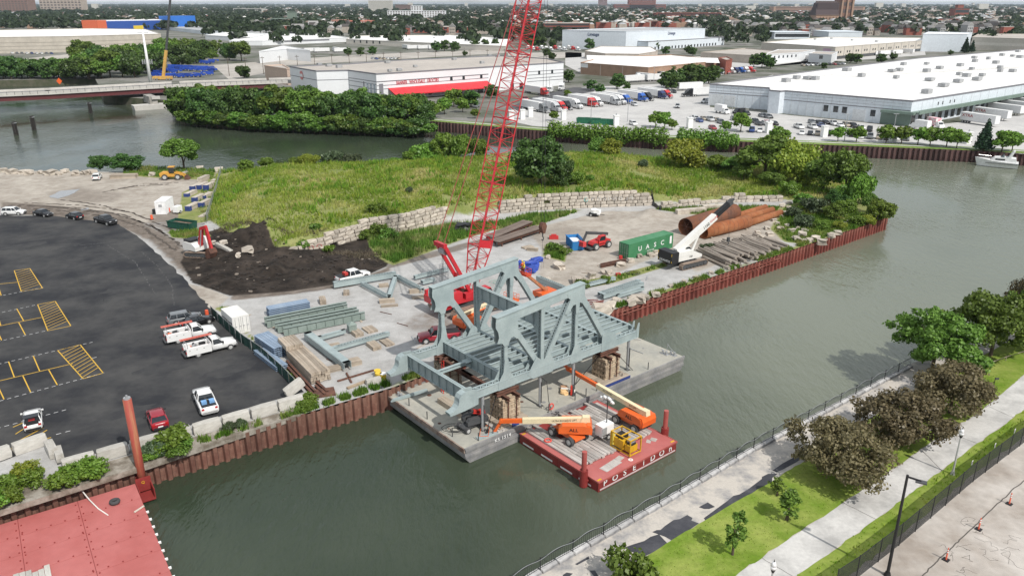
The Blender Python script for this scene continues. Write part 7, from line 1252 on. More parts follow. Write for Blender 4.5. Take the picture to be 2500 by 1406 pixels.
def on(B,u,v,z):
 q=P(u,v,B['z0']+z);return Vector((q.x-B['c'].x,q.y-B['c'].y,z))
def face(B,pa,pb,z=0.0):
 """a wall plane through two ground-plan pixels given at the roof line"""
 a_,b_=P(*pa,B['z0']+B['h']),P(*pb,B['z0']+B['h']);a_=Vector((a_.x-B['c'].x,a_.y-B['c'].y,0));b_=Vector((b_.x-B['c'].x,b_.y-B['c'].y,0));u=(b_-a_).normalized();n=Vector((u.y,-u.x,0));mid=(a_+b_)/2+B['c']
 if (n).dot(Vector((0,0,0))-mid)<0:n=-n
 return a_,b_,u,n,(b_-a_).length
def wins(B,F,items,mat=winm,name='window',off=.05):
 a_,b_,u,n,L=F
 for s,z,w,h in items:c=a_+u*(s*L)+n*off;MB().beam(Vector((c.x,c.y,z))-u*w/2,Vector((c.x,c.y,z))+u*w/2,.08,h).build(name,mat,B['t'])
def band(B,F,z,th,mat=linem,s0=0.0,s1=1.0,name='band'):
 a_,b_,u,n,L=F;MB().beam(a_+u*(s0*L)+n*.04+Vector((0,0,z)),a_+u*(s1*L)+n*.04+Vector((0,0,z)),.06,th).build(name,mat,B['t'])
def units(B,L,s=(2.2,1.6,1.3),mat=unit_m):
 for u,v in L:q=on(B,u,v,B['h']-.5);k=rnd.uniform(.8,1.4);MB().box((q.x,q.y,B['h']-.45+s[2]/2),(s[0]*k,s[1]*k,s[2]*rnd.uniform(.7,1.1)),SA).build('roof_unit',mat,B['t'])
fconc=M('far_yard_concrete',(.44,.43,.42),.9,scale=.06,col2=(.52,.51,.49),amt=.5);fasph=M('far_asphalt',(.085,.085,.09),.9,scale=.1,var=.2);fdirt=M('far_gravel',(.36,.33,.295),.95,scale=.04,col2=(.45,.42,.38),amt=.5)
sheet('truck_yard',px([(1255,262),(1330,240),(1420,214),(1733,200),(1733,262),(2225,312),(2600,270),(2600,385),(2370,366),(1900,341),(1600,329),(1300,308),(1245,296)],FARZ),FARZ+.03,fconc)
sheet('rail_yard',px([(560,196),(640,180),(700,160),(850,152),(1240,130),(1420,128),(1420,140),(1240,150),(1240,120),(860,135),(520,160)],FARZ),FARZ+.02,fdirt);sheet('access_road',px([(1245,262),(1300,238),(1400,214),(1460,216),(1450,224),(1340,246),(1270,275)],FARZ),FARZ+.05,fasph)
sheet('truck_road',px([(1380,128),(2060,150),(2260,135),(2255,112),(2010,148),(1850,165),(1733,190),(1640,200),(1420,180),(1380,160)],FARZ),FARZ+.02,fconc);sheet('riverside_lot',px([(0,150),(175,132),(180,150),(60,155),(0,158)],FARZ),FARZ+.03,fdirt)
FI=[a_+(b_-a_).normalized().cross(Vector((0,0,1)))*-7.0 for a_,b_ in zip(FWALL,FWALL[1:])];FI.append(FWALL[-1]+Vector((0,7,0)))
sheet('far_lawn',FWALL[:6]+list(reversed([p+Vector((0,7.5,0)) for p in FWALL[:6]])),FARZ+.05,M('far_lawn_green',(.115,.20,.03),.95,scale=.1,col2=(.17,.24,.055),amt=.5));sheet('far_path',[p+Vector((0,4.2,0)) for p in FWALL[:6]]+list(reversed([p+Vector((0,5.8,0)) for p in FWALL[:6]])),FARZ+.07,path_mat)
bnk=MB()
for a_,b_ in zip(FSHORE,FSHORE[1:]):bnk.add([(a_.x,a_.y,FARZ),(b_.x,b_.y,FARZ),(b_.x,b_.y-1,-3.2),(a_.x,a_.y-1,-3.2)],[(0,1,2,3)])
tag(bnk.build('bank_slope',M('overgrown_bank',(.05,.06,.03),.95,scale=.3,col2=(.09,.085,.06))),kind='structure')
hb_=hfor(1000,246,179);B=bld('long white grocery warehouse with red awning and red lettering',[(707,162),(772,173),(850,171),(918,180),(1192,163),(1376,152),(1335,143),(1219,136),(973,147),(850,156)],hb_,wallw,rooft,rim=1)
F1=face(B,(918,180),(1192,163));F0=face(B,(850,171),(918,180));F2=face(B,(1192,163),(1376,152));FL=face(B,(772,173),(850,171));FM=face(B,(707,162),(772,173))
for z in (.86,.69,.55,.42):band(B,F1,hb_*z if z<.86 else hb_*.70,.28);
for F in (F0,):
 for z in (.70,.6,.42,.26):band(B,F,hb_*z,.28)
for F in (FL,FM):band(B,F,hb_*.64,.3)
for z in (.68,.54,.40,.27):band(B,F2,hb_*z,.3,s0=.5)
wins(B,F1,[(.645,hb_*.62,1.5,2.0),(.76,hb_*.62,1.5,2.0),(.93,hb_*.62,1.5,2.0),(.20,hb_*.12,2,1.2),(.27,hb_*.12,2,1.2),(.45,hb_*.12,2,1.2),(.72,hb_*.1,3.4,2.6),(.92,hb_*.14,3.6,3.4)]);wins(B,F2,[(.66,hb_*.62,1.4,2.0),(.84,hb_*.62,1.4,2.0),(.30,hb_*.12,2.4,3.2),(.42,hb_*.12,2.4,3.2)]);wins(B,F0,[(.55,hb_*.4,.9,6.0)],linem);wins(B,F0,[(x,hb_*z,1.5,1.3) for x in (.68,.8,.92) for z in (.56,.44,.32)],M('pale_blue_window',(.35,.42,.47),.2));wins(B,F1,[(.035,hb_*.42,2.2,5)],linem)
a_,b_,u_,n_,L_=F1;c0=a_+u_*(.09*L_);c1=a_+u_*(.985*L_);z1,z0_=hb_*.44,hb_*.24;aw=MB();aw.add([c0+n_*.1+Vector((0,0,z1)),c1+n_*.1+Vector((0,0,z1)),c1+n_*6.5+Vector((0,0,z0_)),c0+n_*6.5+Vector((0,0,z0_)),c0+n_*6.5+Vector((0,0,z0_-.5)),c1+n_*6.5+Vector((0,0,z0_-.5))],[(3,2,1,0),(4,5,2,3),(5,4,0,1)]);aw.build('awning',M('red_awning',(.62,.035,.045),.55,scale=.4,var=.08),B['t'])
tx=text('BANNER   WHOLESALE   GROCERS',2.5,M('sign_red',(.48,.03,.05),.5),B['t'],tuple(a_+u_*(.345*L_)+n_*.12+Vector((0,0,hb_*.60))),(R_(90),0,ang((0,0),u_)),.03,sx=.62);a5,b5,u5,n5,L5=FM;MB().tube(a5+u5*(.45*L5)+n5*.1+Vector((0,0,hb_*.72)),a5+u5*(.45*L5)+n5*.25+Vector((0,0,hb_*.72)),2.2,n=16).build('round_logo',M('logo_pale_red',(.62,.25,.24)),B['t']);wins(B,FM,[(.45,hb_*.72,3.6,1.4)],wallw,'logo_plate',.3)
units(B,[(780,160),(803,163),(828,166),(946,155),(952,176),(975,174),(1014,165),(1109,147),(1177,156),(1195,138),(1215,140)]);bld('low salmon annex at the left end of the grocery warehouse',[(645,160),(700,168),(707,167),(690,158)],9,M('salmon_plain',(.55,.42,.34),.8),rooft,name='annex')
hw=9.4;B=bld('huge white warehouse with white roof and green dock canopy',[(1733,205),(1878,214),(1880,220),(1905,222),(1917,221),(2228,246),(2760,165),(2760,100),(2500,121),(2244,142),(2001,171)],hw,bwhite,roofw,rim=1)
FA,FB,FC=face(B,(1733,205),(1878,214)),face(B,(1917,221),(2228,246)),face(B,(2228,246),(2760,165))
for F in (FA,FB):band(B,F,hw*.60,.3);band(B,F,hw*.85,.06);band(B,F,hw*.72,.06)
wins(B,FB,[(.36,hw*.4,1.9,2.4),(.44,hw*.4,1.9,2.4),(.51,hw*.4,1.9,2.4),(.73,hw*.38,1.9,2.4)]);wins(B,FB,[(.625,hw*.25,5,4.2)],M('pale_door',(.62,.64,.66)),'roller_door');wins(B,FA,[(.13,hw*.28,7,5),(.37,hw*.28,5,4.6)],M('pale_door',(.62,.64,.66)),'roller_door');wins(B,FC,[(.085,hw*.72,.7,1.2),(.10,hw*.72,.7,1.2),(.125,hw*.72,.7,1.2),(.14,hw*.72,.7,1.2)])
a_,b_,u_,n_,L_=FC;MB().beam(a_+n_*1.6+Vector((0,0,5.0)),b_+n_*1.6+Vector((0,0,5.0)),3.2,.5).beam(a_+n_*3.2+Vector((0,0,5.2)),b_+n_*3.2+Vector((0,0,5.2)),.2,1.3).build('dock_canopy',greenc,B['t']);wins(B,FC,[((k+.5)/46,2.3,3.0,3.4) for k in range(46)],winm,'dock_door')
a_,b_,u_,n_,L_=FB;MB().beam(a_+u_*(.8*L_)+n_*1.2+Vector((0,0,4.9)),b_+u_*2+n_*1.2+Vector((0,0,4.9)),2.4,.9).build('corner_canopy',greenc,B['t']);wins(B,FB,[(.9,2.2,11,4.4)],greenc,'green_corner')
for (x,y) in ((345,918),(1060,983)):q=on(B,*r4(x,y),hw*.86);MB().beam(q+n_*.1,q+n_*1.4+Vector((0,0,.15)),.12,.12).build('wall_lamp',dgrey,B['t'])
jm=M('panel_joint',(.55,.57,.60),.7)
for F,n in ((FA,8),(face(B,(1917,221),(2228,246)),15),(FC,30)):wins(B,F,[(k/n,hw*.5,.14,hw) for k in range(1,n)],jm,'panel_joint',.02)
for k in range(14):q=on(B,1800+45*k,205-2.5*k,hw-.5);q2=q+Vector((30+4*k,44,0));MB().beam(Vector((q.x,q.y,hw-.42)),Vector((q2.x,q2.y,hw-.42)),.35,.12).build('roof_pipe',M('roof_seam',(.55,.54,.52),.8),B['t'])
units(B,[r4(x,y) for x,y in ((950,735),(1280,752),(810,680),(1240,690),(1310,680),(1350,625),(1570,690),(1695,660),(1570,620),(1600,775),(1880,720),(1890,635),(1950,735),(2000,670),(2050,770),(1870,790),(2270,655),(2270,690),(2390,690),(2025,560),(2160,570),(2230,610),(2290,535),(2390,545),(2460,555),(2030,595),(1730,830),(1570,895),(230,785),(330,755),(440,760),(510,765),(2440,500),(2100,730))],(3.6,2.4,1.7))
hl=hfor(1374,119,74);B=bld('tall plain white cold store with two small dark logos',[(1373,74),(1529,77),(1722,70),(1575,67)],hl,bwhite,roofg,name='cold_store');FA,FB=face(B,(1373,74),(1529,77)),face(B,(1529,77),(1722,70));lg=M('logo_navy',(.04,.06,.14))
for F,s in ((FA,.5),(FB,.55)):a_,b_,u_,n_,L_=F;text('Lineage',4.2,lg,B['t'],tuple(a_+u_*(s*L_)+n_*.15+Vector((0,0,hl*.8))),(R_(90),0,ang((0,0),u_)),.03)
B=bld('lower white annex in front of the tall cold store',[(1529,99),(1583,102),(1769,91),(1722,89)],hfor(1583,124,102),bwhite,roofg,name='annex',rim=1);F=face(B,(1583,102),(1769,91));wins(B,F,[(.92,6,2,3.4),(.965,6,2,3.4)]);wins(B,F,[(k/24,1.6,2.4,2.6) for k in range(2,22)],winm,'dock_door')
hk_=7.2;B=bld('long tan brick depot with white peaked roof',[(1418,153),(1583,165),(1773,147),(1640,134),(1470,140)],hk_,brickt,roofw,name='depot');F=face(B,(1418,153),(1583,165));wins(B,F,[(.31,hk_*.5,.5,hk_*.95),(.64,hk_*.5,.5,hk_*.95)],M('pale_pier',(.5,.42,.36)),'pier');wins(B,F,[(.06,5.6,6,2.8)],white,'sign_board');F=face(B,(1583,165),(1773,147));wins(B,F,[(.14,2.2,6,4)]);wins(B,F,[(.93,2.4,5,4)],white,'roller_door')
w=B['w'];c_=sum(w,Vector((0,0,0)))/len(w)
for k in (-.28,.05,.36):
 d=(w[1]-w[0]).normalized() if 0 else Vector((E1.x*.6+.4,-.35,0)).normalized();m0=c_+Vector((k*60,k*-18,0));MB().add([m0+d*-24+Vector((0,-7,hk_-.4)),m0+d*24+Vector((0,-7,hk_-.4)),m0+d*24+Vector((0,0,hk_+2.2)),m0+d*-24+Vector((0,0,hk_+2.2)),m0+d*24+Vector((0,7,hk_-.4)),m0+d*-24+Vector((0,7,hk_-.4))],[(0,1,2,3),(3,2,4,5),(0,3,5),(1,4,2)]).build('roof_ridge',roofw if k>-.2 else roofw,B['t'])
bld('tan shed with pale curved roof behind the brick depot',[(1428,125),(1478,131),(1560,132),(1606,125),(1590,115),(1468,113)],6,tanl,roofw,name='shed');bld('red brick end block of the depot beside the truck park',[(1773,147),(1788,145),(1775,139),(1755,141)],9,brickr,rooft,name='end_block');bld('low tan office row behind the tree clump',[(1711,128),(1860,137),(1940,128),(1820,118)],6,tanl,rooft,name='office')
B=bld('long beige cold store with dock doors along its side',[(1860,104),(2040,115),(2254,99),(2250,93),(2018,91)],10,beige,roofw);F=face(B,(2040,115),(2254,99));wins(B,F,[((k+.5)/11+d,5.6,1.8,1.6) for k in range(11) for d in (-.012,.012)]);wins(B,F,[(.5,1.4,F[4]*.96,2.4)],winm,'dock_opening');wins(B,F,[(k/11,5,.5,9) for k in range(1,11)],linem,'joint');F=face(B,(1860,104),(2040,115));wins(B,F,[(.9,7,8,2.5)],M('logo_mauve',(.45,.30,.38)),'sign_board');units(B,[(2080,100),(2140,103),(2030,96),(1990,98)])
B=bld('small white office with square windows below the beige cold store',[(1862,134),(1958,128),(1990,122),(1900,121)],7,wallw,rooft,name='office');F=face(B,(1862,134),(1958,128));wins(B,F,[(.08+k*.11,4.6,1.6,1.8) for k in range(8)]);B=bld('small white loading office beside the box trucks',[(1975,131),(2031,134),(2045,127),(1990,125)],6.5,wallw,rooft,name='office');wins(B,face(B,(1975,131),(2031,134)),[(.55,4.2,3,2.6)])
bld('tall blank white cold store box at the right',[(2254,83),(2362,84),(2374,80),(2268,78)],16,bwhite,roofw,name='cold_store');B=bld('beige building with window bands at the right edge',[(2374,91),(2620,98),(2620,84),(2390,83)],12,beige,rooft);F=face(B,(2374,91),(2620,98));band(B,F,6,2.5,M('pale_strip',(.62,.58,.52)))
hL=hfor(60,130,90);B=bld('long low warehouse with white roof and tan banded wall',[(-260,96),(0,91),(160,89),(392,83),(356,72),(228,70),(-260,78)],hL,M('tan_banded_wall',(.47,.43,.37),.9,scale=.15,var=.15),roofw)
for F in (face(B,(-260,96),(0,91)),face(B,(0,91),(160,89)),face(B,(160,89),(392,83))):
 for z in (.2,.42,.64):band(B,F,hL*z,hL*.03,M('dark_tan_line',(.30,.27,.23)))  # darker tan lines running along the banded wall
for i,(rp,vb,l,wm2,rm2) in enumerate((([(365,62),(510,77),(600,72),(450,60)],84,'white stepped plant block with grey roof, farthest left',bwhite,roofg),([(510,73),(605,80),(756,66),(740,60),(612,55),(508,66)],84,'tall white plant block with rooftop pipes',wallw,roofg),([(560,100),(640,100),(850,92),(790,84),(612,82)],112,'low white plant hall with a strip window',wallw,roofw),([(500,86),(610,92),(650,84),(560,78)],104,'middle white plant block in front of the tall one',wallw,roofw),([(632,126),(693,112),(757,123),(700,119)],138,'white gabled shed with dark doors',wallw,roofw),([(845,96),(1235,113),(1245,94),(1100,86),(860,88)],112,'long cream building with white roof behind the rail yard',M('cream_wall',(.62,.58,.52),.8),roofw))):
 B=bld(l,rp,max(5,hfor(rp[1][0],vb,rp[1][1])),wm2,rm2,name='plant_building')
 if i==2:wins(B,face(B,rp[1],rp[2]),[(.5,B['h']*.65,60,1.6)],linem,'strip_window')
 if i==5:wins(B,face(B,rp[0],rp[1]),[(.06+.045*k,B['h']*.6,2.2,3) for k in range(5)]);units(B,[(1000,98),(1060,94),(920,92),(1150,100)])
 if i in (1,3):units(B,[(600+20*k,70+k) for k in range(4)] if i==1 else [(570,84),(600,86)],(3,3,2.4),wallw)
st=thing('storage_building','big blue store with orange wedge and yellow panel among the trees','building',(0,0,0));zs=FARZ
for nme,pa,pb,h,d,m_ in (('blue_hall',(262,77),(478,70),15,60,M('store_blue',(.03,.09,.35),.5)),('blue_tower',(420,73),(479,71),22,30,M('store_bright_blue',(.03,.16,.55),.5)),('orange_wedge',(240,78),(262,77),17,30,M('store_orange',(.72,.16,.07),.5)),('yellow_panel',(325,78),(348,77),9,1,M('store_yellow',(.75,.55,.05),.5)),('white_roof',(264,76),(420,72),16,50,roofw)):
 a_,b_=P(*pa,zs),P(*pb,zs);f=-3 if nme=='yellow_panel' else -1 if nme in ('blue_tower','orange_wedge') else 0;n0=Vector((-(b_-a_).y,(b_-a_).x,0)).normalized();q=[a_+n0*f,b_+n0*f,b_+n0*(f+d),a_+n0*(f+d)];MB().prism(q,zs if nme!='white_roof' else 15,zs+h).build(nme,m_,st)
bz=5.0;N_=px([(-700,268),(-200,243),(120,229),(440,211),(660,203),(760,200)],bz);bd_=thing('road_bridge','long road bridge with maroon girders across the river','bridge');conc2=M('bridge_concrete',(.50,.48,.45),.85,scale=.3,var=.12);maroon=M('maroon_girder',(.115,.03,.032),.6,scale=.3,var=.15)
for i,(a_,b_) in enumerate(zip(N_,N_[1:])):
 n0=Vector((-(b_-a_).y,(b_-a_).x,0)).normalized();W_=17.0;MB().prism([a_,b_,b_+n0*W_,a_+n0*W_],bz-.5,bz).build('deck',conc2,bd_);MB().prism([a_+n0*3,b_+n0*3,b_+n0*(W_-2),a_+n0*(W_-2)],bz+.004,bz+.05).build('roadway',M('bridge_asphalt',(.17,.17,.175),.9),bd_)
 for o_ in (.2,W_-.2):MB().beam(a_+n0*o_+Vector((0,0,.55)),b_+n0*o_+Vector((0,0,.55)),.35,1.1).build('parapet',conc2,bd_);MB().tube(a_+n0*o_+Vector((0,0,1.5)),b_+n0*o_+Vector((0,0,1.5)),.06,n=5).build('rail',dgrey,bd_)
 L_=(b_-a_).length
 for k in range(int(L_/3)):q=a_.lerp(b_,k*3/L_)+n0*.2;MB().bb(q.x-.08,q.x+.08,q.y-.25,q.y-.2,bz+.05,bz+1.55).build('rail_post',dgrey,bd_)
 if i<4:
  for o_ in (.8,W_-.8):MB().ibeam(a_+n0*o_-Vector((0,0,1.55)),b_+n0*o_-Vector((0,0,1.55)),.7,2.1,.1).build('girder',maroon,bd_)
q=P(378,262,WATER+.8);pr_=thing('bridge_pier','pale concrete bridge pier with splayed column on a stone base','pier',(q.x,q.y,0),ang(N_[2],N_[3]));MB().side([(-9,-3.5),(-9.5,-.6),(9.5,-.6),(9,-3.5)],-2.5,4).build('pier_base',conc2,pr_);MB().bb(-2.0,1.5,-.5,12,-.6,2.9).build('pier_column',M('stained_pier',(.22,.21,.19),.9,scale=.4,col2=(.40,.38,.35)),pr_);MB().bb(-1,2.6,-1.4,0,1.7,3.0).build('bearing_block',conc2,pr_)
for i,(u,vb,vt) in enumerate(((40,330,298),(84,318,284),(222,277,250),(424,275,258))):
 q=P(u,vb,WATER);h=hfor(u,vb,vt,WATER);t=thing('mooring_dolphin','black timber pile cluster in the river, '+['nearest the picture edge','second from the edge','under the bridge','beside the bridge pier'][i],'pile cluster',(q.x,q.y,WATER));dk=M('tarred_timber',(.03,.026,.024),.9,rand=.2);pm3=MB().tube((0,0,-2),(0,0,h),.32,.28,n=8).mesh('pile',dk)
 for k in range(7):a0=k*1.05;link('pile',pm3,t,(0 if k==6 else math.cos(a0)*.6,0 if k==6 else math.sin(a0)*.6,0)).rotation_euler=(0 if k==6 else -math.sin(a0)*.04,0 if k==6 else -math.cos(a0)*.04,0)
 MB().tube((0,0,h-.5),(0,0,h-.3),.95,n=12).build('cable_band',mgrey,t)
q=P(338,194,bz);t=thing('antenna_pole','tall white tapering pole rising behind the road bridge','pole',(q.x,q.y+14,FARZ));hp=hfor(326,190,68);MB().tube((0,0,0),(0,0,hp),1.0,.45,n=12).build('mast',white,t,True);
for z in (.42,.95):
 ar=MB().beam((-3,0,hp*z),(3,0,hp*z),.2,.2)
 if z<.5:
  for x in (-2.6,-1.4,1.4,2.6):ar.bb(x-.25,x+.25,-.3,0,hp*z-1.2,hp*z+1.4)
 ar.build('antenna',mgrey,t)
a_=P(400,196,FARZ);t=thing('mobile_crane','thin black and yellow telescopic crane boom behind the bridge','crane',(a_.x,a_.y,FARZ));zt=62;c_,s_=math.cos(PITCH),math.sin(PITCH);dd=Vector(((418-1250)/FPX,c_+(703+30)/FPX*s_,-s_+(703+30)/FPX*c_));tp2=Vector((0,0,CAM_H))+dd*(a_.y/dd.y)-Vector((a_.x,a_.y,FARZ));MB().beam((0,0,2),tp2*.33,1.3,1.5).build('boom_base',M('crane_ochre',(.60,.36,.10),.5),t);MB().beam(tp2*.33,tp2,.9,1.0).build('boom_extension',dgrey,t);MB().bb(-6,5,-1.4,1.4,.5,2.2).build('carrier',M('crane_ochre',(.60,.36,.10)),t);wheel_set(t,[(x,y,.6) for x in (-5,-3.4,2.4,4) for y in (-1.2,1.2)],.6,.4)
dsn=thing('road_work_sign','orange diamond road work sign standing on the bridge','sign',tuple(P(147,212,bz+.05)),0);MB().add([(0,0,1.0),(1.4,0,2.6),(0,0,4.2),(-1.4,0,2.6),(0,.08,1.0),(1.4,.08,2.6),(0,.08,4.2),(-1.4,.08,2.6)],[(0,1,2,3),(7,6,5,4),(0,4,5,1),(1,5,6,2),(2,6,7,3),(3,7,4,0)]).build('sign_face',M('sign_orange',(.85,.14,.03),.5),dsn);MB().tube((0,.1,0),(0,.1,3),.08,n=5).build('stand',dgrey,dsn)
def make_blue():
 t=thing('blue_proto','x','lift');bm2=M('rental_blue',(.02,.07,.38),.5,rand=.15);MB().bb(-2.4,2.2,-1.1,1.1,.6,1.9).build('body',bm2,t);MB().beam((-2.6,0,2.5),(4.2,0,2.1),.6,.6).build('boom',bm2,t);MB().bb(4.0,5.2,-1,1,1.2,2.4).build('basket',bm2,t);wheel_set(t,[(x,y,.55) for x in (-1.6,1.6) for y in (-1.1,1.1)],.55,.4);return t
bp0=make_blue();first=True;rb_=random.Random(5)
for x,y in [(1640+62*(i%7),655+14*(i//7)+(i%7)*3) for i in range(14)]+[(1460,690),(1530,695),(1600,690),(1660,700),(1480,735),(1560,745),(1640,740),(1720,745),(1800,740),(1880,738),(1930,610),(1980,615),(2020,600),(1500,715),(2000,720)]:
 q=P(x/3.906,y/3.906,FARZ)
 if first:t=bp0;t.location=q;first=False
 else :t=copy_tree(bp0,q)
 t.rotation_euler=(0,0,rb_.uniform(-.5,.5)+(math.pi if rb_.random()<.3 else 0));t.name='boom_lift';tag(t,'blue rental lift parked in the yard behind the bridge','boom lift','blue lifts in the rental yard')
ya,yb=P(2384,403,WATER),P(2484,412,WATER);L=(yb-ya).length;y_=thing('motor_yacht','white motor yacht moored at the far sheet pile wall','boat',(ya.x,ya.y,WATER),ang(ya,yb));rg=[]
for f,w_,zt in ((0,.05,2.5),(.12,1.1,2.3),(.35,2.0,2.0),(.7,2.2,1.8),(1,2.0,1.7)):rg.append([(f*L+(0 if f else -.8),-w_,zt),(f*L,-w_*.7,.1),(f*L,0,-.6),(f*L,w_*.7,.1),(f*L+(0 if f else -.8),w_,zt)])
MB().loft(rg).build('hull',M('yacht_white',(.82,.82,.82),.3),y_);MB().side([(.28*L,1.9),(.40*L,3.0),(.62*L,3.2),(.92*L,3.0),(.95*L,1.7)],-1.7,1.7).build('cabin',M('yacht_white',(1,1,1)),y_);MB().bb(.43*L,.66*L,-1.74,1.74,2.3,2.75).build('cabin_window',glass,y_);MB().side([(.55*L,3.1),(.62*L,4.1),(.64*L,3.2)],-1.5,1.5).build('windscreen',M('tinted_screen',(.15,.18,.2),.1),y_);MB().side([(.72*L,3.1),(.83*L,5.2),(.87*L,5.2),(.80*L,3.1)],-1.6,1.6).build('radar_arch',M('yacht_white',(1,1,1)),y_);rl=MB()
for y in (-1,1):rl.path([(.0*L,y*.3,3.2),(.15*L,y*1.2,3.0),(.32*L,y*1.9,2.8)],.05)
rl.build('bow_rail',chrome,y_);MB().bb(.2*L,.98*L,-2.18,-2.1,1.25,1.4).build('rub_stripe',dgrey,y_)
for f,L in ((r3,((30,1150),(140,1140),(215,1118),(530,1145),(1030,1200),(1730,1225),(2480,1270))),(r4,((60,1262),(590,1308),(1245,1352),(1955,1372)))):
 for x,y in L:q=P(*f(x,y),FARZ);pk_=globals().get('pk_',0)+1;t=thing('gate_pillar',f"white square pillar with lamp on the far walk, {'first second third fourth fifth sixth seventh eighth ninth tenth eleventh'.split()[pk_ - 1]} right of the boom",'pillar',tuple(q),.2);MB().bb(-.9,.9,-.9,.9,0,3.6).build('shaft',white,t);MB().bb(-1.05,1.05,-1.05,1.05,3.6,3.9).build('cap',white,t);MB().tube((0,0,3.9),(0,0,4.6),.3,.15,n=8).build('lamp',mgrey,t)
for i,(x,y) in enumerate(((735,1178),(800,1180),(872,1190),(962,1192))):t=skip('green dumpster in the row by the far walk, '+['first','second','third','fourth'][i]+' from the red boom',0,0,1,0,6.0,2.3,2.0,M('bin_green',(.02,.14,.075),.5),dgrey);t.location=P(*r3(x,y),FARZ);t.rotation_euler=(0,0,-.35)
for x,y,f in ((1140,1165,r3),(790,1180,r3),(335,1165,r3),(395,920,r3),(2130,1160,r3),(785,1350,r4),(1240,1350,r4),(1390,790,r3)):q=P(*f(x,y),FARZ);t=thing('lamp_post','slim grey lamp pole in the far truck yard','lamp post',tuple(q),0,'lamp poles in the far truck yard');MB().tube((0,0,0),(0,0,9),.14,.09,n=6).build('pole',mgrey,t);MB().bb(-.9,.9,-.15,.15,8.9,9.05).build('lamp_head',mgrey,t)
def hedge(label,A,B,h,w,n,mat,over=1.6):
 r=np.random.RandomState(n);L=(B-A).length;k=max(3,int(L/2.2));bl=[(0,0,0,1,1,1)]*0
 for i in range(k):q=A.lerp(B,(i+.5)/k);bl.append((q.x,q.y-over*.4,FARZ+h*.28+r.uniform(-.6,.3),1.8,w,h*r.uniform(.6,1.0)))
 V,F=leaves(r,bl,n,.34,.3,.6);o=link('ivy_hedge',npmesh('ivy_hedge',V,F,mat));tag(o,label,'hedge')
W_=lambda a_,b_,u:a_
def wp_(u):
 for a_,b_ in zip(((1035,295),(1300,318),(1600,338),(1900,350),(2370,368)),((1300,318),(1600,338),(1900,350),(2370,368),(2560,379))):
  if a_[0]<=u<=b_[0]:t=(u-a_[0])/(b_[0]-a_[0]);return P(u,a_[1]+(b_[1]-a_[1])*t,FARZ)
hedge('long creeper hedge hanging over the far piling right of the boom',wp_(1340),wp_(1625),3.3,2.2,9000,GL['bright']);hedge('shorter creeper hedge hanging over the far piling',wp_(1655),wp_(1798),3.2,2.2,4800,GL['bright']);hedge('small tuft of creeper on the far piling',wp_(1860),wp_(1920),1.6,1.4,1000,GL['bright'])
rt_=random.Random(12)
for i in range(34):
 t=i/33;u=440+590*t;v=286+20*t;h=12-4.0*max(0,t-.75)*4*.6+rt_.uniform(-1.5,2);q=P(u+rt_.uniform(-8,8),v-rt_.choice((2,9)),FARZ);tree(('bank','bank2','bank')[i%3],q,h,'dense leafy tree in the riverbank row below the grocery warehouse','trees on the bank below the grocery warehouse',h*1.0,None,'tree')
SH=[(248,236),(330,243),(432,249),(440,284),(640,299),(1035,312)]
for i in range(60):
 t=i/59;u=250+785*t;k=max(j for j in range(5) if SH[j][0]<=u);f=(u-SH[k][0])/(SH[k+1][0]-SH[k][0]);v=SH[k][1]+f*(SH[k+1][1]-SH[k][1])
 if u<434:continue
 h=rt_.uniform(5,8) if u>440 else rt_.uniform(6,9);tree(('bank','bank2')[i%2],P(u+rt_.uniform(-4,4),v,FARZ),h,'leafy bush overhanging the water on the far bank','bushes overhanging the far bank',h*1.25,None,'shrub',WATER+.2)
for i in range(26):u=-40+285*i/25;q=P(u+rt_.uniform(-6,6),193-rt_.choice((0,3)),FARZ);h=12+rt_.uniform(-2,3);tree(('bank','bank2')[i%2],q,h,'dense leafy tree lining the inlet behind the road bridge','trees lining the inlet',h*1.1,None,'tree')
for i,(u,v) in enumerate(((200,150),(240,152),(205,172),(255,175),(285,155),(300,180),(320,160),(345,178),(270,190),(350,150),(385,155),(375,180),(420,150),(445,165),(460,140),(480,155),(400,135),(500,142),(530,140),(560,148),(590,150),(330,190),(300,190),(240,188),(425,135),(75,128),(10,118),(596,192),(520,150))):h=15+rt_.uniform(-3,4) if i<25 else 9;tree(('bank2','bank')[i%2],P(u,v,FARZ),h,'big green tree in the grove behind the white pole','grove behind the road bridge',h*1.05,None,'tree')
for i,(u,v,h) in enumerate(((1600,312,6),(1622,314,6),(1640,318,4),(1808,322,7),(1772,322,4),(1352,296,4),(1895,345,5),(1915,345,4),(2045,346,5),(2090,348,5.5),(2163,350,6),(2200,352,6),(2240,354,6),(2270,356,6),(2310,360,6.5),(2335,362,6),(2445,372,7),(2470,370,6),(1385,240,4),(1108,262,8),(1085,280,7),(1060,290,7),(1130,275,6),(1020,288,7),(1000,270,5),(1030,262,5),(1160,290,4),(1150,262,5))):tree('lot',P(u,v,FARZ),h,'small bright green tree on the far river walk' if u>1200 else 'green tree in the grocery car park by the river','small trees on the far river walk' if u>1200 else 'trees in the grocery car park',h*1.05,None,'tree')
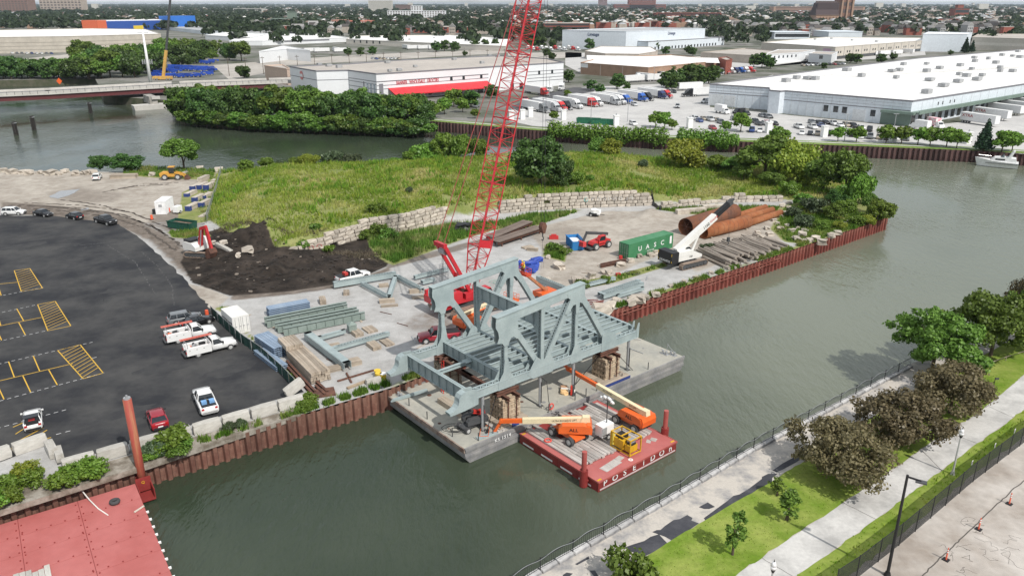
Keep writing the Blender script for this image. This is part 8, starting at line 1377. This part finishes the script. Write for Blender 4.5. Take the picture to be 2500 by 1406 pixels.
for i,(u,v,h) in enumerate(((1388,202,8),(1442,222,6),(1506,218,9),(1465,232,6),(1530,222,5),(1625,218,10),(1650,215,12),(1680,212,13),(1705,208,12),(1730,205,11),(1640,222,9),(1335,140,8),(1348,148,7),(1320,118,12),(1300,118,11),(1350,118,10),(1440,124,12),(1570,120,10),(1600,122,9),(1625,135,8),(1690,137,8),(1680,132,8),(1840,165,10),(1860,165,11),(1880,168,9),(2090,156,8),(2150,156,8),(2180,148,7),(2010,170,5),(2075,155,8),(1065,128,11),(1085,126,11),(1110,126,10),(1160,120,10),(1185,120,10),(1210,118,10),(850,138,8),(880,138,8),(910,135,8),(1135,138,5),(1150,262,8),(1200,240,7),(2320,136,5),(1745,196,9))):tree('lotdark',P(u,v,FARZ),h,'dark green tree between the far warehouses and lots','trees between the far warehouses',h*.95,None,'tree')
for u,v,h in ((2400,368,10),(2355,130,14),(2372,128,11),(2418,118,15),(2440,114,12),(2400,120,9)):tree('conifer',P(u,v,FARZ),h,'dark pointed conifer by the right hand warehouses' if v<200 else 'dark conifer on the river walk near the yacht','conifers by the warehouses' if v<200 else 'conifers near the yacht',h*.55,None,'conifer_tree')
for i,(u,v,c_) in enumerate([(1290+11*k,121+(k%3)*2,('white','white','bright red','white')[k%4]) for k in range(12)]+[(1560+13*k,196-k*1.0,('white','silver','bright red','white')[k%4]) for k in range(8)]+[(1750+12*k,182-k*.6,('bright blue','white','bright red','white','navy')[k%5]) for k in range(8)]):tractor(c_,P(u,v,FARZ),va+rnd.uniform(-.3,.3),f"{c_} tractor unit parked in the lots between the far depots",f"{c_} tractor units between the depots")
for i,(u,v) in enumerate([(1570+26*k,200-k*1.5) for k in range(4)]+[(1890+30*k,152-k) for k in range(5)]+[(2080+30*k,140-k*1.6) for k in range(6)]+[(780+24*k,128) for k in range(4)]+[(1000+26*k,121) for k in range(4)]):trailer(P(u,v,FARZ),va+rnd.choice((0,1.57)),'small white trailer standing among the far depots','trailers among the far depots')
for i,(u,v) in enumerate([(910+9*k,145+(k%2)) for k in range(8)]+[(650+10*k,133) for k in range(8)]+[(1960+11*k,162-k*.4) for k in range(10)]+[(30+12*k,132+k*.1) for k in range(9)]):c_=pick();car('suv',c_,u,v,u+6,v+1,f'tiny {c_} car parked among the far depots',FARZ,f'{c_} cars among the far depots',True)
for i in range(18):q=P(560+42*i,186-2.2*i if i<9 else 168-1.5*(i-9),FARZ);t=thing('utility_pole','thin wooden utility pole along the far rail yard','pole',tuple(q),0,'utility poles of the rail yard');MB().tube((0,0,0),(0,0,11),.2,.14,n=6).build('pole',bark,t);MB().bb(-1.3,1.3,-.08,.08,10,10.25).build('cross_arm',bark,t)
STRIP=[]
for i,(u,v) in enumerate([(rt_.uniform(500,1260),rt_.uniform(86,112)) for k in range(40)]+[(rt_.uniform(1250,1420),rt_.uniform(84,118)) for k in range(26)]+[(rt_.uniform(1720,1880),rt_.uniform(76,112)) for k in range(24)]+[(rt_.uniform(2240,2520),rt_.uniform(96,116)) for k in range(16)]+[(rt_.uniform(-60,420),rt_.uniform(62,74)) for k in range(46)]):
 q=P(u,v,FARZ);STRIP.append((q.x,q.y))
roofd=M('dark_shingle',(.10,.09,.085),.9,rand=.35,scale=.3);roofb=M('brown_shingle',(.20,.15,.12),.9,rand=.3,scale=.3);pale_c=M('pale_concrete_wall',(.55,.53,.48),.85,scale=.05,var=.08);tanb=M('tan_block_wall',(.42,.35,.29),.85,scale=.05,var=.1)
def tower(label,ua,ub,vb,vt,depth,wall,rows=0,cols=0,roof=None,name='city_building',wm=None):
 a_,b_=P(ua,vb,FARZ),P(ub,vb,FARZ);h=hfor((ua+ub)/2,vb,vt);n0=Vector((-(b_-a_).y,(b_-a_).x,0)).normalized();t=thing(name,label,'building',(a_.x,a_.y,FARZ),ang(a_,b_));L=(b_-a_).length
 MB().bb(0,L,0,depth,0,h).build('wall',wall,t);MB().bb(-.5,L+.5,-.5,depth+.5,h,h+h*.03+.4).build('roof',roof or wall,t)
 for i in range(rows):
  z=h*(i+.55)/rows
  if cols:
   wme=MB().bb(-L/cols*.3,L/cols*.3,-.15,.05,-h/rows*.28,h/rows*.28).mesh('window',wm or winm)
   for j in range(cols):link('window',wme,t,(L*(j+.5)/cols,0,z))
  else :MB().bb(L*.02,L*.98,-.15,.05,z-h/rows*.25,z+h/rows*.25).build('window_band',wm or winm,t)
 return t,L,h
wbr=M('brown_window',(.10,.075,.07),.3)
tower('brown brick tower with window grid at the left edge',-40,72,34,-8,60,brownb,8,14,wm=wbr);tower('tan stone block with rows of dark windows',100,202,30,-3,60,tanb,5,12,wm=wbr);tower('pale high rise slab near the centre of the skyline',900,958,28,3,30,pale_c,12,0,wm=M('slab_window',(.30,.29,.26)));tower('white grid windowed block behind the houses',946,1087,47,28,40,wallw,4,22,wm=wbr);tower('upper storeys of the white grid block',1004,1030,45,16,30,wallw,6,4,wm=wbr);tower('reddish brown block beside the pale high rise',966,1004,28,13,40,brownb,5,0,wm=wbr)
tower('salmon walled school, narrow left wing',811,842,71,51,40,pinkw,3,5);tower('salmon and red school, long right wing',846,906,73,53,40,M('school_red',(.58,.20,.14),.8),3,9,wm=white);tower('dull green long block left of the school',660,775,62,47,50,M('green_block',(.17,.22,.18),.8),2,0);tower('square green stair tower of the long block',703,721,63,31,20,M('green_block',(1,1,1)));tower('long low red brick school behind the rail yard',1010,1178,81,67,40,brickr,2,14,rooft);tower('long red brick building right of the boom',1328,1440,73,58,40,brickr,2,0,rooft);tower('red brick school with flat wings in the houses',1602,1760,49,33,60,brickr,3,0);tower('dark red hospital tower on the skyline',1461,1482,16,-2,60,brickr,6,0,wm=wbr);tower('dark red stepped hospital block',1536,1600,26,1,90,brickr,5,0,wm=wbr);tower('low dark red wing of the hospital',1500,1625,26,12,90,brickr,3,0,wm=wbr);tower('long tan mill building with many windows',1888,2110,34,18,60,M('tan_mill',(.42,.27,.20),.85),3,0,wm=wbr);tower('pale blue low factory behind the beige cold store',1890,1976,96,80,40,bwhite,1,0);tower('pale blue hall under the church',2022,2104,93,79,60,bwhite,0);tower('tall pale building in the left trees',570,640,30,22,60,pale_c,2,0)
t,L,h=tower('brown stone church nave with steep dark roof',1990,2046,58,38,45,brickt,0,name='church');MB().side([(0,h),(L,h),(L,h+26),(L*.1,h+26)],8,37).add([(-1,-1,h),(L,-1,h),(L,22,h+30),(L*.08,22,h+30),(-1,46,h),(L,46,h)],[(0,1,2,3),(5,4,3,2),(0,3,4)]).build('steep_roof',M('church_slate',(.07,.05,.05),.9),t)
for k in range(7):MB().bb(L*(k+.3)/7,L*(k+.5)/7,-3,0,0,h*.8).build('buttress',brickt,t)
t,L,h=tower('tall square brown stone church tower',2046,2080,54,-14,40,M('church_stone',(.22,.12,.085),.9),4,0,name='church_tower',wm=wbr)
for k in range(3):MB().bb(L*(.08+.38*k),L*(.2+.38*k),-3,0,0,h*.9).build('buttress',brickt,t)
tower('small red brick church far right',2328,2362,50,22,30,brickr,2,0,roofd);tower('twin turret of the small red church',2333,2347,48,14,15,brickr,0)
def make_house(k):
 r=random.Random(k);t=thing('house_proto','x','house');w,d,h=7.5,r.uniform(13,20),r.uniform(6,8.5);wm=[tanl,brickr,M('house_cream',(.58,.55,.49),.8,rand=.15),M('house_grey',(.40,.40,.40),.8,rand=.2),brickt][k%5];MB().bb(-w/2,w/2,-d/2,d/2,0,h).build('wall',wm,t)
 if k%3!=1:MB().add([(-w/2-.4,-d/2-.4,h),(w/2+.4,-d/2-.4,h),(w/2+.4,d/2+.4,h),(-w/2-.4,d/2+.4,h),(0,-d/2-.4,h+3.6),(0,d/2+.4,h+3.6)],[(0,4,5,3),(4,1,2,5),(0,1,4),(3,5,2)]).build('roof',[roofd,roofb,M('grey_shingle',(.30,.29,.28),.9,rand=.3)][k%3],t)
 else :MB().bb(-w/2-.2,w/2+.2,-d/2-.2,d/2+.2,h,h+.7).build('roof',rooft,t)
 wme=MB().bb(-.5,.5,-.08,.06,-.8,.8).mesh('window',winm)
 for z in (2.2,5.2):
  for x in (-2.2,0,2.2):link('window',wme,t,(x,-d/2,z))
 return t
HP=[make_house(k) for k in range(9)];used=[False]*9;rh=random.Random(21);nh=0;HV,HF,HM=[],[],[];FP=[(f['c'],max(p.length for p in f['w'])+6) for f in NB];base=MB()
def dens(u,v):
 return 0 if v>96 and u>1850 else .2 if u<650 else .5 if u<1200 else .8
spots=[]
for i in range(8200):
 d=900*math.exp(rh.random()*2.3);xx=rh.uniform(-.78,.82)*d;c_,s_=math.cos(PITCH),math.sin(PITCH);zc=d*c_+CAM_H*s_;u=1250+FPX*xx/zc;v=703-FPX*(d*s_-CAM_H*c_)/zc
 lim=74 if u<500 else 86 if u<1250 else 72 if u<1790 else 90 if u<2260 else 84
 if v<lim and rh.random()<dens(u,v):spots.append((d,xx,u,v))
spots.sort();th_=R_(8)
for d,xx,u,v in spots:
 gx,gy=round(xx/11)*11,round(d/26)*26;gx2=gx*math.cos(th_)-0*gy;q=(gx+rh.uniform(-1,1),gy+rh.uniform(-3,3),FARZ)
 if nh<290:
  k=rh.randrange(9);s=rh.uniform(.85,1.25)
  if not used[k]:t=HP[k];used[k]=True;t.location=q
  else :t=copy_tree(HP[k],q)
  t.rotation_euler=(0,0,rh.choice((0,0,1.571))+.05);t.scale=(s,s,s*rh.uniform(.85,1.2));t.name='house';tag(t,['tan','red brick','cream','grey','brown brick'][k%5]+(' gabled house' if k%3!=1 else ' flat roofed house')+' in the streets beyond the warehouses','house',['tan','red brick','cream','grey','brown brick'][k%5]+' houses beyond the warehouses');nh+=1
 else :
  base.mat(rh.randrange(5));w,l,h=rh.uniform(7,14),rh.uniform(12,34),rh.uniform(6,11);base.box((q[0],q[1],FARZ+h/2),(w,l,h),rh.choice((0,1.571)));base.mat(5+rh.randrange(5));base.box((q[0],q[1],FARZ+h+1.2),(w*.98,l*.98,2.4),0,.35)
tag(base.build('far_houses',[tanl,brickr,M('house_cream',(1,1,1)),M('house_grey',(1,1,1)),brickt,roofd,roofb,rooft,roofg,M('far_white_roof',(.66,.65,.63),.8)]),'mass of small roofs fading towards the horizon','houses',None,'stuff')
rt2=np.random.RandomState(31);cl=[];nt_=0
n=15000;D_=860*np.exp(rt2.rand(n)*3.3);XX=rt2.uniform(-.80,.84,n)*D_;ZC=D_*math.cos(PITCH)+CAM_H*math.sin(PITCH);U_=1250+FPX*XX/ZC;V_=703-FPX*(D_*math.sin(PITCH)-CAM_H*math.cos(PITCH))/ZC;LIM=np.where(U_<500,76,np.where(U_<1250,88,np.where(U_<1790,72,np.where(U_<2260,90,84))));KP=(V_<LIM)&(rt2.rand(n)<np.where(U_<650,1,np.where(U_<1250,.85,.5)));o_=np.argsort(D_[KP]);TX,TY=XX[KP][o_],D_[KP][o_]
TX=np.concatenate([[p[0] for p in STRIP],TX]);TY=np.concatenate([[p[1] for p in STRIP],TY])
bl=[(x,y,FARZ+6.5*s,6.5*s*g,6.5*s*g,6.5*s) for x,y,s,g in zip(TX,TY,rt2.uniform(.7,1.25,len(TX)),1+TY/5000)]
k=len(bl);per=34;B_=np.repeat(np.array(bl),per,0);n=len(B_);d=rt2.normal(size=(n,3));d[:,2]=np.abs(d[:,2])*1.1-.25;d/=np.linalg.norm(d,axis=1)[:,None];c=B_[:,:3]+d*B_[:,3:6]*(.75+.3*rt2.rand(n))[:,None];nn=d+rt2.normal(size=(n,3))*.4;nn/=np.linalg.norm(nn,axis=1)[:,None];t_=np.cross(nn,rt2.normal(size=(n,3)));t_/=np.linalg.norm(t_,axis=1)[:,None];b_=np.cross(nn,t_);s=(B_[:,3]*.34*(.7+.6*rt2.rand(n)))[:,None]
V=np.stack([c-t_*s,c+b_*s,c+t_*s,c-b_*s],1).reshape(-1,3);tag(link('far_wood',npmesh('far_wood',V,np.arange(4*n).reshape(-1,4),GL['city'])),'belt of dark trees covering the far city to the horizon','trees',None,'stuff')
sk=MB();r=random.Random(8)
for i in range(46):d=r.uniform(5000,14000);x=r.uniform(-.7,.7)*d;h=r.choice((20,26,34,45,38))*(1.2 if i%9==0 else 1);sk.bb(x,x+r.uniform(20,70),d,d+30,FARZ,FARZ+min(h,54))
tag(sk.build('far_towers',pale_c),'pale faint towers along the horizon','towers',None,'stuff')
hm=bpy.data.materials.new('haze_air');hm.use_nodes=True;hn=hm.node_tree;hn.nodes.clear();ho=hn.nodes.new('ShaderNodeOutputMaterial');hv_=hn.nodes.new('ShaderNodeVolumePrincipled');hv_.inputs['Color'].default_value=(.74,.84,.95,1);hv_.inputs['Density'].default_value=4e-5;hv_.inputs['Anisotropy'].default_value=.2;hn.links.new(hv_.outputs[0],ho.inputs['Volume'])
hz=MB().bb(-25000,25000,-300,30500,-4.6,68).build('haze',hm);tag(hz,'thin pale air over the whole place','haze',None,'stuff')
ORD='first second third fourth fifth sixth seventh eighth ninth tenth eleventh twelfth thirteenth fourteenth fifteenth sixteenth seventeenth eighteenth nineteenth twentieth'.split()
for g,f in (('small trees on the far river walk','{} small green tree along the far river walk counted from the boom'),('lamp poles in the far truck yard','{} slim grey lamp pole in the far truck yard counted from the boom'),('utility poles of the rail yard','{} thin wooden utility pole along the rail yard counted from the bridge'),('weeds over the piling','{} weedy bush over the piling below the concrete blocks, counted from the barge end'),('cars at the grocery store','{} car parked at the grocery store front counted from the left')):
 L=sorted((o for o in COL.objects if o.get('group')==g and o.parent is None),key=lambda o:o.location.x/max(1,o.location.y))
 for k,o in enumerate(L):o['label']=f.format(ORD[k])
